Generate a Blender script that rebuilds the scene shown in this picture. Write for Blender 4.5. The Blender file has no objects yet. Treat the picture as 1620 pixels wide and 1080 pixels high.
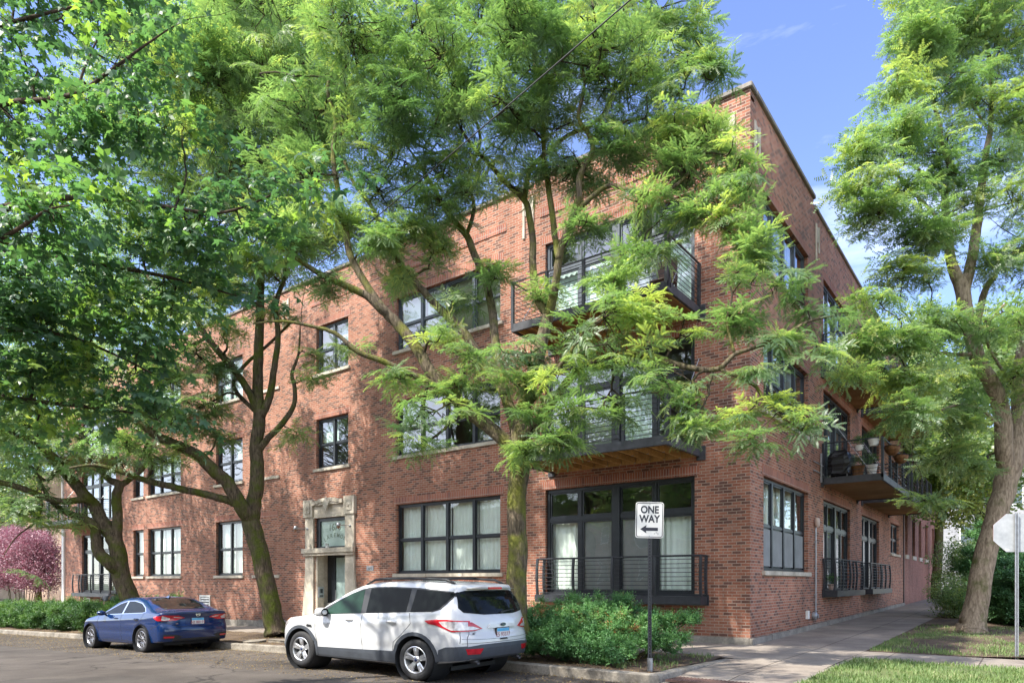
import bpy, bmesh, math, random
import numpy as np
from mathutils import Vector, Matrix, geometry
R = math.radians
random.seed(7); rng = np.random.default_rng(7)
SC = bpy.context.scene
COL = SC.collection

# ------------------------------------------------------------------ camera
CAM = Vector((5.213, -16.125, 1.6))
FW = Vector((-0.604, 0.797, 0)).normalized()
RT = Vector((0.797, 0.604, 0)).normalized()
cd = bpy.data.cameras.new('camera'); cam = bpy.data.objects.new('camera', cd); COL.objects.link(cam)
cam.location = CAM
cam.rotation_euler = (R(90), 0, math.atan2(-FW.x, FW.y))
cd.sensor_width = 36; cd.lens = 24.0; cd.shift_y = (920 - 540) / 1620.0
cd.clip_start = 0.05; cd.clip_end = 5000
SC.camera = cam

# ------------------------------------------------------------------ world, sun, exposure
SUN_EL = 52.0
SUNH = Vector((-0.36, -0.93)).normalized()           # horizontal direction towards the sun
w = bpy.data.worlds.new("World"); SC.world = w; w.use_nodes = True
nt = w.node_tree; nt.nodes.clear()
def wn(t): return nt.nodes.new(t)
out = wn('ShaderNodeOutputWorld'); bg = wn('ShaderNodeBackground'); sky = wn('ShaderNodeTexSky')
sky.sky_type = 'NISHITA'; sky.sun_disc = False
sky.sun_elevation = R(SUN_EL); sky.sun_rotation = math.atan2(SUNH.x, SUNH.y)
sky.air_density = 1.0; sky.dust_density = 0.3; sky.ozone_density = 2.2
tc = wn('ShaderNodeTexCoord'); mp = wn('ShaderNodeMapping'); mp.inputs['Scale'].default_value = (1.6, 3.2, 5.5)
mp.inputs['Rotation'].default_value = (0.2, 0.5, 0.6)
nz = wn('ShaderNodeTexNoise'); nz.inputs['Scale'].default_value = 1.6; nz.inputs['Detail'].default_value = 9; nz.inputs['Roughness'].default_value = 0.58
nz.inputs['Distortion'].default_value = 0.4
cr = wn('ShaderNodeMapRange'); cr.inputs['From Min'].default_value = 0.57; cr.inputs['From Max'].default_value = 1.15
cr.inputs['To Min'].default_value = 0.0; cr.inputs['To Max'].default_value = 0.55
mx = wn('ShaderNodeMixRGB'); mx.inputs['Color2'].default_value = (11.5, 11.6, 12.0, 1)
hs = wn('ShaderNodeHueSaturation'); hs.inputs['Saturation'].default_value = 1.06; hs.inputs['Hue'].default_value = 0.516
nt.links.new(tc.outputs['Generated'], mp.inputs['Vector']); nt.links.new(mp.outputs[0], nz.inputs['Vector'])
# bright cloud bank added behind the camera as neutral fill light, thin cirrus over the building
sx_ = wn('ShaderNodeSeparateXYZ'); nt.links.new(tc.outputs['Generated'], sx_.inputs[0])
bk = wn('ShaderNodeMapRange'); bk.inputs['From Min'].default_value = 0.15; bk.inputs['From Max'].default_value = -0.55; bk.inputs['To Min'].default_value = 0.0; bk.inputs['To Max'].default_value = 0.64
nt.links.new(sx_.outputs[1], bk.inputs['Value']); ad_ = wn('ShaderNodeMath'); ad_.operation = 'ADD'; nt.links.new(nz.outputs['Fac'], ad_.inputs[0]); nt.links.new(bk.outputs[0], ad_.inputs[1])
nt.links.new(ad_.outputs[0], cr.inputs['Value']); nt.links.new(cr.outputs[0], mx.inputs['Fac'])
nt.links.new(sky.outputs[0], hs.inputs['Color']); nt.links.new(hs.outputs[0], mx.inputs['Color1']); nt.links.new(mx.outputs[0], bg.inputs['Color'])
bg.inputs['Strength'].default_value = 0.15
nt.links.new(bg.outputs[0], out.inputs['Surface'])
sd = bpy.data.lights.new('sun', 'SUN'); sd.energy = 3.9; sd.angle = R(0.6); sd.color = (1, 0.95, 0.86)
so = bpy.data.objects.new('sun', sd); COL.objects.link(so)
tosun = Vector((SUNH.x * math.cos(R(SUN_EL)), SUNH.y * math.cos(R(SUN_EL)), math.sin(R(SUN_EL))))
so.rotation_euler = tosun.to_track_quat('Z', 'Y').to_euler(); so.location = (-10, -20, 40)
SC.view_settings.view_transform = 'Standard'; SC.view_settings.look = 'None'
SC.view_settings.exposure = 1.34; SC.view_settings.gamma = 1.0; SC.view_settings.use_curve_mapping = False
SC.render.engine = 'CYCLES'
SC.cycles.max_bounces = 7; SC.cycles.diffuse_bounces = 4; SC.cycles.glossy_bounces = 3; SC.cycles.transmission_bounces = 4
SC.cycles.transparent_max_bounces = 12; SC.cycles.caustics_reflective = False; SC.cycles.caustics_refractive = False

def P(px, py, d):
    """world point seen at photo pixel (px,py) at depth d metres"""
    return CAM + RT * ((px - 810) / 1080 * d) + FW * d + Vector((0, 0, (920 - py) / 1080 * d))

# ------------------------------------------------------------------ materials
def newmat(name):
    m = bpy.data.materials.new(name); m.use_nodes = True
    n = m.node_tree; b = n.nodes['Principled BSDF']
    return m, n, b
def N(n, t, **kw):
    nd = n.nodes.new(t)
    for k, v in kw.items():
        if k in nd.inputs: nd.inputs[k].default_value = v
        else: setattr(nd, k, v)
    return nd
def ramp(n, stops, interp='LINEAR'):
    r = n.nodes.new('ShaderNodeValToRGB'); e = r.color_ramp.elements; r.color_ramp.interpolation = interp
    while len(e) < len(stops): e.new(0.5)
    for i, (p, c) in enumerate(stops):
        e[i].position = p; e[i].color = (c[0], c[1], c[2], 1)
    return r
def plain(name, col, rough=0.6, metal=0.0, var=0.12, scale=6.0, bump=0.0, spec=0.5, coat=0.0):
    m, n, b = newmat(name); L = n.links.new
    t = N(n, 'ShaderNodeTexCoord'); z = N(n, 'ShaderNodeTexNoise', Scale=scale, Detail=5.0)
    L(t.outputs['Object'], z.inputs['Vector'])
    lo = [c * (1 - var) for c in col]; hi = [min(1, c * (1 + var)) for c in col]
    r = ramp(n, [(0.3, lo), (0.7, hi)]); L(z.outputs['Fac'], r.inputs['Fac']); L(r.outputs[0], b.inputs['Base Color'])
    b.inputs['Roughness'].default_value = rough; b.inputs['Metallic'].default_value = metal
    b.inputs['Specular IOR Level'].default_value = spec; b.inputs['Coat Weight'].default_value = coat
    if coat: b.inputs['Coat Roughness'].default_value = 0.03
    if bump:
        bp = N(n, 'ShaderNodeBump', Strength=bump, Distance=0.01); z2 = N(n, 'ShaderNodeTexNoise', Scale=scale * 8, Detail=4.0)
        L(t.outputs['Object'], z2.inputs['Vector']); L(z2.outputs['Fac'], bp.inputs['Height']); L(bp.outputs[0], b.inputs['Normal'])
    return m
def brick_mat(name, reds, dark, mortar, soldier=False, w_=0.215, h_=0.073, darkfrac=0.3, stain=0.34):
    m, n, b = newmat(name); L = n.links.new
    t = N(n, 'ShaderNodeTexCoord'); s = N(n, 'ShaderNodeSeparateXYZ'); L(t.outputs['Object'], s.inputs[0])
    a = N(n, 'ShaderNodeMath', operation='ADD'); L(s.outputs[0], a.inputs[0]); L(s.outputs[1], a.inputs[1])
    c = N(n, 'ShaderNodeCombineXYZ')
    if soldier: L(s.outputs[2], c.inputs[0]); L(a.outputs[0], c.inputs[1])
    else: L(a.outputs[0], c.inputs[0]); L(s.outputs[2], c.inputs[1])
    k = N(n, 'ShaderNodeTexBrick'); k.offset = 0.0 if soldier else 0.5
    k.inputs['Scale'].default_value = 1.0; k.inputs['Brick Width'].default_value = w_; k.inputs['Row Height'].default_value = h_
    k.inputs['Mortar Size'].default_value = 0.0085; k.inputs['Mortar Smooth'].default_value = 0.15
    k.inputs['Color1'].default_value = (0, 0, 0, 1); k.inputs['Color2'].default_value = (1, 1, 1, 1); k.inputs['Mortar'].default_value = (.5, .5, .5, 1)
    L(c.outputs[0], k.inputs['Vector'])
    r = ramp(n, [(0.0, dark), (darkfrac, [d * 1.2 for d in dark]), (darkfrac + .05, reds[0]), (0.72, reds[1]), (1.0, reds[2])])
    L(k.outputs['Color'], r.inputs['Fac'])
    # large weather stains
    z = N(n, 'ShaderNodeTexNoise', Scale=0.45, Detail=6.0, Roughness=0.6); L(t.outputs['Object'], z.inputs['Vector'])
    r2 = ramp(n, [(0.3, (1 - stain, 1 - stain, 1 - stain)), (0.7, (1.12, 1.1, 1.08))]); L(z.outputs['Fac'], r2.inputs['Fac'])
    mps = N(n, 'ShaderNodeMapping'); mps.inputs['Scale'].default_value = (1.5, 1.5, .10); L(t.outputs['Object'], mps.inputs['Vector'])
    z4 = N(n, 'ShaderNodeTexNoise', Scale=1.2, Detail=5.0, Roughness=.65); L(mps.outputs[0], z4.inputs['Vector'])
    r4 = ramp(n, [(.32, (.80, .80, .80)), (.5, (1, 1, 1)), (.72, (1.10, 1.10, 1.09))]); L(z4.outputs['Fac'], r4.inputs['Fac'])
    z3 = N(n, 'ShaderNodeTexNoise', Scale=30.0, Detail=3.0); L(t.outputs['Object'], z3.inputs['Vector'])
    r3 = ramp(n, [(0.25, (.82, .82, .82)), (0.75, (1.15, 1.15, 1.15))]); L(z3.outputs['Fac'], r3.inputs['Fac'])
    mm = N(n, 'ShaderNodeMixRGB', blend_type='MIX'); L(k.outputs['Fac'], mm.inputs['Fac']); L(r.outputs[0], mm.inputs['Color1'])
    mm.inputs['Color2'].default_value = (*mortar, 1)
    m1 = N(n, 'ShaderNodeMixRGB', blend_type='MULTIPLY', Fac=1.0); L(mm.outputs[0], m1.inputs['Color1']); L(r2.outputs[0], m1.inputs['Color2'])
    m2 = N(n, 'ShaderNodeMixRGB', blend_type='MULTIPLY', Fac=1.0); L(m1.outputs[0], m2.inputs['Color1']); L(r3.outputs[0], m2.inputs['Color2'])
    m5 = N(n, 'ShaderNodeMixRGB', blend_type='MULTIPLY', Fac=1.0); L(m2.outputs[0], m5.inputs['Color1']); L(r4.outputs[0], m5.inputs['Color2'])
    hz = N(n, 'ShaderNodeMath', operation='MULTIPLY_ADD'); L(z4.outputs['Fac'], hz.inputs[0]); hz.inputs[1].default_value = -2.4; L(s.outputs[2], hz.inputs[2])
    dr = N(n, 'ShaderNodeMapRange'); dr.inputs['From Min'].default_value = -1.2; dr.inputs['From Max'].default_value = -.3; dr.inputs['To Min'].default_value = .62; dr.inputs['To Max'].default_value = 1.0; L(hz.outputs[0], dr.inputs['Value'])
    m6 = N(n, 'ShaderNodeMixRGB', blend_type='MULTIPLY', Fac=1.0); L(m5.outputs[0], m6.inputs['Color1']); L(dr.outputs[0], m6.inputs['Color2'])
    L(m6.outputs[0], b.inputs['Base Color']); b.inputs['Roughness'].default_value = 0.85; b.inputs['Specular IOR Level'].default_value = 0.25
    iv = N(n, 'ShaderNodeMath', operation='SUBTRACT'); iv.inputs[0].default_value = 1; L(k.outputs['Fac'], iv.inputs[1])
    ad = N(n, 'ShaderNodeMath', operation='MULTIPLY_ADD'); L(z3.outputs['Fac'], ad.inputs[0]); ad.inputs[1].default_value = .35; L(iv.outputs[0], ad.inputs[2])
    bp = N(n, 'ShaderNodeBump', Strength=0.6, Distance=0.008); L(ad.outputs[0], bp.inputs['Height']); L(bp.outputs[0], b.inputs['Normal'])
    return m
def two_tone(name, c1, c2, scale, rough=0.9, bump=0.4, lo=.35, hi=.65, c3=None, fine=40.0, fvar=.2, bdist=.01, stretch=(1, 1, 1)):
    m, n, b = newmat(name); L = n.links.new
    t = N(n, 'ShaderNodeTexCoord'); mp = N(n, 'ShaderNodeMapping'); mp.inputs['Scale'].default_value = stretch
    L(t.outputs['Object'], mp.inputs['Vector'])
    z = N(n, 'ShaderNodeTexNoise', Scale=scale, Detail=8.0, Roughness=0.62); L(mp.outputs[0], z.inputs['Vector'])
    st = [(lo, c1), (hi, c2)] + ([(min(1, hi + .12), c3)] if c3 else [])
    r = ramp(n, st); L(z.outputs['Fac'], r.inputs['Fac'])
    z2 = N(n, 'ShaderNodeTexNoise', Scale=fine, Detail=4.0, Roughness=.7); L(mp.outputs[0], z2.inputs['Vector'])
    r2 = ramp(n, [(0.3, (1 - fvar,) * 3), (0.7, (1 + fvar,) * 3)]); L(z2.outputs['Fac'], r2.inputs['Fac'])
    mm = N(n, 'ShaderNodeMixRGB', blend_type='MULTIPLY', Fac=1.0); L(r.outputs[0], mm.inputs['Color1']); L(r2.outputs[0], mm.inputs['Color2'])
    L(mm.outputs[0], b.inputs['Base Color']); b.inputs['Roughness'].default_value = rough; b.inputs['Specular IOR Level'].default_value = .3
    bp = N(n, 'ShaderNodeBump', Strength=bump, Distance=bdist); L(z2.outputs['Fac'], bp.inputs['Height']); L(bp.outputs[0], b.inputs['Normal'])
    return m
def concrete_mat(name, c1, c2, jx, jy, ox=0, oy=0):
    m = two_tone(name, c1, c2, 0.9, bump=.25, fine=25, fvar=.14); n = m.node_tree; L = n.links.new
    b = n.nodes['Principled BSDF']; src = b.inputs['Base Color'].links[0].from_socket
    t = N(n, 'ShaderNodeTexCoord'); mp = N(n, 'ShaderNodeMapping'); mp.inputs['Location'].default_value = (ox, oy, 0); L(t.outputs['Object'], mp.inputs['Vector'])
    k = N(n, 'ShaderNodeTexBrick'); k.offset = 0; k.inputs['Scale'].default_value = 1; k.inputs['Brick Width'].default_value = jx; k.inputs['Row Height'].default_value = jy
    k.inputs['Mortar Size'].default_value = .012; k.inputs['Color1'].default_value = (.88, .88, .88, 1); k.inputs['Color2'].default_value = (1.08, 1.06, 1.03, 1); k.inputs['Mortar'].default_value = (.35, .33, .3, 1)
    L(mp.outputs[0], k.inputs['Vector'])
    mm = N(n, 'ShaderNodeMixRGB', blend_type='MULTIPLY', Fac=1.0); L(src, mm.inputs['Color1']); L(k.outputs['Color'], mm.inputs['Color2'])
    L(mm.outputs[0], b.inputs['Base Color']); return m
def leaf_mat(name, stops, rough=.45, trans=.35, tcol=(1.15, 1.35, .6), spec=.5):
    m, n, b = newmat(name); L = n.links.new
    at = N(n, 'ShaderNodeAttribute', attribute_name='tint'); r = ramp(n, stops); L(at.outputs['Fac'], r.inputs['Fac'])
    L(r.outputs[0], b.inputs['Base Color']); b.inputs['Roughness'].default_value = rough; b.inputs['Specular IOR Level'].default_value = spec
    tr = N(n, 'ShaderNodeBsdfTranslucent'); g = N(n, 'ShaderNodeMixRGB', blend_type='MULTIPLY', Fac=1.0); L(r.outputs[0], g.inputs['Color1']); g.inputs['Color2'].default_value = (*tcol, 1)
    L(g.outputs[0], tr.inputs['Color'])
    mx = N(n, 'ShaderNodeMixShader', Fac=trans); L(b.outputs[0], mx.inputs[1]); L(tr.outputs[0], mx.inputs[2])
    L(mx.outputs[0], n.nodes['Material Output'].inputs['Surface']); return m
def glass_mat(name, tint, base=.10, gain=1.4, rough=0.0):
    m, n, b = newmat(name); L = n.links.new; n.nodes.remove(b)
    fr = N(n, 'ShaderNodeFresnel', IOR=1.52); ma = N(n, 'ShaderNodeMath', operation='MULTIPLY_ADD', use_clamp=True); L(fr.outputs[0], ma.inputs[0]); ma.inputs[1].default_value = gain; ma.inputs[2].default_value = base
    g = N(n, 'ShaderNodeBsdfGlossy'); g.inputs['Roughness'].default_value = rough; g.inputs['Color'].default_value = (.95, .97, 1, 1)
    t = N(n, 'ShaderNodeBsdfTransparent'); t.inputs['Color'].default_value = (*tint, 1)
    # very slight pane warp so reflections wobble
    tc = N(n, 'ShaderNodeTexCoord'); z = N(n, 'ShaderNodeTexNoise', Scale=1.3, Detail=1.0); L(tc.outputs['Object'], z.inputs['Vector'])
    bp = N(n, 'ShaderNodeBump', Strength=.25, Distance=.02); L(z.outputs['Fac'], bp.inputs['Height']); L(bp.outputs[0], g.inputs['Normal'])
    ge = N(n, 'ShaderNodeNewGeometry'); mb = N(n, 'ShaderNodeMix'); mb.data_type = 'FLOAT'; L(ge.outputs['Backfacing'], mb.inputs[0]); L(ma.outputs[0], mb.inputs[2]); mb.inputs[3].default_value = .10
    mx = N(n, 'ShaderNodeMixShader'); L(mb.outputs[0], mx.inputs[0]); L(t.outputs[0], mx.inputs[1]); L(g.outputs[0], mx.inputs[2])
    L(mx.outputs[0], n.nodes['Material Output'].inputs['Surface']); return m
def bark_mat(name, c1, c2, moss, mossamt=.5, scale=5.0):
    m, n, b = newmat(name); L = n.links.new
    t = N(n, 'ShaderNodeTexCoord'); mp = N(n, 'ShaderNodeMapping'); mp.inputs['Scale'].default_value = (1, 1, .22); L(t.outputs['Object'], mp.inputs['Vector'])
    z = N(n, 'ShaderNodeTexNoise', Scale=scale * 4, Detail=8.0, Roughness=.65, Distortion=.5); L(mp.outputs[0], z.inputs['Vector'])
    r = ramp(n, [(.35, c1), (.62, c2)]); L(z.outputs['Fac'], r.inputs['Fac'])
    z2 = N(n, 'ShaderNodeTexNoise', Scale=2.2, Detail=6.0, Roughness=.6); L(t.outputs['Object'], z2.inputs['Vector'])
    r2 = ramp(n, [(.62 - mossamt * .3, (0, 0, 0)), (.80 - mossamt * .3, (1, 1, 1))]); L(z2.outputs['Fac'], r2.inputs['Fac'])
    z3 = N(n, 'ShaderNodeTexNoise', Scale=25, Detail=4.0); L(t.outputs['Object'], z3.inputs['Vector'])
    rm = ramp(n, [(.3, [c * .55 for c in moss]), (.7, moss)]); L(z3.outputs['Fac'], rm.inputs['Fac'])
    mm = N(n, 'ShaderNodeMixRGB'); L(r2.outputs[0], mm.inputs['Fac']); L(r.outputs[0], mm.inputs['Color1']); L(rm.outputs[0], mm.inputs['Color2'])
    L(mm.outputs[0], b.inputs['Base Color']); b.inputs['Roughness'].default_value = .9; b.inputs['Specular IOR Level'].default_value = .2
    bp = N(n, 'ShaderNodeBump', Strength=1.0, Distance=.035); L(z.outputs['Fac'], bp.inputs['Height']); L(bp.outputs[0], b.inputs['Normal'])
    return m

M = {}
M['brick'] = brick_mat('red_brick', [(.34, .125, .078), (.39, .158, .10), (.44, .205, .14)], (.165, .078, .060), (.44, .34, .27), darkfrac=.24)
M['soldier'] = brick_mat('soldier_brick', [(.38, .13, .085), (.42, .16, .10), (.34, .12, .085)], (.26, .10, .08), (.44, .35, .30), soldier=True, w_=.225, h_=.073, darkfrac=.12)
M['brick2'] = brick_mat('painted_brick', [(.30, .120, .090), (.33, .14, .105), (.37, .17, .13)], (.24, .10, .08), (.38, .24, .19), darkfrac=.2, stain=.35)
M['brick3'] = brick_mat('pale_brick', [(.46, .30, .20), (.50, .34, .24), (.54, .40, .30)], (.40, .26, .18), (.5, .44, .38), darkfrac=.2)
M['stone'] = two_tone('limestone', (.40, .35, .28), (.60, .54, .45), 1.6, bump=.3, fine=14, fvar=.14)
M['coping'] = two_tone('coping_stone', (.17, .155, .135), (.27, .245, .215), 2.0, bump=.3, fine=18)
M['asphalt'] = two_tone('asphalt', (.058, .049, .042), (.105, .090, .078), .7, bump=.6, fine=70, fvar=.3, c3=(.085, .068, .055), bdist=.006)
def add_cracks(m, sc_, amt, wd):
    n = m.node_tree; L = n.links.new; b = n.nodes['Principled BSDF']; src = b.inputs['Base Color'].links[0].from_socket
    t = N(n, 'ShaderNodeTexCoord'); z = N(n, 'ShaderNodeTexNoise', Scale=.8, Detail=5.0); L(t.outputs['Object'], z.inputs['Vector'])
    mm = N(n, 'ShaderNodeMixRGB', blend_type='LINEAR_LIGHT', Fac=.55); L(t.outputs['Object'], mm.inputs['Color1']); L(z.outputs['Color'], mm.inputs['Color2'])
    v = N(n, 'ShaderNodeTexVoronoi', feature='DISTANCE_TO_EDGE', Scale=sc_); L(mm.outputs[0], v.inputs['Vector'])
    r = ramp(n, [(0, (amt,) * 3), (wd, (1, 1, 1))]); L(v.outputs['Distance'], r.inputs['Fac'])
    v2 = N(n, 'ShaderNodeTexVoronoi', Scale=.23); L(mm.outputs[0], v2.inputs['Vector']); r2 = ramp(n, [(.2, (.86, .86, .86)), (.8, (1.16, 1.14, 1.12))]); L(v2.outputs['Color'], r2.inputs['Fac'])
    a = N(n, 'ShaderNodeMixRGB', blend_type='MULTIPLY', Fac=1.0); L(src, a.inputs['Color1']); L(r.outputs[0], a.inputs['Color2'])
    c = N(n, 'ShaderNodeMixRGB', blend_type='MULTIPLY', Fac=1.0); L(a.outputs[0], c.inputs['Color1']); L(r2.outputs[0], c.inputs['Color2']); L(c.outputs[0], b.inputs['Base Color'])
add_cracks(M['asphalt'], .35, .35, .012)
M['concrete'] = concrete_mat('concrete_walk', (.19, .16, .135), (.30, .26, .22), 1.5, 1.5)
M['curb'] = two_tone('curb_concrete', (.15, .13, .105), (.32, .285, .235), 2.5, bump=.4, fine=20)
M['soil'] = two_tone('soil', (.075, .052, .036), (.16, .115, .08), 1.3, bump=1.0, fine=28, fvar=.35, bdist=.03)
M['lawn'] = two_tone('lawn_earth', (.10, .13, .045), (.17, .20, .075), 1.0, bump=1.0, fine=35, fvar=.3, c3=(.22, .17, .11), bdist=.02)
M['frame'] = plain('black_window_frame', (.022, .026, .032), .38, var=.2)
M['steel'] = plain('dark_painted_steel', (.03, .033, .04), .42, var=.25)
M['steel2'] = plain('worn_steel_beam', (.055, .055, .062), .5, var=.3)
M['galv'] = plain('galvanised_metal', (.38, .39, .41), .42, .7, var=.2, scale=12)
M['white'] = plain('white_paint', (.72, .71, .68), .5, var=.06)
M['wood'] = two_tone('joist_timber', (.36, .20, .07), (.55, .33, .13), 2.2, bump=.4, fine=22, fvar=.25)
M['plank'] = two_tone('deck_board', (.26, .15, .07), (.40, .25, .13), 1.2, bump=.4, fine=16, fvar=.25)
M['glass'] = glass_mat('window_glass', (.97, 1, .98), base=.05, gain=1.3)
M['glassU'] = glass_mat('upper_window_glass', (.82, .90, .90), base=.10, gain=1.6)
M['curtain'] = plain('pale_curtain', (.80, .88, .83), .9, var=.07, scale=2)
M['screen'] = plain('insect_screen', (.24, .25, .25), .8, var=.12, scale=3)
M['blind'] = plain('slatted_blind', (.66, .62, .50), .7, var=.05)
M['room'] = plain('room_plaster', (.30, .30, .27), .9, var=.15, scale=1)
M['frost'] = plain('frosted_transom', (.42, .54, .47), .18, var=.10, scale=1.6)
M['etched'] = plain('etched_letters', (.15, .20, .13), .4)
M['bark'] = bark_mat('mossy_bark', (.038, .028, .019), (.15, .115, .078), (.105, .125, .022), .62)
M['barkL'] = bark_mat('mossy_tan_bark', (.036, .027, .018), (.18, .142, .098), (.19, .195, .042), .60)
M['barkR'] = bark_mat('grey_brown_bark', (.14, .105, .072), (.37, .295, .21), (.13, .14, .045), .28)
M['twig'] = bark_mat('dark_twig_bark', (.022, .017, .012), (.085, .065, .045), (.11, .115, .03), .35)
M['barkM'] = bark_mat('maple_twig_bark', (.05, .034, .026), (.12, .085, .065), (.10, .10, .05), .1)
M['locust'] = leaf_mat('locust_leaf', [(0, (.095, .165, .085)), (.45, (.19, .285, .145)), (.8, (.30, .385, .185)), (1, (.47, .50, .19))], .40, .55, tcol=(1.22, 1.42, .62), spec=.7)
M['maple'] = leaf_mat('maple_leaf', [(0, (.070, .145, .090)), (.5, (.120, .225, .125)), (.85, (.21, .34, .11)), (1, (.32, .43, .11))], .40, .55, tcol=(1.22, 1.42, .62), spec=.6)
M['yew'] = leaf_mat('yew_needles', [(0, (.040, .115, .040)), (.5, (.090, .225, .065)), (.93, (.17, .34, .09)), (1, (.34, .17, .06))], .5, .2)
M['hedge'] = leaf_mat('hedge_leaf', [(0, (.03, .085, .022)), (.5, (.075, .18, .04)), (1, (.19, .32, .06))], .5, .25)
M['purple'] = leaf_mat('purple_leaf', [(0, (.14, .05, .07)), (.5, (.34, .19, .22)), (1, (.55, .38, .42))], .5, .25, tcol=(1.2, .6, .8))
M['grass'] = leaf_mat('grass_blade', [(0, (.10, .17, .05)), (.6, (.19, .27, .09)), (1, (.38, .37, .20))], .6, .3)
M['litter'] = leaf_mat('dry_leaf_litter', [(0, (.16, .09, .03)), (.6, (.26, .17, .06)), (1, (.34, .27, .09))], .8, .1, tcol=(1, 1, 1))

# ------------------------------------------------------------------ mesh building
class MB:
    def __init__(s): s.v = []; s.f = []
    def quad(s, a, b, c, d):
        i = len(s.v); s.v += [tuple(a), tuple(b), tuple(c), tuple(d)]; s.f.append((i, i + 1, i + 2, i + 3))
    def poly(s, pts):
        i = len(s.v); s.v += [tuple(p) for p in pts]; s.f.append(tuple(range(i, i + len(pts))))
    def box(s, x0, x1, y0, y1, z0, z1, mp=None):
        i = len(s.v); pts = [(x, y, z) for z in (z0, z1) for y in (y0, y1) for x in (x0, x1)]
        if mp: pts = [tuple(mp(*p)) for p in pts]
        s.v += pts
        s.f += [(i, i + 2, i + 3, i + 1), (i + 4, i + 5, i + 7, i + 6), (i, i + 1, i + 5, i + 4), (i + 2, i + 6, i + 7, i + 3), (i, i + 4, i + 6, i + 2), (i + 1, i + 3, i + 7, i + 5)]
    def prism(s, pts, off):
        """extrude polygon pts (3d) by vector off"""
        i = len(s.v); n = len(pts); s.v += [tuple(p) for p in pts] + [tuple(Vector(p) + Vector(off)) for p in pts]
        s.f.append(tuple(range(i, i + n))); s.f.append(tuple(range(i + 2 * n - 1, i + n - 1, -1)))
        for k in range(n): s.f.append((i + k, i + (k + 1) % n, i + n + (k + 1) % n, i + n + k))
    def tube(s, pts, rad, n=8, cap=True):
        pts = [Vector(p) for p in pts]; m = len(pts)
        if not hasattr(rad, '__len__'): rad = [rad] * m
        i0 = len(s.v); up = None
        for k, p in enumerate(pts):
            t = (pts[min(k + 1, m - 1)] - pts[max(k - 1, 0)])
            t = t.normalized() if t.length > 1e-9 else Vector((0, 0, 1))
            if up is None: up = Vector((1, 0, 0)) if abs(t.x) < .8 else Vector((0, 1, 0))
            a = t.cross(up)
            if a.length < 1e-6: a = t.cross(Vector((.3, .9, .1)))
            a.normalize(); b = t.cross(a); up = -b if False else a.cross(t)
            for j in range(n):
                an = 2 * math.pi * j / n; s.v.append(tuple(p + (a * math.cos(an) + b * math.sin(an)) * rad[k]))
        for k in range(m - 1):
            for j in range(n):
                a0 = i0 + k * n + j; a1 = i0 + k * n + (j + 1) % n; s.f.append((a0, a1, a1 + n, a0 + n))
        if cap:
            s.f.append(tuple(range(i0, i0 + n))[::-1]); s.f.append(tuple(range(i0 + (m - 1) * n, i0 + m * n)))
    def lathe(s, prof, c, axis, n=32, close=True):
        """prof: list of (r, h) round axis through c"""
        ax = Vector(axis).normalized(); u = ax.orthogonal().normalized(); v = ax.cross(u); i0 = len(s.v); m = len(prof)
        for (r, h) in prof:
            for j in range(n):
                an = 2 * math.pi * j / n; s.v.append(tuple(Vector(c) + ax * h + (u * math.cos(an) + v * math.sin(an)) * r))
        for k in range(m - 1):
            for j in range(n):
                a0 = i0 + k * n + j; a1 = i0 + k * n + (j + 1) % n; s.f.append((a0, a1, a1 + n, a0 + n))
    def add(s, V, F):
        i = len(s.v); s.v += [tuple(p) for p in V]; s.f += [tuple(a + i for a in f) for f in F]
    def build(s, name, mat, parent=None, smooth=False, recalc=True, bevel=0):
        me = bpy.data.meshes.new(name); me.from_pydata(s.v, [], s.f); me.materials.append(mat)
        if recalc or bevel:
            bm = bmesh.new(); bm.from_mesh(me)
            if bevel:
                bmesh.ops.remove_doubles(bm, verts=bm.verts, dist=1e-5)
                bmesh.ops.bevel(bm, geom=[e for e in bm.edges if e.calc_face_angle(0) > .6], offset=bevel, segments=2, affect='EDGES', clamp_overlap=True)
            bmesh.ops.recalc_face_normals(bm, faces=bm.faces); bm.to_mesh(me); bm.free()
        if smooth: me.polygons.foreach_set('use_smooth', [True] * len(me.polygons))
        me.update(); o = bpy.data.objects.new(name, me); COL.objects.link(o)
        if parent is not None: o.parent = parent
        return o
def empty(name, loc=(0, 0, 0), rz=0):
    o = bpy.data.objects.new(name, None); COL.objects.link(o); o.location = loc; o.rotation_euler = (0, 0, rz); o.empty_display_size = .3
    return o
def tag(o, label=None, cat=None, group=None, kind=None):
    if label: o['label'] = label
    if cat: o['category'] = cat
    if group: o['group'] = group
    if kind: o['kind'] = kind
    return o
def kids(o): return [c for c in bpy.data.objects if c.parent == o]
def copy_tree(o, parent=None):
    c = o.copy(); COL.objects.link(c)
    if parent: c.parent = parent
    for ch in kids(o): copy_tree(ch, c)
    return c
def mesh_np(name, V, nper, mat, parent=None, tint=None, smooth=False):
    """V: (faces*nper,3) unshared verts"""
    nv = len(V); nf = nv // nper
    me = bpy.data.meshes.new(name); me.vertices.add(nv); me.vertices.foreach_set('co', np.ascontiguousarray(V, dtype=np.float32).ravel())
    me.loops.add(nv); me.loops.foreach_set('vertex_index', np.arange(nv, dtype=np.int32))
    me.polygons.add(nf); me.polygons.foreach_set('loop_start', np.arange(0, nv, nper, dtype=np.int32)); me.polygons.foreach_set('loop_total', np.full(nf, nper, dtype=np.int32))
    if tint is not None:
        a = me.attributes.new('tint', 'FLOAT', 'POINT'); a.data.foreach_set('value', np.ascontiguousarray(tint, dtype=np.float32))
    me.materials.append(mat); me.update(calc_edges=True)
    o = bpy.data.objects.new(name, me); COL.objects.link(o)
    if parent is not None: o.parent = parent
    return o
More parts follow.
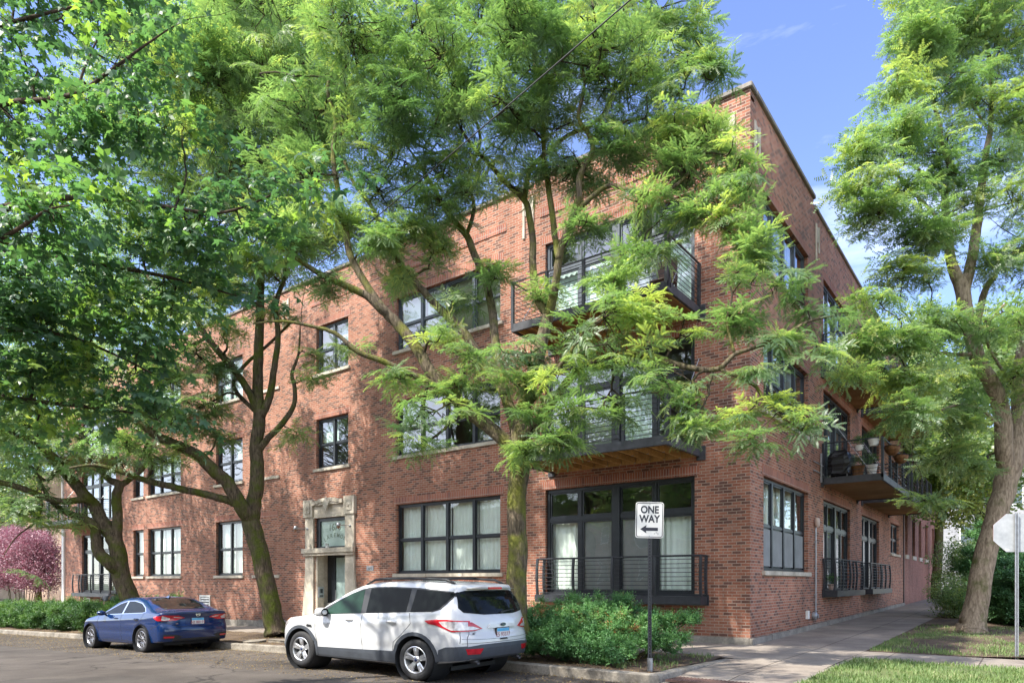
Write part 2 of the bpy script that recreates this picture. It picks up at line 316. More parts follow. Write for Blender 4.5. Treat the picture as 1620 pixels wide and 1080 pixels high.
def text_mesh(txt, size, mat, mtx, name, parent=None, extrude=.002, align='CENTER', sx=1.0, bold=0.0):
    cu = bpy.data.curves.new('t', 'FONT'); cu.body = txt; cu.size = size; cu.extrude = extrude; cu.align_x = align; cu.offset = bold
    o = bpy.data.objects.new('t', cu); COL.objects.link(o); bpy.context.view_layer.update()
    me = bpy.data.meshes.new_from_object(o.evaluated_get(bpy.context.evaluated_depsgraph_get()))
    bpy.data.objects.remove(o); me.name = name; me.materials.clear(); me.materials.append(mat)
    me.transform(mtx @ Matrix.Diagonal((sx, 1, 1, 1)))
    o = bpy.data.objects.new(name, me); COL.objects.link(o)
    if parent is not None: o.parent = parent
    return o
def zr(x):
    t = max(0, -3 - x); return max(-.9, -.022 * t * t / (t + 1.5))
def zg(x, y):
    return zr(x) + .125 + .011 * max(0, min(y, 60))
# ------------------------------------------------------------------ the setting: ground, road, walks
def sheet(name, xs, ys, zf, mat, dz=0.0, label=None):
    b = MB(); nx = len(xs)
    for y in ys:
        for x in xs: b.v.append((x, y, zf(x, y) + dz))
    for j in range(len(ys) - 1):
        for i in range(nx - 1):
            a = j * nx + i; b.f.append((a, a + 1, a + nx + 1, a + nx))
    o = b.build(name, mat, smooth=True, recalc=False); o['kind'] = 'structure'; return o
def lin(a, b, n): return [a + (b - a) * i / n for i in range(n + 1)]
XS = [-1500, -400, -120] + lin(-60, -3, 57) + [0, 5, 20, 60, 200, 1500]
CURB = -6.4
sheet('ground', XS, [-1500, -300, -60, -30], lambda x, y: zr(x) + .10, M['lawn'], -.03)
sheet('ground', XS, [-30, CURB, 0, 30, 60, 300, 1500], lambda x, y: zg(x, y) - (.30 if y < -6.3 else .012), M['soil'])
sheet('road', XS[2:-2], [-17.4, -12, CURB], lambda x, y: zr(x) + (0.03 if -14 < y < -10 else 0), M['asphalt'])
sheet('far_pavement', XS[2:-2], [-30, -17.4], lambda x, y: zr(x) + .12, M['concrete'])
sheet('sidewalk', [-60] + lin(-59, -3, 56) + [0], [-3.0, -1.5, .02], zg, M['concrete'], .002)
sheet('alley_walk', [0, 1.2, 2.43], [-3.0] + lin(0, 60, 20), zg, M['concrete'], .006)
sheet('side_pavement', [2.43, 6, 12, 30], [-1.9, 0], zg, M['concrete'], .002)
sheet('driveway_apron', [.66, 1.5, 2.43], [CURB - .02, -5.2, -3.0], lambda x, y: (.03 if y < -6 else .10 if y < -4 else .131), M['concrete'], 0)
def kerb(pts, w_, h0, h1, name):
    """pts polyline (x,y); chamfered strip"""
    b = MB(); segs = []
    for (x, y, nx, ny) in pts:
        z0 = h0(x, y); z1 = h1(x, y)
        segs.append([(x, y, z0), (x + nx * .015, y + ny * .015, z1 - .02), (x + nx * .04, y + ny * .04, z1), (x + nx * w_, y + ny * w_, z1), (x + nx * w_, y + ny * w_, z0)])
    for a, c in zip(segs, segs[1:]):
        for k in range(4): b.quad(a[k], a[k + 1], c[k + 1], c[k])
    b.poly(segs[0]); b.poly(segs[-1])
    o = b.build(name, M['curb'], recalc=True); o['kind'] = 'structure'; return o
kerb([(x, CURB + .012 * math.sin(x * 1.3), 0, 1) for x in lin(-58, .35, 90)] + [(.50, CURB + .02, -.25, .97), (.62, CURB + .13, -.95, .3), (.66, CURB + .3, -1, 0)] + [(.66, y, -1, 0) for y in lin(-5.9, -3.0, 8)],
     .17, lambda x, y: zr(x) - .05, lambda x, y: zr(x) + .165 - (.0 if x < .6 else .02 * max(0, y + 5.5)), 'curb')
kerb([(2.43, y, 1, 0) for y in lin(-2.0, -5.9, 8)] + [(2.46, CURB + .18, .95, .3), (2.6, CURB + .02, .2, .97)] + [(x, CURB, 0, 1) for x in lin(2.8, 30, 20)], .15, lambda x, y: -.05, lambda x, y: .14, 'curb')
# brown detectable-warning grate at the apron
b = MB(); b.box(.75, 2.35, CURB + .06, CURB + .62, .05, .083)
for i in range(26):
    for j in range(9): 
        cx, cy = .78 + i * .06, CURB + .09 + j * .06
        b.lathe([(.018, .083), (.012, .094), (0.001, .094)], (cx, cy, 0), (0, 0, 1), 6)
tp = b.build('tactile_paving', plain('rusty_tactile_plate', (.13, .075, .06), .7, .2, var=.3))
tag(tp, 'rusty brown studded tactile paving plate at the mouth of the alley walk', 'tactile paving')
tp.rotation_euler = (R(-2.0), 0, 0); tp.location = (0, 0, -.20 + .0)
# parkway bed of soil with roots, and lawns
def lumpy(x, y): return zg(x, y) + .022 * math.sin(x * 2.1 + y) * math.cos(y * 2.7 - x * .6) + .012 * math.sin(x * 7 + 3 * y) + .010
sheet('planting_bed', lin(-48, .50, 240), lin(CURB + .16, -3.0, 18), lumpy, M['soil'], .012)
sheet('lawn', lin(2.58, 30, 60), lin(CURB + .14, -1.92, 16), lambda x, y: zg(x, y) + .015 * math.sin(x * 1.7) * math.cos(y * 2), M['lawn'], .03)
sheet('lawn', lin(2.45, 30, 80), lin(.02, 40, 90), lambda x, y: zg(x, y) + (.04 * math.sin(x * 1.3) * math.cos(y * .9) + .03) * min(1, (x - 2.45) * .8), M['soil'], .008)
def blades(name, n, area, h, seed, dens=None, mat='grass', wid=.006):
    r = np.random.default_rng(seed); x = r.uniform(area[0], area[1], n); y = r.uniform(area[2], area[3], n)
    if dens is not None:
        keep = np.array([r.random() < dens(a, b_) for a, b_ in zip(x, y)]); x = x[keep]; y = y[keep]; n = len(x)
    z = np.array([zg(a, b_) for a, b_ in zip(x, y)]) + .01
    an = r.uniform(0, 6.28, n); hh = r.uniform(.5, 1.3, n) * h; ln = r.uniform(.1, .8, n) * hh; wd = wid * r.uniform(.7, 1.5, n)
    B = np.stack([x, y, z], 1); D = np.stack([np.cos(an), np.sin(an), 0 * an], 1); S = np.stack([-np.sin(an), np.cos(an), 0 * an], 1)
    mid = B + D * (ln * .35)[:, None] + np.array([0, 0, 1]) * (hh * .6)[:, None]; tip = B + D * ln[:, None] + np.array([0, 0, 1]) * hh[:, None]
    V = np.stack([B - S * wd[:, None], B + S * wd[:, None], mid + S * (wd * .7)[:, None], mid - S * (wd * .7)[:, None],
                  mid - S * (wd * .7)[:, None], mid + S * (wd * .7)[:, None], tip, tip], 1).reshape(-1, 3)
    t = np.repeat(np.clip(r.normal(.42, .18, n) + .22 * np.sin(x * 2.3 + 1) * np.sin(y * 3.1 + x) + .15 * np.sin(x * 7.1) * np.sin(y * 6.3), 0, 1), 8)
    o = mesh_np(name, V, 4, M[mat], None, t); return o
def patch(a, b_):
    v = math.sin(a * 1.9 + 1) * math.cos(b_ * 1.3 + a * .4) + .4 * math.sin(a * 5 + b_ * 4)
    return max(.04, min(1, .55 + v * .8))
g = blades('lawn_grass', 52000, (2.6, 11, CURB + .16, -1.95), .085, 3, lambda a, b_: .12 + .88 * patch(a * 1.6, b_ * 1.6)); tag(g, 'short green grass of the front lawn beside the side pavement', 'grass', kind='stuff')
g = blades('tree_lawn_grass', 62000, (2.5, 11, .06, 9), .075, 4, lambda a, b_: patch(a, b_ * .7) * (1.3 if b_ < 5 else .6) * (.35 if (a - 3.9) ** 2 + (b_ - 6.6) ** 2 < 1.6 or a < 2.8 and b_ > 3 else 1)); tag(g, 'thin patchy grass on bare soil round the leaning tree', 'grass', kind='stuff')
g = blades('bed_weeds', 1700, (-.6, .47, -5.9, -3.1), .09, 5, lambda a, b_: .8 * patch(a * 3, b_ * 3) ** 3); tag(g, 'sparse weeds sprouting from the bare soil of the sign bed', 'weeds', kind='stuff')
# fallen leaf litter
def litter(name, n, area, zf, seed, label, s=.02):
    r = np.random.default_rng(seed); x = r.uniform(area[0], area[1], n); y = area[2] + (area[3] - area[2]) * r.random(n) ** 1.5
    z = np.array([zf(a, b_) for a, b_ in zip(x, y)]) + .012; an = r.uniform(0, 6.28, n); s_ = s * r.uniform(.4, 1.2, n)
    c = np.stack([x, y, z], 1); V = []
    for k, (u, v) in enumerate([(-1, 0), (0, -.5), (1, 0), (0, .5)]):
        V.append(c + np.stack([(u * np.cos(an) - v * np.sin(an)) * s_, (u * np.sin(an) + v * np.cos(an)) * s_, r.uniform(-.004, .010, n)], 1))
    V = np.stack(V, 1).reshape(-1, 3); o = mesh_np(name, V, 4, M['litter'], None, np.repeat(r.random(n), 4)); tag(o, label, 'leaf litter', kind='stuff')
litter('bed_leaf_litter', 9000, (-30, .48, CURB + .2, -3.0), lambda x, y: lumpy(x, y) + .012, 11, 'dry brown leaf litter scattered over the parkway soil')
litter('gutter_leaf_litter', 16000, (-30, 2, CURB - .02, CURB - 2.6), lambda x, y: zr(x) + .004, 12, 'small yellow leaves blown along the gutter of the road', .016)
# flat paving stones heaved up by roots near the second tree
for i, (x, y, sx, sy, a, t) in enumerate([(-9.2, -5.6, .55, .32, .2, .03), (-8.3, -5.9, .42, .26, -.3, .06), (-10.4, -5.3, .6, .3, .5, -.04), (-7.4, -5.5, .5, .35, .1, .05), (-11.2, -5.8, .45, .3, -.2, .04), (-9.7, -4.6, .5, .4, .3, .07), (-8.0, -4.8, .6, .35, -.1, -.05), (-6.6, -5.9, .4, .25, .6, .05)]):
    b = MB(); n = 7; pts = []
    for k in range(n):
        an = 2 * math.pi * k / n + random.uniform(-.2, .2); pts.append((math.cos(an) * sx * random.uniform(.85, 1.1), math.sin(an) * sy * random.uniform(.85, 1.1), 0))
    b.prism(pts, (0, 0, .09)); o = b.build('paving_slab', M['curb'], bevel=.012)
    o.location = (x, y, zg(x, y) - .01); o.rotation_euler = (t, -t * .7, a)
    tag(o, 'broken concrete slab tilted in the soil between curb and mossy tree', 'paving slab', 'broken slabs along the parkway')
# ------------------------------------------------------------------ the brick apartment building
BLD = empty('brick_apartment_building', (0, 0, .1))
tag(BLD, 'three storey red brick loft building with black windows and limestone doorway on the street corner', 'building')
def child(o, par=BLD):
    """vertices are given in world space: keep them there when the parent sits elsewhere"""
    o.parent = par; o.matrix_parent_inverse = Matrix.Translation(-Vector(par.location)) if par.parent is None else Matrix(); return o
def fmap(a, o, z): return (a, -o, z)        # street front: a = x, o = outwards
def smap(a, o, z): return (o, a, z)         # alley side: a = y
ROOF = 13.05
F1, F2, F3 = (1.88, 4.22), (5.86, 7.72), (9.42, 11.22)
FR = {}   # facade openings: (a0,a1,z0,z1)
front_open = []; side_open = []
# (a0, a1, z0, z1, bays, kind)
fw = []
for (z0, z1), fl in ((F1, 1), (F2, 2), (F3, 3)):
    fw.append((-11.95, -7.45, z0, z1, 4, fl))
    fw.append((-23.4, -21.3, z0, z1, 2, fl))
    fw.append((-29.7, -26.5, z0, z1, 3, fl))
    fw.append((-31.3, -30.2, z0, z1, 1, fl))
    if fl > 1: fw.append((-16.3, -14.45, z0, z1, 2, fl))
french = [(-5.81, -1.36, 1.25, 4.22, 1), (-5.81, -1.36, 4.92, 7.72, 2), (-5.81, -1.36, 8.36, 11.22, 3), (-37.6, -33.3, 1.0, 4.22, 1), (-37.6, -33.3, 4.92, 7.72, 2), (-37.6, -33.3, 8.36, 11.22, 3)]
door_open = (-16.35, -14.4, .0, 4.0)
front_open = [w_[:4] for w_ in fw] + [f[:4] for f in french] + [door_open]
sw = [(1.0, 5.24, F1[0], F1[1], 4, 1), (1.0, 5.24, F2[0], F2[1], 4, 2), (1.0, 5.24, F3[0], F3[1], 4, 3), (20.3, 22.9, 2.95, 4.4, 2, 1), (20.3, 22.9, 5.9, 7.4, 2, 2), (20.3, 22.9, 9.4, 10.9, 2, 3)]
sfr = [(7.13, 11.19, 1.25, 4.22, 1), (13.35, 17.2, 1.25, 4.22, 1), (7.13, 11.19, 4.92, 7.72, 2), (13.35, 17.2, 4.92, 7.72, 2), (7.13, 11.19, 8.36, 11.22, 3), (13.35, 17.2, 8.36, 11.22, 3)]
side_open = [w_[:4] for w_ in sw] + [f[:4] for f in sfr]
def wall_mesh(b, a0, a1, z0, z1, opens, mp, depth=.20):
    As = sorted({a0, a1} | {v for o in opens for v in o[:2]}); Zs = sorted({z0, z1} | {v for o in opens for v in o[2:4]})
    for i in range(len(As) - 1):
        for j in range(len(Zs) - 1):
            ca, cz = (As[i] + As[i + 1]) / 2, (Zs[j] + Zs[j + 1]) / 2
            if any(o[0] < ca < o[1] and o[2] < cz < o[3] for o in opens): continue
            b.quad(mp(As[i], 0, Zs[j]), mp(As[i + 1], 0, Zs[j]), mp(As[i + 1], 0, Zs[j + 1]), mp(As[i], 0, Zs[j + 1]))
    for (p, q, r_, s_) in opens:
        b.quad(mp(p, 0, r_), mp(p, -depth, r_), mp(p, -depth, s_), mp(p, 0, s_)); b.quad(mp(q, 0, r_), mp(q, -depth, r_), mp(q, -depth, s_), mp(q, 0, s_))
        b.quad(mp(p, 0, r_), mp(q, 0, r_), mp(q, -depth, r_), mp(p, -depth, r_)); b.quad(mp(p, 0, s_), mp(q, 0, s_), mp(q, -depth, s_), mp(p, -depth, s_))
WL = -40.1; WD = 24.4
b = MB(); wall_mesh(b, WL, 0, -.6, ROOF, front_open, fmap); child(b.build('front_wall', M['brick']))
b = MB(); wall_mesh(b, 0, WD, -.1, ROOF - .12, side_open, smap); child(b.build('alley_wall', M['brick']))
b = MB(); b.box(WL, WL + .3, .01, WD, -.6, ROOF); b.box(WL + .31, -.01, WD - .3, WD, -.2, ROOF - .3); child(b.build('rear_wall', M['brick']))
b = MB(); b.box(WL + .31, -.33, .33, WD - .31, ROOF - .75, ROOF - .6); child(b.build('roof', M['coping']))
# interior floors and back partition so that rooms are dim and closed
b = MB()
for z in (.55, 4.45, 8.0, 11.6): b.box(WL + .35, -.36, .36, WD - .35, z, z + .25)
b.box(WL + .4, -4.2, 3.6, 3.75, -.3, 11.6); b.box(-4.2, -4.05, 3.8, WD - .4, -.3, 11.6)
for x in (-6.6, -13.2, -18.5, -25, -32.3): b.box(x, x + .12, .36, 3.59, -.3, 11.6)
for y in (6.2, 12.3, 19): b.box(-4.0, -.36, y, y + .12, -.3, 11.6)
child(b.build('interior', M['room']))
# parapet copings, stepped over the corner bay
b = MB()
b.box(-6.2, .06, -.07, .32, ROOF + .12, ROOF + .24); b.box(WL - .05, -6.22, -.06, .32, ROOF, ROOF + .11)
b.box(-.32, .07, .33, 5.9, ROOF + .12, ROOF + .24); b.box(-.32, .06, 5.92, WD, ROOF - .12, ROOF - .01)
child(b.build('coping', M['coping'], bevel=.015))
b = MB(); b.box(-6.2, -.003, .003, .3, ROOF, ROOF + .119); b.box(-.3, .0, .303, 5.9, ROOF - .12 + .001, ROOF + .119)
child(b.build('parapet_step', M['brick']))
# stone water table
b = MB(); n = 26
for i in range(n):
    x0, x1 = WL + (0 - WL) * i / n, WL + (0 - WL) * (i + 1) / n
    if x0 > -17.3 and x1 < -13.6:
        if b.v: child(b.build('water_table', M['coping'], bevel=.012)); b = MB()
        continue
    zt = zr((x0 + x1) / 2) + .125 + .155 + (.10 if x1 < -16 else 0)
    b.box(x0 + .004, x1 - .004, -.075, -.001, zt - .5, zt)
child(b.build('water_table', M['coping'], bevel=.012)); b = MB()
for i in range(16):
    y0, y1 = -.075 + (WD + .07) * i / 16, -.075 + (WD + .07) * (i + 1) / 16
    zt = .125 + .011 * max(0, y0) + .15
    b.box(.001, .08, y0 + (.004 if i else 0), y1 - .004, zt - .4, zt)
child(b.build('water_table', M['coping'], bevel=.012))
# decorative brickwork: recessed-look soldier panel band and stone ornaments at the parapet
for (a0, a1) in ((-12.2, -7.2), (-16.6, -14.1), (-23.7, -21.0), (-31.6, -26.2), (-6.0, -1.1)):
    b = MB(); b.box(a0, a1, -.022, -.001, 12.05, 12.27); child(b.build('soldier_band', M['soldier']))
def ornament(mp, a, z):
    b = MB()
    b.box(a - .12, a + .12, .001, .03, z + .05, z + .50, mp); b.box(a - .20, a - .121, .001, .045, z - .60, z + .55, mp); b.box(a + .121, a + .20, .001, .045, z - .25, z + .55, mp)
    b.box(a - .03, a + .03, .031, .05, z + .10, z + .42, mp)
    child(b.build('stone_ornament', M['white'] if False else M['stone'], bevel=.01))
for a in (-.55, -6.4, -18.2, -32.2): ornament(fmap, a, 12.2)
for a in (.45, 6.3, 12.3, 18.6): ornament(smap, a, 12.0)

CURT = {'c': M['curtain'], 's': M['screen'], 'b': M['blind'], 'n': None}
def curtain(b, a0, a1, z0, z1, o, mp, amp=.03, wl=.16):
    amp *= .5
    n = max(6, int((a1 - a0) / .035)); ph = random.uniform(0, 6)
    pts = [(a0 + (a1 - a0) * i / n, o + amp * math.sin(ph + (a1 - a0) * i / n / wl * 6.28 + .8 * math.sin(i * .21))) for i in range(n + 1)]
    for (p, q), (r_, s_) in zip(pts, pts[1:]): b.quad(mp(p, q, z0), mp(r_, s_, z0), mp(r_, s_, z1), mp(p, q, z1))
def lintel(mp, a0, a1, z1, win):
    b = MB(); b.box(a0 - .12, a1 + .12, .001, .010, z1 + .012, z1 + .235, mp); child(b.build('lintel', M['soldier']), win)
def window(mp, a0, a1, z0, z1, bays, fl, curt, rec=.13, sill=True, name='window'):
    """double-hung sashes side by side; frame mesh > pane, curtain, sill, lintel"""
    f = MB(); g = MB(); F = .075
    f.box(a0, a1, -rec - .06, -rec + .02, z0, z0 + F, mp); f.box(a0, a1, -rec - .06, -rec + .02, z1 - F, z1, mp)
    f.box(a0, a0 + F, -rec - .06, -rec + .02, z0 + F, z1 - F, mp); f.box(a1 - F, a1, -rec - .06, -rec + .02, z0 + F, z1 - F, mp)
    bw = (a1 - a0) / bays; zm = z0 + (z1 - z0) * .485
    for i in range(1, bays): f.box(a0 + bw * i - .055, a0 + bw * i + .055, -rec - .06, -rec + .03, z0 + F, z1 - F, mp)
    for i in range(bays):
        p = a0 + bw * i + (.055 if i else F); q = a0 + bw * (i + 1) - (.055 if i < bays - 1 else F)
        f.box(p, q, -rec - .05, -rec + .008, zm - .03, zm + .03, mp)
        for (u, v, d) in ((z0 + F, zm - .03, -.012), (zm + .03, z1 - F, .006)):
            s_ = .035
            for (x0, x1, y0, y1) in ((p, q, u, u + s_), (p, q, v - s_, v), (p, p + s_, u + s_, v - s_), (q - s_, q, u + s_, v - s_)): f.box(x0, x1, -rec - .045, -rec - .012 + d, y0, y1, mp)
            zz = -rec - .03 + d * .5; g.quad(mp(p + s_, zz, u + s_), mp(q - s_, zz, u + s_), mp(q - s_, zz, v - s_), mp(p + s_, zz, v - s_))
    win = child(f.build(name, M['frame'] if fl < 3 else M['steelblue']))
    child(g.build('pane', M['glass'] if fl == 1 else M['glassU'], recalc=False), win)
    for kind in 'cb':
        c = MB(); used = False
        for i, k in enumerate((curt * 4)[:bays] if len(curt) < bays else curt[:bays]):
            p = a0 + bw * i + .02; q = a0 + bw * (i + 1) - .02
            if k == 'c' and kind == 'c': curtain(c, p, q, z0 + .05, z1 - .03, -rec - .22, mp); used = True
            if k == 'h' and kind == 'c': curtain(c, p, q, z0 + (z1 - z0) * .5, z1 - .03, -rec - .2, mp, .008, .3); used = True
            if k == 'b' and kind == 'b':
                z = z1 - .06
                while z > z0 + (z1 - z0) * .12: c.quad(mp(p, -rec - .15, z), mp(q, -rec - .15, z), mp(q, -rec - .18, z - .034), mp(p, -rec - .18, z - .034)); z -= .042
                used = True
        if used: child(c.build('curtain' if kind == 'c' else 'blind', CURT[kind], recalc=False), win)
    if sill:
        s = MB(); k = max(1, round((a1 - a0 + .24) / 1.6)); L_ = (a1 - a0 + .24) / k
        for i in range(k): s.box(a0 - .12 + L_ * i + .003, a0 - .12 + L_ * (i + 1) - .003, -rec + .02, .075, z0 - .115, z0 - .002, mp)
        child(s.build('sill', M['stone'], bevel=.008), win)
    lintel(mp, a0, a1, z1, win)
    return win
def french_window(mp, a0, a1, z0, z1, fl, curt='csnc', rec=.12):
    f = MB(); g = MB(); F = .09; zt = z0 + (z1 - z0) * .71; am = (a0 + a1) / 2
    f.box(a0, a1, -rec - .07, -rec + .03, z0, z0 + F, mp); f.box(a0, a1, -rec - .07, -rec + .03, z1 - F, z1, mp)
    f.box(a0, a0 + F, -rec - .07, -rec + .03, z0 + F, z1 - F, mp); f.box(a1 - F, a1, -rec - .07, -rec + .03, z0 + F, z1 - F, mp)
    f.box(am - .11, am + .11, -rec - .07, -rec + .05, z0 + F, z1 - F, mp)
    xs = [(a0 + F, am - .11), (am + .11, a1 - F)]; bays = []
    for (p, q) in xs:
        m_ = (p + q) / 2
        f.box(p, q, -rec - .06, -rec + .02, zt - .06, zt + .06, mp)
        f.box(m_ - .04, m_ + .04, -rec - .06, -rec + .02, zt + .06, z1 - F, mp)
        f.box(m_ - .05, m_ + .05, -rec - .06, -rec + .01, z0 + F, zt - .06, mp)
        bays += [(p, m_ - .05), (m_ + .05, q)]
    for i, (p, q) in enumerate(bays):
        for (u, v) in ((z0 + F, zt - .06), (zt + .06, z1 - F)):
            s_ = .05
            for (x0, x1, y0, y1) in ((p, q, u, u + s_), (p, q, v - s_, v), (p, p + s_, u + s_, v - s_), (q - s_, q, u + s_, v - s_)): f.box(x0, x1, -rec - .045, -rec - .005, y0, y1, mp)
            g.quad(mp(p + s_, -rec - .03, u + s_), mp(q - s_, -rec - .03, u + s_), mp(q - s_, -rec - .03, v - s_), mp(p + s_, -rec - .03, v - s_))
    win = child(f.build('french_window', M['frame'] if fl < 3 else M['steelblue']))
    child(g.build('pane', M['glass'] if fl == 1 else M['glassU'], recalc=False), win)
    c = MB(); s = MB()
    for i, (p, q) in enumerate(bays):
        if curt[i] == 'c': curtain(c, p - .03, q + .03, z0 + .04, zt, -rec - .2, mp, .035)
        if curt[i] == 's': s.quad(mp(p + .04, -rec - .060, z0 + .1), mp(q - .04, -rec - .060, z0 + .1), mp(q - .04, -rec - .060, zt - .08), mp(p + .04, -rec - .060, zt - .08))
    if c.v: child(c.build('curtain', M['curtain'], recalc=False), win)
    if s.v: child(s.build('insect_screen', M['screen'], recalc=False), win)
    lintel(mp, a0, a1, z1, win)
    return win
M['steelblue'] = plain('grey_blue_window_frame', (.075, .09, .11), .4, var=.2)
cpat = {(-11.95, 1): 'cccc', (-11.95, 2): 'hnnn', (-11.95, 3): 'hcbb', (-23.4, 1): 'cc', (-29.7, 1): 'ccc', (-31.3, 1): 'c', (-16.3, 2): 'hn', (-16.3, 3): 'bh', (-23.4, 3): 'cc', (-29.7, 2): 'hhh', (-23.4, 2): 'nh'}
for (a0, a1, z0, z1, n_, fl) in fw: window(fmap, a0, a1, z0, z1, n_, fl, cpat.get((a0, fl), 'hhhh'))
for i, (a0, a1, z0, z1, fl) in enumerate(french): french_window(fmap, a0, a1, z0, z1, fl, ['cssc', 'nscn', 'ccsc'][fl - 1])
for (a0, a1, z0, z1, n_, fl) in sw: window(smap, a0, a1, z0, z1, n_, fl, ['cccc', 'hhhh', 'hhhh'][fl - 1])
for (a0, a1, z0, z1, fl) in sfr: french_window(smap, a0, a1, z0, z1, fl, 'cssc')
# insect screens over the lower sashes of the alley window
b = MB()
for i in range(4): b.box(1.0 + 1.06 * i + .11, 1.0 + 1.06 * (i + 1) - .10, -.128, -.124, F1[0] + .12, F1[0] + 1.06, smap)
child(b.build('insect_screen', M['screen']))
# bricked-up windows with stone sills
for (z0, z1) in (F1, F2, F3):
    b = MB(); b.box(-20.45, -18.75, .001, .012, z1 + .01, z1 + .23, fmap); bw_ = child(b.build('blind_window', M['soldier']))
    s = MB(); s.box(-20.55, -18.65, .001, .05, z0 - .11, z0, fmap); child(s.build('sill', M['stone']), bw_)

# ---- balconies
def railing(mp, path, z0, h, nr, posts, parent, bow=0.0, top=.05):
    """path: list of (a,o) corner points; posts: list of (a,o)"""
    r_ = MB()
    for (a, o) in posts:
        if bow:
            pts = [mp(a, o + bow * math.sin(math.pi * t) , z0 + h * t) for t in (0, .25, .5, .75, 1)]
            for p, q in zip(pts, pts[1:]):
                r_.prism([(p[0] - .03, p[1] - .03, p[2]), (p[0] + .03, p[1] - .03, p[2]), (p[0] + .03, p[1] + .03, p[2]), (p[0] - .03, p[1] + .03, p[2])], Vector(q) - Vector(p))
        else: r_.box(a - .035, a + .035, o - .035, o + .035, z0 - .12, z0 + h, mp)
    for (p, q) in zip(path, path[1:]):
        r_.tube([mp(p[0], p[1], z0 + h), mp(q[0], q[1], z0 + h)], .024, 6)
        for k in range(nr):
            t = (k + .6) / (nr + .4); ob = bow * math.sin(math.pi * t)
            r_.tube([mp(p[0], p[1] + ob * (1 if p[1] > .1 else 0), z0 + h * t), mp(q[0], q[1] + ob * (1 if q[1] > .1 else 0), z0 + h * t)], .0085, 5)
    return child(r_.build('railing', M['steel'], smooth=False), parent)
def balcony(mp, a0, a1, p, z, planks=False, h=1.08):
    """z = underside of the steel frame"""
    f = MB(); H = .21; W_ = .07
    f.box(a0, a1, p - W_, p, z, z + H, mp)
    f.box(a0, a0 + W_, .002, p - W_ - .001, z, z + H, mp); f.box(a1 - W_, a1, .002, p - W_ - .001, z, z + H, mp)
    for a in (a0 - .015, a1 + .015): f.box(a - .11, a + .11, .001, .055, z - .09, z + H + .05, mp)
    for a in (a0 - .015, a1 + .015):
        for dz in (0, .2):
            for da in (-.07, .07):
                q0 = mp(a + da, .055, z + dz + .0); q1 = mp(a + da, .075, z + dz); f.tube([q0, q1], .018, 6)
    bal = child(f.build('balcony', M['steel2'], bevel=.006))
    j = MB(); n = max(3, int((a1 - a0) / .40))
    if not planks:
        for i in range(n + 1):
            a = a0 + W_ + .03 + (a1 - a0 - 2 * W_ - .1) * i / n; j.box(a, a + .042, .05, p - W_ - .004, z + .035, z + H - .035, mp)
        j.box(a0 + W_ + .001, a1 - W_ - .001, .003, .045, z + .01, z + H - .04, mp)
        child(j.build('joists', M['wood']), bal)
        hg = MB()
        for i in range(n + 1):
            a = a0 + W_ + .03 + (a1 - a0 - 2 * W_ - .1) * i / n
            hg.box(a - .003, a + .045, .046, .052, z + .02, z + H - .06, mp); hg.box(a - .006, a + .048, p * .5, p * .5 + .03, z + .028, z + .05, mp)
        child(hg.build('joist_hangers', M['galv']), bal)
    else:
        j.box(a0 + W_ + .001, a1 - W_ - .001, .003, p - W_ - .004, z + .03, z + .06, mp); child(j.build('soffit', M['plank']), bal)
    d = MB(); k = int((p - .05) / .145)
    for i in range(k): d.box(a0 + W_ + .002, a1 - W_ - .002, .03 + i * (p - .1) / k, .03 + (i + 1) * (p - .1) / k - .006, z + H - .03, z + H + .006, mp)
    child(d.build('deck', M['plank']), bal)
    m = 4; posts = [(a0 + .035 + (a1 - a0 - .07) * i / m, p - .03) for i in range(m + 1)] + [(a1 - .035, p - .16), (a0 + .035, .04), (a1 - .035, .04)]
    railing(mp, [(a0 + .035, .03), (a0 + .035, p - .03), (a1 - .035, p - .03), (a1 - .035, .03)], z + H, h, 9, posts, bal)
    # tension rods
    for a in (a0 + .04, a1 - .04): t = MB(); t.tube([mp(a, p - .3, z + H), mp(a, .02, z + H + 2.2)], .010, 6); child(t.build('tie_rod', M['galv']), bal)
    return bal
def juliet(mp, a0, a1, p, z, zt, stone=False):
    f = MB(); f.box(a0, a1, .002, p, z, z + .20, mp); f.box(a0 - .03, a1 + .03, .001, .045, z - .02, z + .24, mp)
    bal = child(f.build('juliet_balcony', M['steel'], bevel=.01))
    m = 4; posts = [(a0 + .03 + (a1 - a0 - .06) * i / m, p - .1) for i in range(m + 1)] + [(a0 + .03, .04), (a1 - .03, .04)]
    railing(mp, [(a0 + .03, .03), (a0 + .03, p - .1), (a1 - .03, p - .1), (a1 - .03, .03)], z + .19, zt - z - .19, 9, posts, bal, bow=.035)
    return bal
balcony(fmap, -5.56, -1.2, 1.95, 4.66); balcony(fmap, -5.56, -1.2, 1.95, 8.10)
balcony(fmap, -38.3, -33.0, 1.9, 4.60, planks=True); balcony(fmap, -38.3, -33.0, 1.9, 8.10, planks=True)
juliet(fmap, -5.85, -1.02, .48, 1.05, 2.24); juliet(fmap, -37.9, -33.1, .45, .80, 2.0)
balcony(smap, 6.9, 12.4, 1.73, 4.66, planks=True); balcony(smap, 13.3, 19.6, 1.73, 4.66, planks=True)
balcony(smap, 6.9, 12.4, 1.73, 8.10, planks=True); balcony(smap, 13.3, 19.6, 1.73, 8.10, planks=True)
juliet(smap, 6.95, 11.5, .45, 1.13, 2.33); juliet(smap, 13.0, 17.6, .45, 1.13, 2.33)

# ---- entrance of limestone
d = MB(); a0, a1 = -16.9, -14.05
JW = .50
d.box(a0, a0 + JW, .001, .075, zr(a0) + .1, 4.05, fmap); d.box(a1 - JW, a1, .001, .075, zr(a0) + .1, 4.05, fmap)
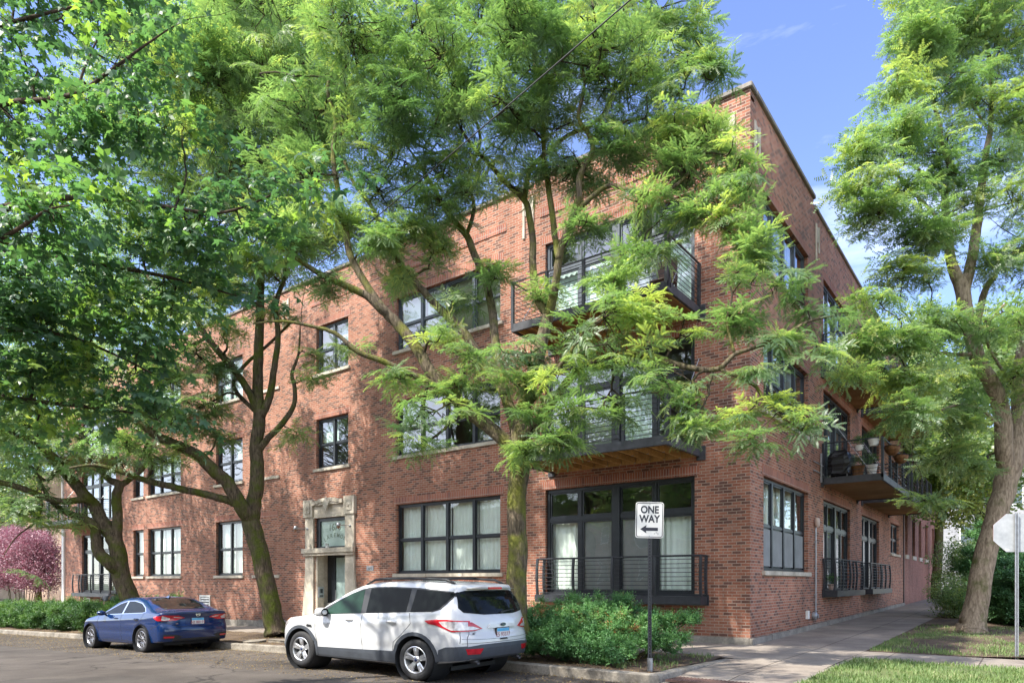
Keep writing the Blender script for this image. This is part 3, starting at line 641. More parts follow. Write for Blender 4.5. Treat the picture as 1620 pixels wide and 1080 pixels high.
# flared feet
for s, a in ((-1, a0), (1, a1)):
    d.prism([fmap(a - s * .01, .065, zr(a0) + .1), fmap(a + s * .24, .065, zr(a0) + .1), fmap(a + s * .05, .065, 1.5), fmap(a - s * .01, .065, 2.2)], (0, .062, 0))
d.box(a0 + JW, a1 - JW, .001, .065, 4.001, 4.46, fmap)
d.box(a0 - .06, a0 + JW + .02, .001, .13, 4.051, 4.70, fmap); d.box(a1 - JW - .02, a1 + .06, .001, .13, 4.051, 4.70, fmap)
# shallow segmental cornice
n = 9
for i in range(n):
    t0, t1 = i / n, (i + 1) / n; A0 = a0 + JW + .03 + (a1 - a0 - 2 * JW - .06) * t0; A1 = a0 + JW + .03 + (a1 - a0 - 2 * JW - .06) * t1
    z_ = 4.50 + .12 * math.sin(math.pi * (t0 + t1) / 2)
    d.box(A0, A1, .001, .18, z_ - .05, z_ + .09, fmap); d.box(A0, A1, .001, .15, 4.461, z_ - .051, fmap)
DS = child(d.build('door_surround', M['stone'], bevel=.014))
e = MB(); c_ = (a0 + a1) / 2; e.prism([fmap(c_, .18, 4.24), fmap(c_ + .17, .18, 4.49), fmap(c_, .18, 4.74), fmap(c_ - .17, .18, 4.49)], (0, -.05, 0))
for a in (a0 + .22, a1 - .22): e.box(a - .15, a + .15, .13, .155, 4.18, 4.58, fmap); e.lathe([(.09, 0), (.07, .03), (.02, .04)], fmap(a, .155, 4.38), (0, -1, 0), 10)
e.box(a0 - .08, a1 + .08, .076, .20, 2.68, 2.86, fmap)
e.box(a0 - .04, a1 + .04, .076, .15, 2.58, 2.679, fmap)
child(e.build('carved_ornament', M['stone'], bevel=.008), DS)
b = MB(); b.box(-16.345, -16.30, -1.1, -.003, -.3, 2.66, fmap); b.box(-14.45, -14.405, -1.1, -.003, -.3, 2.66, fmap); b.box(-16.29, -16.24, -.30, -.003, -.3, 2.64, fmap)
b.box(-16.345, -14.405, -1.0, -.003, 2.661, 2.78, fmap); b.box(-16.345, -14.405, -1.1, -.003, -.45, zr(-16) + .14, fmap)
child(b.build('entry_recess', M['stone']), DS)
f = MB(); f.box(-16.299, -15.86, -.62, -.52, -.3, 2.66, fmap); f.box(-15.859, -14.46, -.62, -.54, 2.52, 2.66, fmap); f.box(-14.86, -14.46, -.62, -.54, -.3, 2.519, fmap)
DR = child(f.build('entrance_door', M['frame']))
g = MB(); g.box(-15.859, -14.861, -.60, -.58, -.3, 2.519, fmap); child(g.build('door_glass', plain('pale_door_glass', (.38, .50, .47), .08, var=.1)), DR)
g = MB(); g.tube([fmap(-15.80, -.50, .8), fmap(-15.80, -.50, 1.3)], .015, 8); child(g.build('door_handle', M['galv']), DR)
f = MB(); F = .09
A0, A1, Z0, Z1 = -16.37, -14.55 + .15, 2.86, 4.0
f.box(A0, A1, -.16, -.06, Z0, Z0 + .07, fmap); f.box(A0, A1, -.16, -.06, Z1 - .12, Z1, fmap); f.box(A0, A0 + .22, -.16, -.06, Z0 + .07, Z1 - .12, fmap); f.box(A1 - .05, A1, -.16, -.06, Z0 + .07, Z1 - .12, fmap)
TW = child(f.build('transom_window', M['frame']))
g = MB(); g.box(A0 + .22, A1 - .05, -.13, -.12, Z0 + .07, Z1 - .12, fmap); child(g.build('frosted_pane', M['frost']), TW)
cx = -15.36
tm = lambda x, z: Matrix.Translation((x, .117, z)) @ Matrix.Rotation(R(90), 4, 'X')
child(text_mesh('1670', .36, M['etched'], tm(cx, 3.52), 'house_number', None, .001, bold=.006), TW)
# CLAREMONT on a shallow arc
word = 'CLAREMONT'; rad = 1.08
lt = MB()
for i, ch in enumerate(word):
    an = (i - 4) / 4 * R(40); x = cx + rad * math.sin(an); z = 3.27 - rad * (1 - math.cos(an))
    o = text_mesh(ch, .21, M['etched'], Matrix.Translation((x, .117, z)) @ Matrix.Rotation(R(90), 4, 'X') @ Matrix.Rotation(-an, 4, 'Z'), 'l', None, .001, bold=.004)
    lt.add([v.co[:] for v in o.data.vertices], [p.vertices[:] for p in o.data.polygons]); bpy.data.objects.remove(o)
child(lt.build('street_name', M['etched']), TW)
# goose-neck entrance lamps, camera, intercom, number plate, vents, conduit and meter
for a in (-16.75, -14.25):
    l = MB(); l.lathe([(.05, 0), (.05, .02), (.02, .03)], fmap(a, .076, 3.62), (0, -1, 0), 12); l.tube([fmap(a, .16, 3.62), fmap(a, .60, 3.62)], .012, 8)
    ln = child(l.build('wall_lamp', M['galv'], smooth=True))
    s = MB(); s.lathe([(.025, .10), (.06, .08), (.075, .02), (.075, -.02), (.06, -.025), (0.001, -.025)], fmap(a, .60, 3.60), (0, 0, 1), 14); child(s.build('lamp_shade', M['galv'], smooth=True), ln)
    s = MB(); s.lathe([(.001, -.12), (.045, -.10), (.058, -.06), (.05, -.026)], fmap(a, .60, 3.60), (0, 0, 1), 12); child(s.build('bulb', plain('amber_lamp_glass', (.25, .13, .08), .2), smooth=True), ln)
b = MB(); b.box(-15.62, -15.50, .02, .10, 2.87, 2.94, fmap); b.lathe([(.035, 0), (.035, .12), (.02, .13)], fmap(-15.56, .02, 2.99), (0, -1, 0), 10); child(b.build('security_camera', M['white']))
b = MB(); b.box(-16.238, -16.18, -.27, -.02, 1.0, 1.42, fmap); ic = child(b.build('intercom', M['galv'], bevel=.01))
b = MB(); b.box(-16.18, -16.174, -.20, -.09, 1.18, 1.34, fmap); b.box(-16.18, -16.172, -.22, -.07, 1.05, 1.10, fmap); child(b.build('keypad', M['frame']), ic)
b = MB(); b.box(-13.45, -13.08, .001, .016, 2.00, 2.16, fmap); pl = child(b.build('number_plate', M['galv'], bevel=.004))
child(text_mesh('1670', .12, M['frame'], Matrix.Translation((-13.265, -.017, 2.035)) @ Matrix.Rotation(R(90), 4, 'X'), 'plate_digits', None, .001), pl)
for a in (-24.3, -36.9):
    z0 = zr(a) + .60; v = MB(); W2, H2 = .44, .85
    v.box(a - W2, a + W2, .001, .035, z0, z0 + .07, fmap); v.box(a - W2, a + W2, .001, .035, z0 + H2 - .07, z0 + H2, fmap); v.box(a - W2, a - W2 + .07, .001, .035, z0 + .07, z0 + H2 - .07, fmap); v.box(a + W2 - .07, a + W2, .001, .035, z0 + .07, z0 + H2 - .07, fmap)
    vn = child(v.build('vent', M['white'])); s = MB()
    for i in range(6): zz = z0 + .09 + i * .117; s.prism([fmap(a - W2 + .071, .004, zz + .055), fmap(a + W2 - .071, .004, zz + .055), fmap(a + W2 - .071, .05, zz), fmap(a - W2 + .071, .05, zz)], (0, 0, .012))
    child(s.build('louvre', M['white']), vn); s = MB(); s.box(a - W2 + .071, a + W2 - .071, .001, .003, z0 + .071, z0 + H2 - .071, fmap); child(s.build('vent_backing', M['frame']), vn)
b = MB(); b.tube([smap(5.95, .05, 3.30), smap(5.95, .05, .75)], .022, 8); b.tube([smap(5.95, .05, .75), smap(5.75, .09, .62), smap(5.75, .02, .6)], .03, 8)
for z in (1.2, 2.0, 2.8): b.box(5.90, 6.0, .001, .075, z, z + .03, smap)
cdn = child(b.build('conduit', M['galv'])); s = MB(); s.lathe([(.04, -.12), (.075, -.08), (.08, .10), (.05, .16), (.001, .17)], smap(5.95, .09, 3.38), (0, 0, 1), 12); child(s.build('junction_cap', plain('beige_cap', (.55, .42, .36), .5), smooth=True), cdn)
s = MB(); s.lathe([(.12, 0), (.12, .10), (.07, .13), (.07, .16), (.001, .17)], smap(5.75, .01, .58), (1, 0, 0), 16); child(s.build('electric_meter', M['galv']), cdn)
b = MB(); b.box(4.95, 5.15, .001, .07, .52, .76, smap); child(b.build('outlet_box', M['white'], bevel=.006))
b = MB()
for z in (4.95, 5.22): b.box(6.25 - .5, 6.9, .03, .055, z, z + .03, smap)
b.box(6.62, 6.68, .02, 1.0 - .93, 4.7, 5.6, smap); child(b.build('pipe_bracket', M['galv']))
b = MB(); b.box(WL - .02, WL + .14, .09 - .19, .0 - .002, -.4, 4.6); b.tube([(WL - .09, -.06, -.4), (WL - .09, -.06, ROOF)], .06, 8); child(b.build('downspout', M['white']))
b = MB(); b.box(24.33, 24.39, .005, .05, .4, 10.2, smap); child(b.build('wall_joint', M['frame']))

# ------------------------------------------------------------------ the neighbour down the alley
NB = empty('painted_brick_building', (0, 30, .4)); tag(NB, 'lower purplish brick building with narrow windows further down the alley walk', 'building')
def nchild(o, par=None):
    return child(o, par or NB)
no = [(a, a + w_, 3.05, 5.2) for (a, w_) in ((25.2, .9), (27.9, 1.25), (30.7, 1.3), (33.8, 1.4), (37.6, 1.3))] + [(a, a + 1.3, 6.6, 8.6) for a in (25.2, 28, 31, 34, 37.4)]
b = MB(); wall_mesh(b, 24.41, 42.0, 0, 10.3, no, lambda a, o, z: (o - .02, a, z), .25); nchild(b.build('wall', M['brick2']))
b = MB(); b.box(-14, -.3, 24.42, 24.7, 0, 10.3); b.box(-14, -.3, 41.7, 42, 0, 10.3); nchild(b.build('end_wall', M['brick']))
b = MB(); b.box(-14, -.3, 24.8, 41.6, 10.0, 10.1); b.box(-.3, .05, 24.42, 42.05, 10.301, 10.40); nchild(b.build('roof', M['coping']))
nm = lambda a, o, z: (o - .02, a, z)
for (a0, a1, z0, z1) in no:
    f = MB(); f.box(a0, a1, -.2, -.12, z0, z0 + .07, nm); f.box(a0, a1, -.2, -.12, z1 - .07, z1, nm); f.box(a0, a0 + .07, -.2, -.12, z0 + .07, z1 - .07, nm); f.box(a1 - .07, a1, -.2, -.12, z0 + .07, z1 - .07, nm); f.box(a0 + .07, a1 - .07, -.2, -.13, (z0 + z1) / 2 - .03, (z0 + z1) / 2 + .03, nm)
    wn_ = nchild(f.build('window', M['frame'])); g = MB(); g.quad(nm(a0, -.17, z0), nm(a1, -.17, z0), nm(a1, -.17, z1), nm(a0, -.17, z1)); nchild(g.build('pane', plain('dark_glass', (.03, .035, .04), .05), recalc=False), wn_)
    s = MB(); s.box(a0 - .1, a1 + .1, .001, .07, z0 - .22, z0 - .003, nm); nchild(s.build('sill', M['stone']), wn_)
b = MB(); b.tube([nm(38.9, .06, .5), nm(38.9, .06, 5.6)], .04, 8); b.tube([nm(41.2, .06, .5), nm(41.2, .06, 9.8)], .05, 8); nchild(b.build('drainpipe', M['galv']))
b = MB(); b.tube([nm(27, .03, 5.55), nm(27, .5, 5.75), nm(27, .75, 5.6)], .02, 6); b.lathe([(.03, .1), (.13, 0)], nm(27, .75, 5.5), (0, 0, 1), 10); nchild(b.build('wall_lamp', M['galv']))
# grey sided house closing the alley, beige walk-up far left, pale house beyond
def far_house(name, label, x0, x1, y0, y1, h, mat, rows, cols, face):
    o = empty(name, ((x0 + x1) / 2, (y0 + y1) / 2, 0)); tag(o, label, 'building')
    def ch(q, par=None): return child(q, par or o)
    ops = []; A0, A1 = ((x0, x1) if face in 'fb' else (y0, y1))
    for r_ in range(rows):
        for c in range(cols):
            a = A0 + (A1 - A0) * (c + .5) / cols; z = 1.6 + r_ * 3.1; ops.append((a - .6, a + .6, z, z + 1.7))
    mp = {'f': lambda a, q, z: (a, y0 - q, z), 's': lambda a, q, z: (x1 + q, a, z), 'b': lambda a, q, z: (a, y1 + q, z)}[face]
    b = MB(); wall_mesh(b, A0, A1, -.8, h, ops, mp, .15); ch(b.build('wall', mat))
    for xa in (x0, x1 - .2): b = MB(); b.box(xa, xa + .2, y0 + (.01 if face == 'f' else 0), y1 - (.01 if face == 'b' else 0), -.8, h); ch(b.build('side_wall', mat))
    b = MB(); b.box(x0 + .21, x1 - .21, y0 + .21, y1 - .21, h - .5, h - .4); b.box(x0 - .08, x1 + .08, y0 - .08, y1 + .08, h + .002, h + .18); ch(b.build('roof', M['coping']))
    for (p, q, r_, s_) in ops:
        f = MB(); 
        for (u, v, k, l) in ((p, q, r_, r_ + .08), (p, q, s_ - .08, s_), (p, p + .08, r_ + .08, s_ - .08), (q - .08, q, r_ + .08, s_ - .08), (p + .08, q - .08, (r_ + s_) / 2 - .04, (r_ + s_) / 2 + .04)): f.box(u, v, -.12, -.02, k, l, mp)
        w2 = ch(f.build('window', M['white'])); g = MB(); g.quad(mp(p, -.08, r_), mp(q, -.08, r_), mp(q, -.08, s_), mp(p, -.08, s_)); ch(g.build('pane', M['dglass'], recalc=False), w2)
    return o
M['dglass'] = plain('far_window_glass', (.10, .13, .15), .05)
M['siding'] = brick_mat('grey_siding', [(.30, .31, .33), (.32, .33, .35), (.34, .35, .37)], (.28, .29, .31), (.20, .21, .23), w_=4.0, h_=.16, darkfrac=.1, stain=.1)
far_house('grey_sided_house', 'tall pale grey sided house behind the trees at the end of the alley', -3.5, 12, 52, 62, 12.5, M['siding'], 3, 5, 'f')
far_house('beige_brick_house', 'beige brick house behind the purple tree at the left edge', -72, -53, 8, 20, 11.5, M['brick3'], 3, 5, 'f')
far_house('beige_brick_house', 'pale stone house partly hidden behind the mossy tree far down the street', -98, -78, 2, 16, 10.5, M['stone'], 3, 5, 'f')

for i, (x0, x1, h, mm) in enumerate([(-62, -44, 9.5, 'brick'), (-42, -27, 8.5, 'brick3'), (-25, -11, 9.8, 'brick'), (-9, 6, 8.8, 'brick2'), (8, 24, 9.6, 'brick3')]):
    far_house('terraced_house', ['red brick house farthest left across the street, behind the photographer', 'beige brick house across the street left of the tall red one', 'tall red brick house straight across the street from the cars', 'purplish brick house across the street behind the photographer', 'beige brick house across the street at the right'][i], x0, x1, -46, -34, h, M[mm], 2, 4, 'b')
# ------------------------------------------------------------------ cars: implicit body, surface-nets mesh, panels laid on the surface
def pchip(xs, ys):
    xs = np.array(xs, float); ys = np.array(ys, float); h = np.diff(xs); d = np.diff(ys) / h; m = np.zeros(len(xs)); m[0] = d[0]; m[-1] = d[-1]
    for i in range(1, len(xs) - 1):
        if d[i - 1] * d[i] > 0: w1 = 2 * h[i] + h[i - 1]; w2 = h[i] + 2 * h[i - 1]; m[i] = (w1 + w2) / (w1 / d[i - 1] + w2 / d[i])
    def f(x):
        x = np.clip(x, xs[0], xs[-1]); i = np.clip(np.searchsorted(xs, x) - 1, 0, len(h) - 1); t = (x - xs[i]) / h[i]
        return ys[i] * (1 + 2 * t) * (1 - t) ** 2 + h[i] * m[i] * t * (1 - t) ** 2 + ys[i + 1] * t * t * (3 - 2 * t) + h[i] * m[i + 1] * t * t * (t - 1)
    return f
def smax(a, b, k):
    h = np.maximum(k - np.abs(a - b), 0) / k; return np.maximum(a, b) + h * h * k * .25
class Car:
    def __init__(s, top, bot, plan, belt, rearx, frontx, wheels, wr, arch, tum, k=.07, crown=.05):
        s.T = pchip(*zip(*top)); s.B = pchip(*zip(*bot)); s.Wp = pchip(*zip(*plan)); s.belt = pchip(*zip(*belt)); s.Rx = pchip(*zip(*rearx)); s.Fx = pchip(*zip(*frontx))
        s.wheels = wheels; s.wr = wr; s.arch = arch; s.tum = tum; s.k = k; s.crown = crown; s.ztop = max(t[1] for t in top); s.x0 = min(r[1] for r in rearx) - .1; s.x1 = max(r[1] for r in frontx) + .1
    def W(s, x, z):
        zb = s.belt(x); w = s.Wp(x)
        lo = w * (1 - .05 * np.clip((.62 - z) / .4, 0, 1.2) ** 2) - .030 * np.clip((z - .66) / (zb - .66), 0, 1) ** 2.2
        lo = lo + .014 * np.exp(-((z - (zb - .12)) / .045) ** 2) - .012 * np.exp(-((z - .52) / .07) ** 2) * (np.abs(x - 1.33) < 1.0)
        return lo - np.maximum(z - zb, 0) * s.tum
    def f(s, x, y, z, arches=True):
        e = .02; T = s.T(x); sl = (s.T(x + e) - s.T(x - e)) / (2 * e)
        ay = np.abs(y)
        g = (z - (T - s.crown * (ay / .9) ** 2.2)) / np.sqrt(1 + sl * sl)
        g = smax(g, (ay - s.W(x, z)) * .97, s.k)
        g = smax(g, (s.Rx(z) + .30 * (ay / .95) ** 4 * .7 + .05 * (ay / .9) ** 2 - x) * .95, s.k)
        g = smax(g, (x - (s.Fx(z) - .42 * (ay / .92) ** 3.4 - .08 * (ay / .9) ** 2)) * .9, s.k)
        g = smax(g, s.B(x) - z, s.k * .6)
        if arches:
            for xw in s.wheels:
                c = np.sqrt((x - xw) ** 2 + (z - s.wr) ** 2) - s.arch; c = np.maximum(c, .52 - ay); g = np.maximum(g, -c)
        return g
    def body(s, h=.03):
        xs = np.arange(s.x0, s.x1 + h, h); ys = np.arange(-1.05 + .0001, 1.05 + h, h); zs = np.arange(.08, s.ztop + .12, h)
        X, Y, Z = np.meshgrid(xs, ys, zs, indexing='ij'); G = s.f(X, Y, Z); nx, ny, nz_ = G.shape; S = G < 0
        c = np.zeros((nx - 1, ny - 1, nz_ - 1), int)
        for dx in (0, 1):
            for dy in (0, 1):
                for dz in (0, 1): c += S[dx:nx - 1 + dx, dy:ny - 1 + dy, dz:nz_ - 1 + dz]
        act = (c > 0) & (c < 8); idx = -np.ones(act.shape, int); n = act.sum(); idx[act] = np.arange(n)
        I, J, K = np.nonzero(act); acc = np.zeros((n, 3)); cnt = np.zeros(n); pts = np.stack([X, Y, Z], -1)
        cor = [(a, b_, c_) for a in (0, 1) for b_ in (0, 1) for c_ in (0, 1)]
        for p in cor:
            for q in cor:
                if sum(abs(a - b_) for a, b_ in zip(p, q)) == 1 and p < q:
                    ga = G[I + p[0], J + p[1], K + p[2]]; gb = G[I + q[0], J + q[1], K + q[2]]; m = (ga < 0) != (gb < 0)
                    t = np.where(m, ga / np.where(m, ga - gb, 1), 0)[:, None]
                    pt = pts[I + p[0], J + p[1], K + p[2]] * (1 - t) + pts[I + q[0], J + q[1], K + q[2]] * t
                    acc[m] += pt[m]; cnt[m] += 1
        V = acc / cnt[:, None]; F = []
        def emit(m, ax):
            a, b_, c_ = np.nonzero(m); u, v = [(1, 2), (2, 0), (0, 1)][ax]; D = np.eye(3, dtype=int)
            base = np.stack([a, b_, c_], 1); q = [base - D[u] - D[v], base - D[v], base, base - D[u]]
            ok = np.all(np.stack(q).min(0) >= 0, axis=1) & np.all(base < np.array(act.shape), axis=1)
            q = [k[ok] for k in q]; ids = np.stack([idx[k[:, 0], k[:, 1], k[:, 2]] for k in q], 1)
            sgn = S[a[ok], b_[ok], c_[ok]]; ids[~sgn] = ids[~sgn][:, ::-1]; F.extend(ids[(ids >= 0).all(1)].tolist())
        m = np.zeros(G.shape, bool); m[:-1] = S[:-1] != S[1:]; emit(m[:, :, :], 0)
        m = np.zeros(G.shape, bool); m[:, :-1] = S[:, :-1] != S[:, 1:]; emit(m, 1)
        m = np.zeros(G.shape, bool); m[:, :, :-1] = S[:, :, :-1] != S[:, :, 1:]; emit(m, 2)
        return V, F
    def hit(s, axis, sgn, p, q):
        """march onto the un-arched surface; axis 'y': p=x,q=z ; 'x': p=y,q=z ; 'z': p=x,q=y"""
        p = np.array(p, float); q = np.array(q, float); lo = np.zeros(len(p)); 
        if axis == 'y': hi = np.full(len(p), 1.1); ev = lambda t: s.f(p, t * sgn, q, False); mk = lambda t: np.stack([p, t * sgn, q], 1)
        elif axis == 'x': lo[:] = 1.3; hi = np.full(len(p), s.x0 if sgn < 0 else s.x1); ev = lambda t: s.f(t, p, q, False); mk = lambda t: np.stack([t, p, q], 1)
        else: lo[:] = .6; hi = np.full(len(p), 2.2); ev = lambda t: s.f(p, q, t, False); mk = lambda t: np.stack([p, q, t], 1)
        for _ in range(30):
            mid = (lo + hi) / 2; ins = ev(mid) < 0; lo = np.where(ins, mid, lo); hi = np.where(ins, hi, mid)
        X = mk((lo + hi) / 2); e = 2e-3
        Gd = np.stack([s.f(X[:, 0] + e, X[:, 1], X[:, 2], False) - s.f(X[:, 0] - e, X[:, 1], X[:, 2], False), s.f(X[:, 0], X[:, 1] + e, X[:, 2], False) - s.f(X[:, 0], X[:, 1] - e, X[:, 2], False), s.f(X[:, 0], X[:, 1], X[:, 2] + e, False) - s.f(X[:, 0], X[:, 1], X[:, 2] - e, False)], 1)
        Gd /= np.linalg.norm(Gd, axis=1)[:, None] + 1e-9; return X, Gd
    def panel(s, b, axis, sgn, poly, off=.006, step=.05, rim=.012):
        n = len(poly); bd = []
        for i in range(n):
            p, q = poly[i], poly[(i + 1) % n]; L = math.dist(p, q); k = max(1, int(L / step)); bd += [(p[0] + (q[0] - p[0]) * j / k, p[1] + (q[1] - p[1]) * j / k) for j in range(k)]
        m = len(bd); xs = [p[0] for p in bd]; ys = [p[1] for p in bd]; inner = []
        def inside(x, y):
            c = False
            for i in range(m):
                (x1, y1), (x2, y2) = bd[i], bd[(i + 1) % m]
                if (y1 > y) != (y2 > y) and x < (x2 - x1) * (y - y1) / (y2 - y1) + x1: c = not c
            return c
        x = min(xs) + step * .6
        while x < max(xs):
            y = min(ys) + step * .6
            while y < max(ys):
                if inside(x, y) and min((x - a) ** 2 + (y - c) ** 2 for a, c in bd) > (step * .45) ** 2: inner.append((x, y))
                y += step
            x += step
        vs, _, fs, *_ = geometry.delaunay_2d_cdt([Vector(p) for p in bd + inner], [], [list(range(m))], 1, 1e-5)
        X, Nn = s.hit(axis, sgn, [v.x for v in vs], [v.y for v in vs]); A = X + Nn * off; i0 = len(b.v)
        b.v += [tuple(v) for v in A]; b.f += [tuple(i0 + k for k in f) for f in fs]
        if rim and len(vs) >= m:
            Xb, Nb = s.hit(axis, sgn, [p[0] for p in bd], [p[1] for p in bd]); O = Xb + Nb * off; In = Xb - Nb * rim; i1 = len(b.v)
            b.v += [tuple(v) for v in O] + [tuple(v) for v in In]
            for k in range(m): b.f.append((i1 + k, i1 + (k + 1) % m, i1 + m + (k + 1) % m, i1 + m + k))
    def strip(s, b, axis, sgn, line, w_=.009, off=.002, step=.04):
        pts = []
        for p, q in zip(line, line[1:]):
            k = max(1, int(math.dist(p, q) / step)); pts += [(p[0] + (q[0] - p[0]) * j / k, p[1] + (q[1] - p[1]) * j / k) for j in range(k)]
        pts.append(line[-1]); X, Nn = s.hit(axis, sgn, [p[0] for p in pts], [p[1] for p in pts])
        T = np.gradient(X, axis=0); Sd = np.cross(T, Nn); Sd /= np.linalg.norm(Sd, axis=1)[:, None] + 1e-9
        for k in range(len(pts) - 1):
            b.quad(X[k] + Nn[k] * off + Sd[k] * w_ / 2, X[k + 1] + Nn[k + 1] * off + Sd[k + 1] * w_ / 2, X[k + 1] + Nn[k + 1] * off - Sd[k + 1] * w_ / 2, X[k] + Nn[k] * off - Sd[k] * w_ / 2)
def car_paint(name, col, rough=.32, coat=1.0, metal=0.0, var=.02):
    m = plain(name, col, rough, metal, var=var, scale=3, coat=coat); return m
M['cglass'] = plain('tinted_car_glass', (.008, .010, .010), .02, spec=.15, var=.2)
M['cglasss'] = plain('dark_side_glass', (.006, .008, .008), .02, spec=.06, var=.2)
M['cglassg'] = plain('clear_car_glass', (.018, .042, .030), .02, spec=.08, var=.5, scale=3)
M['tyre'] = plain('tyre_rubber', (.022, .022, .024), .75, var=.3, scale=20, bump=.3)
M['alloy'] = plain('silver_alloy', (.62, .63, .65), .28, .75, var=.04)
M['alloyd'] = plain('machined_dark_alloy', (.34, .34, .36), .3, .8, var=.1)
M['dark'] = plain('black_plastic', (.018, .019, .021), .55, var=.2)
M['clad'] = plain('grey_plastic_cladding', (.060, .068, .082), .5, var=.15)
M['chrome'] = plain('chrome_trim', (.75, .76, .78), .12, 1.0, var=.02)
M['redlens'] = plain('red_lamp_lens', (.50, .012, .025), .12, var=.25, scale=14, coat=.6)
M['clearlens'] = plain('clear_lamp_lens', (.62, .58, .58), .15, .2, var=.3, scale=16, coat=.6)
M['amber'] = plain('amber_lens', (.55, .24, .06), .2, coat=.5)
M['plateblue'] = plain('plate_blue', (.10, .42, .68), .45)
M['pipe'] = plain('tail_pipe_steel', (.07, .07, .075), .45, .6)
M['navy'] = plain('navy_emblem', (.02, .035, .10), .25)
M['gap'] = plain('door_gap', (.03, .03, .035), .8)

def wheel(root, x, side, y, r, rimr, spokes, twin, width=.23):
    """one wheel at its axle; side=+1 left. wheel > tyre is the mesh 'tyre', rim, hub cap"""
    wo = MB(); c = (x, y, r); ax = (0, side, 0); h = width / 2
    prof = [(rimr - .01, -h + .01), (rimr + .02, -h), (r - .05, -h - .004), (r - .012, -h + .025), (r, -h + .05)]
    for k in range(5):
        a = -h + .05 + (2 * h - .1) * (k + .3) / 5; prof += [(r, a), (r - .010, a + .004), (r - .010, a + .012), (r, a + .016)]
    prof += [(r, h - .05), (r - .012, h - .025), (r - .05, h + .004), (rimr + .02, h), (rimr - .005, h - .006), (rimr - .02, h - .03)]
    wo.lathe(prof, c, ax, 48); ty = wo.build('wheel', M['tyre'], root, smooth=True)
    rm = MB(); rm.lathe([(rimr - .008, h - .004), (rimr - .018, h + .002), (rimr - .03, h - .012), (rimr - .035, h - .05), (rimr - .04, -h + .02)], c, ax, 48)
    cz = Vector(c); sx = Vector((1, 0, 0)); sz = Vector((0, 0, 1)); sy = Vector((0, side, 0))
    def pt(rr, an, d): return cz + (sx * math.cos(an) + sz * math.sin(an)) * rr + sy * d
    for k in range(spokes):
        an = 2 * math.pi * k / spokes + math.pi / 2
        arms = ((-.13, -.20), (.13, .20)) if twin == 2 else (((0, .0),) if twin == 1 else ((0, .30),))
        for (da, db) in arms:
            wd0, wd1 = (.030, .024) if twin == 2 else (.016, .026)
            a0, a1 = an + da, an + db * .8
            def qd(rr, a, wd, d): 
                t = wd / rr; return [pt(rr, a - t, d - .012), pt(rr, a - t * .6, d + .004), pt(rr, a + t * .6, d + .004), pt(rr, a + t, d - .012)]
            st = [qd(.05, a0, wd0 * .9, h - .040), qd(.10, (a0 * .7 + a1 * .3), wd0, h - .022), qd(rimr * .62, (a0 + a1) / 2, wd0, h - .014), qd(rimr - .02, a1, wd1, h - .012)]
            for A, B_ in zip(st, st[1:]):
                for i in range(3): rm.quad(A[i], A[i + 1], B_[i + 1], B_[i])
    rm.lathe([(.001, h - .016), (.045, h - .018), (.062, h - .03), (.066, h - .06)], c, ax, 24)
    rm.build('rim', M['alloy'] if twin == 2 else M['alloyd'], ty, smooth=False, recalc=False)
    dk = MB(); dk.lathe([(.001, h - .085), (rimr - .036, h - .085)], c, ax, 32); dk.lathe([(.065, h - .07), (.125, h - .07), (.125, h - .08)], c, ax, 32); dk.build('brake_disc', M['dark'], ty)
    hb = MB(); hb.lathe([(.001, h - .010), (.026, h - .012), (.030, h - .020)], c, ax, 20); hb.build('hub_cap', M['navy'] if twin == 2 else M['dark'], ty, smooth=True)
    return ty
def plate(root, c, car, tilt, txt, frame=True):
    """licence plate on the rear face: c=(x,y,z)"""
    b = MB(); x, y, z = c
    if frame: b.box(x - .012, x + .004, y - .17, y + .17, z - .095, z + .095); fr = b.build('plate_frame', M['dark'], root, bevel=.004)
    p = MB(); p.box(x - .018, x - .0125, y - .152, y + .152, z - .076, z + .076); pl = p.build('licence_plate', M['white'], root)
    q = MB(); q.box(x - .0195, x - .0182, y - .15, y + .15, z + .022, z + .074); q.build('plate_band', M['plateblue'], pl)
    mt = Matrix.Translation((x - .0195, y, z - .062)) @ Matrix(((0, 0, -1, 0), (-1, 0, 0, 0), (0, 1, 0, 0), (0, 0, 0, 1)))
    text_mesh(txt, .10, plain('plate_red', (.32, .06, .09), .5), mt, 'plate_digits', pl, .0008, sx=.92)
def finish_car(root, car, paint, name='body'):
    V, F = car.body(); b = MB(); b.v = [tuple(v) for v in V]; b.f = [tuple(f) for f in F]
    body = b.build(name, paint, root, smooth=True, recalc=True)
    # dark wheel wells and floor
    d = MB()
    for xw in car.wheels:
        for s_ in (-1, 1):
            pr = [(car.arch - .004, 0), (car.arch - .004, .42)]; d.lathe(pr, (xw, s_ * .50, car.wr), (0, s_, 0), 40)
    d.box(car.wheels[0] - .4, car.wheels[1] + .4, -.55, .55, .17, .24); d.build('underbody', M['dark'], root)
    return body

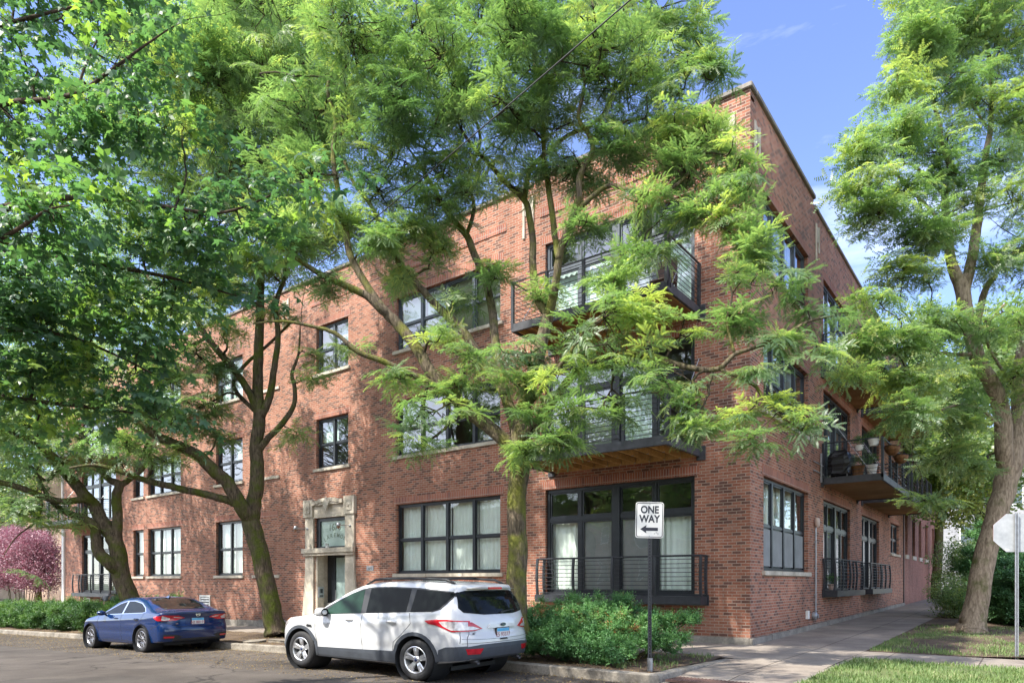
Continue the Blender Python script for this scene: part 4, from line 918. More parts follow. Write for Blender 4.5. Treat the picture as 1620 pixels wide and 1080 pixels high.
# ---- white compact SUV
def make_suv():
    root = empty('white_suv')
    tag(root, 'white compact suv with grey lower cladding and roof rails parked at the curb', 'car')
    top = [(-1.02, 1.50), (-.80, 1.575), (-.5, 1.625), (0, 1.655), (.5, 1.665), (1.0, 1.655), (1.4, 1.60), (1.7, 1.49), (2.1, 1.27), (2.42, 1.085), (2.7, 1.03), (3.0, .985), (3.3, .91), (3.5, .80), (3.7, .60)]
    bot = [(-1.0, .42), (-.6, .34), (.0, .27), (.4, .245), (2.3, .245), (2.7, .25), (3.2, .24), (3.6, .30)]
    plan = [(-1.0, .875), (-.6, .905), (0, .918), (1.3, .915), (2.4, .912), (2.9, .905), (3.3, .885), (3.6, .86)]
    belt = [(-1.0, 1.15), (-.6, 1.13), (0, 1.09), (1.0, 1.035), (2.0, .995), (2.5, .98), (3.6, .94)]
    rearx = [(.2, -.86), (.42, -.93), (.60, -.965), (.74, -.955), (.80, -.93), (1.0, -.905), (1.12, -.87), (1.35, -.78), (1.5, -.70), (1.57, -.72), (1.7, -.70)]
    frontx = [(.2, 3.50), (.45, 3.60), (.65, 3.60), (.85, 3.53), (1.0, 3.40), (1.7, 3.0)]
    car = Car(top, bot, plan, belt, rearx, frontx, (0, 2.69), .35, .40, .46, k=.07, crown=.045)
    body = finish_car(root, car, car_paint('white_car_paint', (.60, .605, .61), .32))
    for s_ in (1, -1):
        g = MB(); car.panel(g, 'y', s_, [(2.20, 1.035), (1.22, 1.085), (1.32, 1.50), (1.55, 1.435), (1.90, 1.26)], .004); g.build('side_window', M['cglassg'], root)
        g = MB(); car.panel(g, 'y', s_, [(1.10, 1.09), (.22, 1.125), (.27, 1.515), (.75, 1.535), (1.18, 1.52)], .004); g.build('side_window', M['cglasss'], root)
        g = MB(); car.panel(g, 'y', s_, [(.13, 1.135), (-.28, 1.16), (-.42, 1.20), (-.63, 1.425), (-.60, 1.455), (-.3, 1.485), (.15, 1.508)], .004); g.build('side_window', M['cglasss'], root)
        t = MB(); car.panel(t, 'y', s_, [(2.42, 1.01), (2.22, 1.022), (-.30, 1.142), (-.46, 1.19), (-.68, 1.44), (-.62, 1.475), (.1, 1.535), (.75, 1.555), (1.20, 1.542), (1.40, 1.50), (1.62, 1.42), (2.0, 1.23)], .0015, rim=.01); t.build('window_surround', M['dark'], root)
        t = MB(); car.strip(t, 'y', s_, [(2.3, 1.012), (1.2, 1.07), (.1, 1.125), (-.3, 1.14)], .012, .005); t.build('belt_trim', M['chrome'] if False else M['white'], root)
        # cladding: sill, arches
        c = MB(); car.panel(c, 'y', s_, [(2.24, .26), (2.24, .43), (1.3, .45), (.46, .47), (.44, .27)], .010)
        for xw in (0, 2.69):
            r0, r1 = .402, .462; a0, a1 = (R(-18), R(190)) if xw == 0 else (R(-10), R(198))
            n = 18; ring = [(xw + r1 * math.cos(a0 + (a1 - a0) * i / n), .35 + r1 * math.sin(a0 + (a1 - a0) * i / n)) for i in range(n + 1)] + [(xw + r0 * math.cos(a1 - (a1 - a0) * i / n), .35 + r0 * math.sin(a1 - (a1 - a0) * i / n)) for i in range(n + 1)]
            car.panel(c, 'y', s_, ring, .014, .04)
        c.build('lower_cladding', M['clad'], root)
        # rear bumper wrap and front corner
        c = MB(); car.panel(c, 'y', s_, [(-.44, .36), (-.47, .55), (-.60, .60), (-.86, .62), (-.84, .40)], .012); c.build('bumper_side', M['clad'], root); c = MB(); car.panel(c, 'y', s_, [(3.15, .26), (3.14, .42), (3.40, .46), (3.38, .28)], .010); c.build('bumper_side', M['clad'], root)
        # door lines
        gp = MB()
        car.strip(gp, 'y', s_, [(2.28, 1.0), (2.30, .75), (2.24, .44)]); car.strip(gp, 'y', s_, [(1.17, 1.075), (1.16, .8), (1.14, .45)]); car.strip(gp, 'y', s_, [(.14, 1.12), (.08, .95), (.28, .75), (.44, .62), (.47, .47)])
        car.strip(gp, 'y', s_, [(-.80, 1.02), (-.84, .85), (-.86, .62)]); gp.build('panel_gap', M['gap'], root)
        h = MB()
        for x in (1.36, .38):
            X, Nn = car.hit('y', s_, [x, x + .09, x + .19], [.955, .957, .960]); pts = [Vector(p) + Vector(n_) * o_ for p, n_, o_ in zip(X, Nn, (.012, .042, .012))]; h.tube(pts, [.016, .018, .014], 8)
        h.build('door_handle', M['white'], root, smooth=True)
        v = MB(); car.panel(v, 'y', s_, [(2.52, .80), (2.38, .79), (2.40, .83), (2.50, .84)], .012); v.build('fender_vent', M['dark'], root)
        # mirror
        mr = MB(); cx, cy, cz = 2.05, s_ * .98, 1.08; rings = []
        for k in range(9):
            th = math.pi * k / 8; rr = math.sin(th) ** .7; xx = cx + .085 * math.cos(th) * 1.1
            for j in range(14): an = 2 * math.pi * j / 14; rings.append((xx, cy + .11 * rr * math.copysign(abs(math.cos(an)) ** .7, math.cos(an)), cz + .085 * rr * math.copysign(abs(math.sin(an)) ** .7, math.sin(an))))
        mr.v = rings; mr.f = [(k * 14 + j, k * 14 + (j + 1) % 14, (k + 1) * 14 + (j + 1) % 14, (k + 1) * 14 + j) for k in range(8) for j in range(14)]
        mo = mr.build('mirror', body.data.materials[0], root, smooth=True); a_ = MB(); a_.box(2.03, 2.11, min(s_ * .84, s_ * .93), max(s_ * .84, s_ * .93), 1.02, 1.06); a_.lathe([(.001, 0), (.07, 0), (.075, .01)], (1.963, cy, cz), (-1, 0, 0), 16); a_.build('mirror_glass', M['cglass'], mo)
        # lamps: blade-shaped tail lamp wrapping the corner
        l = MB(); car.panel(l, 'y', s_, [(-.20, 1.005), (-.40, 1.03), (-.62, 1.035), (-.83, 1.015), (-.84, .845), (-.70, .845), (-.55, .90), (-.42, .94), (-.27, .965)], .012, .03)
        y0, y1 = .50, .80; pl = [(s_ * .44, .885), (s_ * .62, .99), (s_ * .80, 1.02), (s_ * .80, .85), (s_ * .60, .85)]; car.panel(l, 'x', -1, pl, .012, .03)
        tl = l.build('tail_lamp', M['redlens'], root)
        l = MB(); car.panel(l, 'y', s_, [(-.48, 1.00), (-.62, 1.01), (-.82, .995), (-.83, .868), (-.69, .868), (-.55, .93)], .016, .03); car.panel(l, 'x', -1, [(s_ * .50, .885), (s_ * .62, .925), (s_ * .79, .935), (s_ * .79, .87), (s_ * .61, .87)], .016, .03); l.build('clear_lens', M['clearlens'], tl)
        l = MB(); car.panel(l, 'y', s_, [(3.00, .88), (3.05, .95), (3.26, .90), (3.46, .78), (3.44, .70), (3.2, .76)], .010, .03); hl = l.build('headlight', M['clearlens'], root); l = MB(); car.panel(l, 'y', s_, [(3.06, .90), (3.08, .935), (3.22, .90), (3.2, .86)], .014, .03); l.build('turn_signal', M['amber'], hl)
        l = MB(); car.panel(l, 'x', -1, [(s_ * .47, .575), (s_ * .76, .575), (s_ * .72, .485), (s_ * .52, .485)], .016, .03); l.build('reflector', M['redlens'], root)
        # tail pipe
        l = MB(); l.lathe([(.036, -.12), (.036, .03), (.030, .03), (.029, -.08), (.001, -.08)], (-.86, s_ * .52, .345), (-1, 0, -.15), 16); l.build('tail_pipe', M['pipe'], root, smooth=True)
        rr = MB(); xs_ = [1.35, 1.15, .8, .4, 0, -.35, -.52]
        pts = []
        for i, x in enumerate(xs_): z = float(car.T(np.array([x]))[0]); pts.append((x, s_ * .60, z + (-.02 if i in (0, len(xs_) - 1) else .035)))
        rr.tube(pts, [.016, .022, .022, .022, .022, .024, .018], 8); rr.build('roof_rail', M['dark'], root, smooth=True)
    for x in (.9, .05):
        cb = MB(); z = float(car.T(np.array([x]))[0]) + .045; cb.box(x - .03, x + .03, -.60, .60, z, z + .018); cb.build('roof_cross_bar', M['dark'], root, bevel=.006)
    # rear face
    g = MB(); car.panel(g, 'x', -1, [(-.70, 1.46), (-.55, 1.495), (0, 1.505), (.55, 1.495), (.70, 1.46), (.765, 1.22), (.71, 1.145), (.35, 1.105), (-.35, 1.105), (-.71, 1.145), (-.765, 1.22)], .006); g.build('rear_window', M['cglass'], root)
    g = MB(); car.panel(g, 'z', 1, [(2.34, .66), (2.42, .3), (2.44, 0), (2.42, -.3), (2.34, -.66), (1.62, -.56), (1.55, 0), (1.62, .56)], .005); g.build('windscreen', M['cglassg'], root)
    c = MB(); car.panel(c, 'x', -1, [(-.80, .60), (-.5, .635), (0, .64), (.5, .635), (.80, .60), (.78, .42), (.4, .40), (-.4, .40), (-.78, .42)], .012); c.build('rear_bumper', M['clad'], root)
    gp = MB(); car.strip(gp, 'x', -1, [(-.81, .66), (.81, .66)], .007); car.strip(gp, 'x', -1, [(-.80, .73), (-.4, .715), (.4, .715), (.80, .73)], .005); car.strip(gp, 'x', -1, [(.83, .66), (.80, .85)]); car.strip(gp, 'x', -1, [(-.83, .66), (-.80, .85)]); gp.build('tailgate_gap', M['gap'], root)
    c = MB(); car.panel(c, 'x', -1, [(-.34, .885), (.34, .885), (.29, .95), (-.29, .95)], .028); c.build('plate_lip', body.data.materials[0], root, smooth=False)
    c = MB(); car.panel(c, 'x', -1, [(-.10, .690), (.10, .690), (.07, .715), (-.07, .715)], .014); c.build('tailgate_handle', M['dark'], root)
    X, Nn = car.hit('x', -1, [0], [.80]); plate(root, (X[0][0] - .004, 0, .80), car, 0, 'E5 93377')
    # oval badge
    X, Nn = car.hit('x', -1, [0], [.93]); e = MB(); n = 24; xb = X[0][0] - .030
    e.prism([(xb, .072 * math.cos(6.283 * k / n), .935 + .03 * math.sin(6.283 * k / n)) for k in range(n)], (-.008, 0, 0)); eb = e.build('oval_badge', M['chrome'], root); e = MB(); e.prism([(xb - .0085, .063 * math.cos(6.283 * k / n), .935 + .023 * math.sin(6.283 * k / n)) for k in range(n)], (-.003, 0, 0)); e.build('badge_face', M['navy'], eb)
    mt = Matrix.Translation((xb - .0118, 0, .925)) @ Matrix(((0, 0, -1, 0), (-1, 0, 0, 0), (0, 1, 0, 0), (0, 0, 0, 1))); text_mesh('Ford', .038, M['chrome'], mt, 'badge_script', eb, .0006)
    X, Nn = car.hit('x', -1, [.58], [.80]); mt = Matrix.Translation((X[0][0] - .004, .60, .80)) @ Matrix(((0, 0, -1, 0), (-1, 0, 0, 0), (0, 1, 0, 0), (0, 0, 0, 1))); text_mesh('ESCAPE', .045, M['dark'], mt @ Matrix.Rotation(R(22), 4, 'Y'), 'model_lettering', root, .002, sx=1.5)
    # spoiler with high brake lamp, wiper, antenna
    c = MB(); n = 12; 
    for i in range(n):
        y0, y1 = -.52 + 1.04 * i / n, -.52 + 1.04 * (i + 1) / n
        def sp(y): x = -.80 + .02 * (y / .62) ** 2; return x
        c.add([(sp(y0) + .30, y0, 1.602 - .08 * y0 * y0), (sp(y1) + .30, y1, 1.602 - .08 * y1 * y1), (sp(y1), y1, 1.556 - .10 * y1 * y1), (sp(y0), y0, 1.556 - .10 * y0 * y0), (sp(y0) + .30, y0, 1.54), (sp(y1) + .30, y1, 1.54), (sp(y1) + .01, y1, 1.525), (sp(y0) + .01, y0, 1.525)], [(0, 1, 2, 3), (7, 6, 5, 4), (3, 2, 6, 7)] + ([(0, 3, 7, 4)] if i == 0 else []) + ([(1, 5, 6, 2)] if i == n - 1 else []))
    so_ = c.build('roof_spoiler', body.data.materials[0], root, smooth=False); c = MB(); c.box(-.812, -.79, -.16, .16, 1.515, 1.55); c.build('brake_lamp', M['redlens'], so_)
    wp = MB(); X, Nn = car.hit('x', -1, [-.02, -.20, -.40], [1.125, 1.15, 1.16]); wp.tube([X[0] + Nn[0] * .03, X[1] + Nn[1] * .03, X[2] + Nn[2] * .022], [.016, .011, .007], 6); wp.build('rear_wiper', M['dark'], root)
    sw_ = MB(); sw_.tube([(1.72 + .04 * 0, .36 + .17 * math.cos(a), 1.02 + .17 * math.sin(a)) for a in lin(0, 6.28, 20)], .012, 6)
    for xw in (0, 2.69):
        for s_ in (1, -1): wheel(root, xw, s_, s_ * .79, .35, .235, 5, 2)
    return root

# ---- blue saloon
def make_sedan():
    root = empty('blue_sedan')
    tag(root, 'glossy dark blue saloon with red tail lamps parked beside the hedge', 'car')
    top = [(-1.02, 1.00), (-.90, 1.035), (-.6, 1.05), (-.40, 1.09), (0, 1.24), (.35, 1.355), (.75, 1.405), (1.1, 1.40), (1.5, 1.33), (1.9, 1.15), (2.15, 1.02), (2.4, .965), (2.8, .90), (3.2, .80), (3.45, .68), (3.7, .5)]
    bot = [(-1.0, .30), (-.5, .24), (0, .20), (2.7, .19), (3.2, .18), (3.6, .24)]
    plan = [(-1.0, .83), (-.6, .875), (0, .895), (1.3, .893), (2.4, .89), (2.9, .88), (3.3, .85), (3.6, .80)]
    belt = [(-1.0, 1.0), (-.5, .985), (0, .97), (1, .935), (2.0, .90), (3.6, .85)]
    rearx = [(.15, -.84), (.32, -.93), (.55, -.96), (.66, -.945), (.72, -.915), (.85, -.90), (1.0, -.955), (1.05, -.95), (1.5, -.9)]
    frontx = [(.15, 3.42), (.4, 3.55), (.6, 3.53), (.75, 3.42), (.9, 3.2), (1.4, 2.8)]
    car = Car(top, bot, plan, belt, rearx, frontx, (0, 2.67), .325, .365, .60, k=.06, crown=.05)
    paint = car_paint('deep_blue_car_paint', (.003, .022, .095), .14, coat=.4, metal=.0)
    body = finish_car(root, car, paint)
    for s_ in (1, -1):
        t = MB(); car.panel(t, 'y', s_, [(2.14, .925), (-.02, .99), (-.16, 1.02), (-.02, 1.13), (.28, 1.245), (.72, 1.305), (1.12, 1.300), (1.42, 1.235), (1.80, 1.08)], .002, rim=.008); t.build('window_surround', M['chrome'], root)
        g = MB(); car.panel(g, 'y', s_, [(2.08, .945), (1.03, .975), (1.10, 1.285), (1.40, 1.222), (1.76, 1.075)], .005); g.build('side_window', M['cglasss'], root)
        g = MB(); car.panel(g, 'y', s_, [(.95, .978), (-.00, 1.005), (-.11, 1.025), (.01, 1.118), (.30, 1.23), (.72, 1.288), (1.01, 1.288)], .005); g.build('side_window', M['cglasss'], root)
        gp = MB(); car.strip(gp, 'y', s_, [(2.22, .92), (2.24, .6), (2.18, .27)]); car.strip(gp, 'y', s_, [(.99, .97), (1.02, .6), (1.0, .27)]); car.strip(gp, 'y', s_, [(-.1, .99), (.02, .80), (.30, .66), (.42, .45), (.44, .27)])
        car.strip(gp, 'y', s_, [(2.3, .27), (.38, .27)], .01); car.strip(gp, 'y', s_, [(-.80, .80), (-.70, .68), (-.42, .60)]); gp.build('panel_gap', M['gap'], root)
        h = MB()
        for x in (1.15, .12):
            X, Nn = car.hit('y', s_, [x, x + .09, x + .19], [.845, .845, .845]); pts = [Vector(p) + Vector(n_) * o_ for p, n_, o_ in zip(X, Nn, (.010, .036, .010))]; h.tube(pts, [.013, .015, .012], 8)
        h.build('door_handle', paint, root, smooth=True)
        mr = MB(); cx, cy, cz = 1.86, s_ * .96, .985; V_ = []
        for k in range(9):
            th = math.pi * k / 8; rr = math.sin(th) ** .7
            for j in range(14): an = 2 * math.pi * j / 14; V_.append((cx + .085 * math.cos(th), cy + .105 * rr * math.cos(an), cz + .07 * rr * math.sin(an)))
        mr.v = V_; mr.f = [(k * 14 + j, k * 14 + (j + 1) % 14, (k + 1) * 14 + (j + 1) % 14, (k + 1) * 14 + j) for k in range(8) for j in range(14)]
        mo = mr.build('mirror', M['dark'] if False else paint, root, smooth=True); a_ = MB(); a_.box(1.86, 1.92, min(s_ * .80, s_ * .9), max(s_ * .80, s_ * .9), .93, .96); a_.build('mirror_arm', M['dark'], mo)
        l = MB(); car.panel(l, 'y', s_, [(-.56, .90), (-.86, .935), (-.84, .80), (-.70, .80)], .010, .03); car.panel(l, 'x', -1, [(s_ * .30, .865), (s_ * .45, .925), (s_ * .80, .935), (s_ * .80, .80), (s_ * .52, .80), (s_ * .42, .835)], .010, .03); tl = l.build('tail_lamp', M['redlens'], root)
        l = MB(); car.panel(l, 'x', -1, [(s_ * .63, .865), (s_ * .76, .92), (s_ * .79, .925), (s_ * .79, .815), (s_ * .66, .815)], .014, .03); car.panel(l, 'x', -1, [(s_ * .36, .872), (s_ * .55, .90), (s_ * .56, .885), (s_ * .4, .86)], .014, .03); l.build('clear_lens', M['clearlens'], tl)
        l = MB(); car.panel(l, 'y', s_, [(3.05, .70), (2.95, .79), (3.15, .785), (3.38, .70), (3.36, .66)], .010, .03); l.build('headlight', M['clearlens'], root)
        l = MB(); car.panel(l, 'x', -1, [(s_ * .38, .40), (s_ * .52, .455), (s_ * .78, .46), (s_ * .78, .36), (s_ * .55, .34)], .006, .03); bz = l.build('bumper_vent', M['dark'], root); l = MB(); car.panel(l, 'x', -1, [(s_ * .56, .415), (s_ * .77, .42), (s_ * .77, .38), (s_ * .58, .375)], .012, .03); l.build('reflector', M['redlens'], bz)
    g = MB(); car.panel(g, 'z', 1, [(-.40, .50), (-.46, 0), (-.40, -.50), (.02, -.58), (.34, -.50), (.40, 0), (.34, .50), (.02, .58)], .005); g.build('rear_window', M['cglass'], root)
    g = MB(); car.panel(g, 'z', 1, [(2.10, .60), (2.18, 0), (2.10, -.60), (1.42, -.50), (1.34, 0), (1.42, .50)], .005); g.build('windscreen', M['cglass'], root)
    c = MB(); car.panel(c, 'x', -1, [(-.30, .70), (.30, .70), (.28, .86), (-.28, .86)], -.0 + .003); c.build('plate_recess', M['navy'], root)
    c = MB(); car.panel(c, 'x', -1, [(-.6, .30), (.6, .30), (.58, .36), (-.58, .36)], .006); c.build('lower_valance', M['dark'], root)
    gp = MB(); car.strip(gp, 'x', -1, [(-.80, .79), (-.5, .655), (.5, .655), (.80, .79)], .006); car.strip(gp, 'x', -1, [(-.8, 1.0), (.8, 1.0)], .012, .004); gp.build('boot_gap', M['gap'], root)
    X, Nn = car.hit('x', -1, [0], [.77]); plate(root, (X[0][0] - .006, 0, .775), car, 0, 'AB 88191', frame=False)
    X, Nn = car.hit('x', -1, [0], [.93]); xb = X[0][0] - .008; e = MB(); n = 24
    e.tube([(xb, .05 * math.cos(a), .94 + .042 * math.sin(a)) for a in lin(0, 2 * math.pi, 24)], .006, 6, False); e.tube([(xb, .035, .915), (xb, .010, .972)], .006, 6); e.tube([(xb, -.035, .915), (xb, -.010, .972)], .006, 6); e.tube([(xb, .022, .940), (xb, -.022, .940)], .005, 6); e.build('ring_badge', M['chrome'], root)
    X, Nn = car.hit('x', -1, [.45], [.70]); mt = Matrix.Translation((X[0][0] - .006, .50, .715)) @ Matrix(((0, 0, -1, 0), (-1, 0, 0, 0), (0, 1, 0, 0), (0, 0, 0, 1))); text_mesh('ILX', .035, M['chrome'], mt @ Matrix.Rotation(R(12), 4, 'Y'), 'model_lettering', root, .001, sx=1.4)
    f = MB(); z = float(car.T(np.array([.45]))[0]) ; f.add([(.55, 0, z + .005), (.36, .03, z - .04), (.36, -.03, z - .04), (.40, 0, z + .055), (.34, 0, z + .05)], [(0, 1, 3), (0, 3, 2), (1, 4, 3), (2, 3, 4)]); f.build('shark_fin_antenna', paint, root)
    for xw in (0, 2.67):
        for s_ in (1, -1): wheel(root, xw, s_, s_ * .765, .325, .228, 10, 3)
    return root
def park(root, x, y, sx, sy, sz, yaw=180):
    root.location = (x, y, zr(x) + .005); root.rotation_euler = (0, math.atan((zr(x - 2.7) - zr(x)) / 2.7) * -1 if False else 0, R(yaw)); root.scale = (sx, sy, sz)
suv = make_suv(); park(suv, -2.66, -7.38, 1.12, 1.04, .975)
sed = make_sedan(); park(sed, -12.62, -7.14, 1.13, 1.04, 1.0)
sed.rotation_euler = (0, R(1.2), R(180))
# ------------------------------------------------------------------ trees
def smooth_line(pts, rad, sub=4, jit=0.0):
    """Catmull-Rom through pts with radii"""
    pts = [Vector(p) for p in pts]; P_, r_ = [], []; n = len(pts)
    for i in range(n - 1):
        p0 = pts[max(i - 1, 0)]; p1 = pts[i]; p2 = pts[i + 1]; p3 = pts[min(i + 2, n - 1)]
        for k in range(sub):
            t = k / sub; t2 = t * t; t3 = t2 * t
            P_.append(.5 * ((2 * p1) + (p2 - p0) * t + (2 * p0 - 5 * p1 + 4 * p2 - p3) * t2 + (3 * p1 - p0 - 3 * p2 + p3) * t3)); r_.append(rad[i] + (rad[i + 1] - rad[i]) * t)
    P_.append(pts[-1]); r_.append(rad[-1])
    if jit:
        for i in range(1, len(P_) - 1): P_[i] = P_[i] + Vector((random.gauss(0, 1), random.gauss(0, 1), random.gauss(0, 1))) * jit * r_[i]
    return P_, r_
def frond_template(rg, nf_twigs=6, size=1.0, droop=1.0, lw=.036, ll=.0115, npair=8):
    """a spray of pinnate fronds: rhombus leaflet pairs. returns (verts (k*4,3), frond ids)"""
    V = []; fid = []; f = 0
    for t in range(nf_twigs):
        az = 2 * math.pi * (t + rg.uniform(-.3, .3)) / nf_twigs; L = rg.uniform(.28, .50) * size; el = rg.uniform(-.15, .55)
        for k in range(1, 7):
            s = k / 6; base = np.array([math.cos(az) * L * s, math.sin(az) * L * s, L * s * math.tan(el) * (1 - .6 * s) - .16 * s * s * droop])
            for sd in (-1, 1):
                a2 = az + sd * rg.uniform(.5, 1.25) * (1 - .35 * s); fl = rg.uniform(.13, .21) * size ** .5; e2 = rg.uniform(-.1, .45) - .3 * s * droop; roll = rg.uniform(-.35, .35)
                d = np.array([math.cos(a2), math.sin(a2), 0]); sv = np.array([-math.sin(a2), math.cos(a2), 0]) ; sv = sv * math.cos(roll) + np.array([0, 0, math.sin(roll)])
                for j in range(npair):
                    u = (j + .5) / npair; c = base + d * fl * u * math.cos(e2) + np.array([0, 0, fl * (u * math.sin(e2) - .75 * droop * u * u)])
                    w_ = lw * (1 - .45 * abs(u - .4)) * rg.uniform(.85, 1.15); tdir = d * math.cos(e2) + np.array([0, 0, math.sin(e2) - 1.3 * u * droop]); tdir /= np.linalg.norm(tdir)
                    up = -.25 * w_ * np.array([0, 0, 1]) + tdir * .4 * w_
                    V += [c + sv * w_ + up, c + tdir * ll * .9, c - sv * w_ + up, c - tdir * ll * .9]; fid.append(f)
                f += 1
    return np.array(V), np.array(fid), f
def leaf_template(rg, n=24, size=.130, spread=.40, flat=.5):
    """maple-like lobed leaves, each 5 quads-as-kites"""
    lobes = [(-2.0, .62), (-1.05, .86), (0, 1.0), (1.05, .86), (2.0, .62)]; V = []; fid = []
    for i in range(n):
        az = rg.uniform(0, 6.28); rr = spread * math.sqrt(rg.random()); c = np.array([math.cos(az) * rr, math.sin(az) * rr, rg.normal(0, .10) * flat - .25 * rr * rr])
        sz = size * rg.uniform(.55, 1.4); yaw = az + rg.normal(0, .7); pitch = rg.uniform(-.9, .15); roll = rg.normal(0, .35)
        d = np.array([math.cos(yaw) * math.cos(pitch), math.sin(yaw) * math.cos(pitch), math.sin(pitch)]); s = np.array([-math.sin(yaw), math.cos(yaw), 0]); nn = np.cross(d, s); s = s * math.cos(roll) + nn * math.sin(roll); nn = np.cross(d, s)
        for (a, l) in lobes:
            dd = d * math.cos(a) + s * math.sin(a) - nn * (.22 * abs(math.sin(a)) + .18); hw = .50; L = sz * .60 * l
            da = d * math.cos(a - hw) + s * math.sin(a - hw) - nn * .12; db = d * math.cos(a + hw) + s * math.sin(a + hw) - nn * .12
            V += [c, c + da * L * .56, c + dd * L, c + db * L * .56]; fid.append(i)
    return np.array(V), np.array(fid), n
def needle_template(rg, n=60, size=.30, l=.05, w=.010):
    V = []; fid = []
    for i in range(n):
        az = rg.uniform(0, 6.28); el = rg.uniform(-.2, 1.2); L = size * rg.uniform(.4, 1); d = np.array([math.cos(az) * math.cos(el), math.sin(az) * math.cos(el), math.sin(el)])
        for k in range(8):
            b_ = d * L * (k + 1) / 8; s = np.cross(d, rg.normal(0, 1, 3)); s /= np.linalg.norm(s); e = s * .8 + d * .6; e /= np.linalg.norm(e); q = np.cross(e, d); q /= np.linalg.norm(q) + 1e-9
            ll = l * rg.uniform(.7, 1.2); V += [b_, b_ + e * ll * .5 + q * w, b_ + e * ll, b_ + e * ll * .5 - q * w]; fid.append(i)
    return np.array(V), np.array(fid), n
def broad_template(rg, n=60, size=.35, l=.06):
    V = []; fid = []
    for i in range(n):
        c = rg.normal(0, 1, 3); c = c / np.linalg.norm(c) * size * rg.random() ** .5 * np.array([1, 1, .7]); d = rg.normal(0, 1, 3) + c / size * 1.5 + np.array([0, 0, .4]); d /= np.linalg.norm(d); s = np.cross(d, rg.normal(0, 1, 3)); s /= np.linalg.norm(s)
        L = l * rg.uniform(.6, 1.3); V += [c, c + d * L * .5 + s * L * .32, c + d * L, c + d * L * .5 - s * L * .32]; fid.append(i // 4)
    return np.array(V), np.array(fid), n // 4 + 1
def stamp(templates, pos, scale, yaw, rg, tint0, tvar=.15, tilt=.40):
    out_, ti = [], []
    for i, p in enumerate(pos):
        T, fid, nf = templates[rg.integers(len(templates))]; a = yaw[i]; ca, sa = math.cos(a), math.sin(a); tx, ty = rg.normal(0, tilt, 2)
        Rz = np.array([[ca, -sa, 0], [sa, ca, 0], [0, 0, 1]]); Rx = np.array([[1, 0, 0], [0, math.cos(tx), -math.sin(tx)], [0, math.sin(tx), math.cos(tx)]]); Ry = np.array([[math.cos(ty), 0, math.sin(ty)], [0, 1, 0], [-math.sin(ty), 0, math.cos(ty)]])
        out_.append((T * scale[i]) @ (Rz.T @ Rx.T @ Ry.T) + np.array(p)); fr = np.clip(rg.normal(tint0[i], tvar, nf), 0, 1); ti.append(np.repeat(fr[fid], 4))
    return np.concatenate(out_), np.concatenate(ti)
rgT = np.random.default_rng(21)
TL = [frond_template(rgT, 7, .82, droop=rgT.uniform(.1, .85), lw=.027, ll=.0095, npair=8) for _ in range(9)]                       # near locust
TLf = [frond_template(rgT, 6, 1.0, droop=rgT.uniform(.1, .8), lw=.036, ll=.015, npair=5) for _ in range(6)]   # farther locust, coarser leaflets
TM = [leaf_template(rgT) for _ in range(6)]
TN = [needle_template(rgT, 60) for _ in range(5)]
TB = [broad_template(rgT, 90) for _ in range(5)]
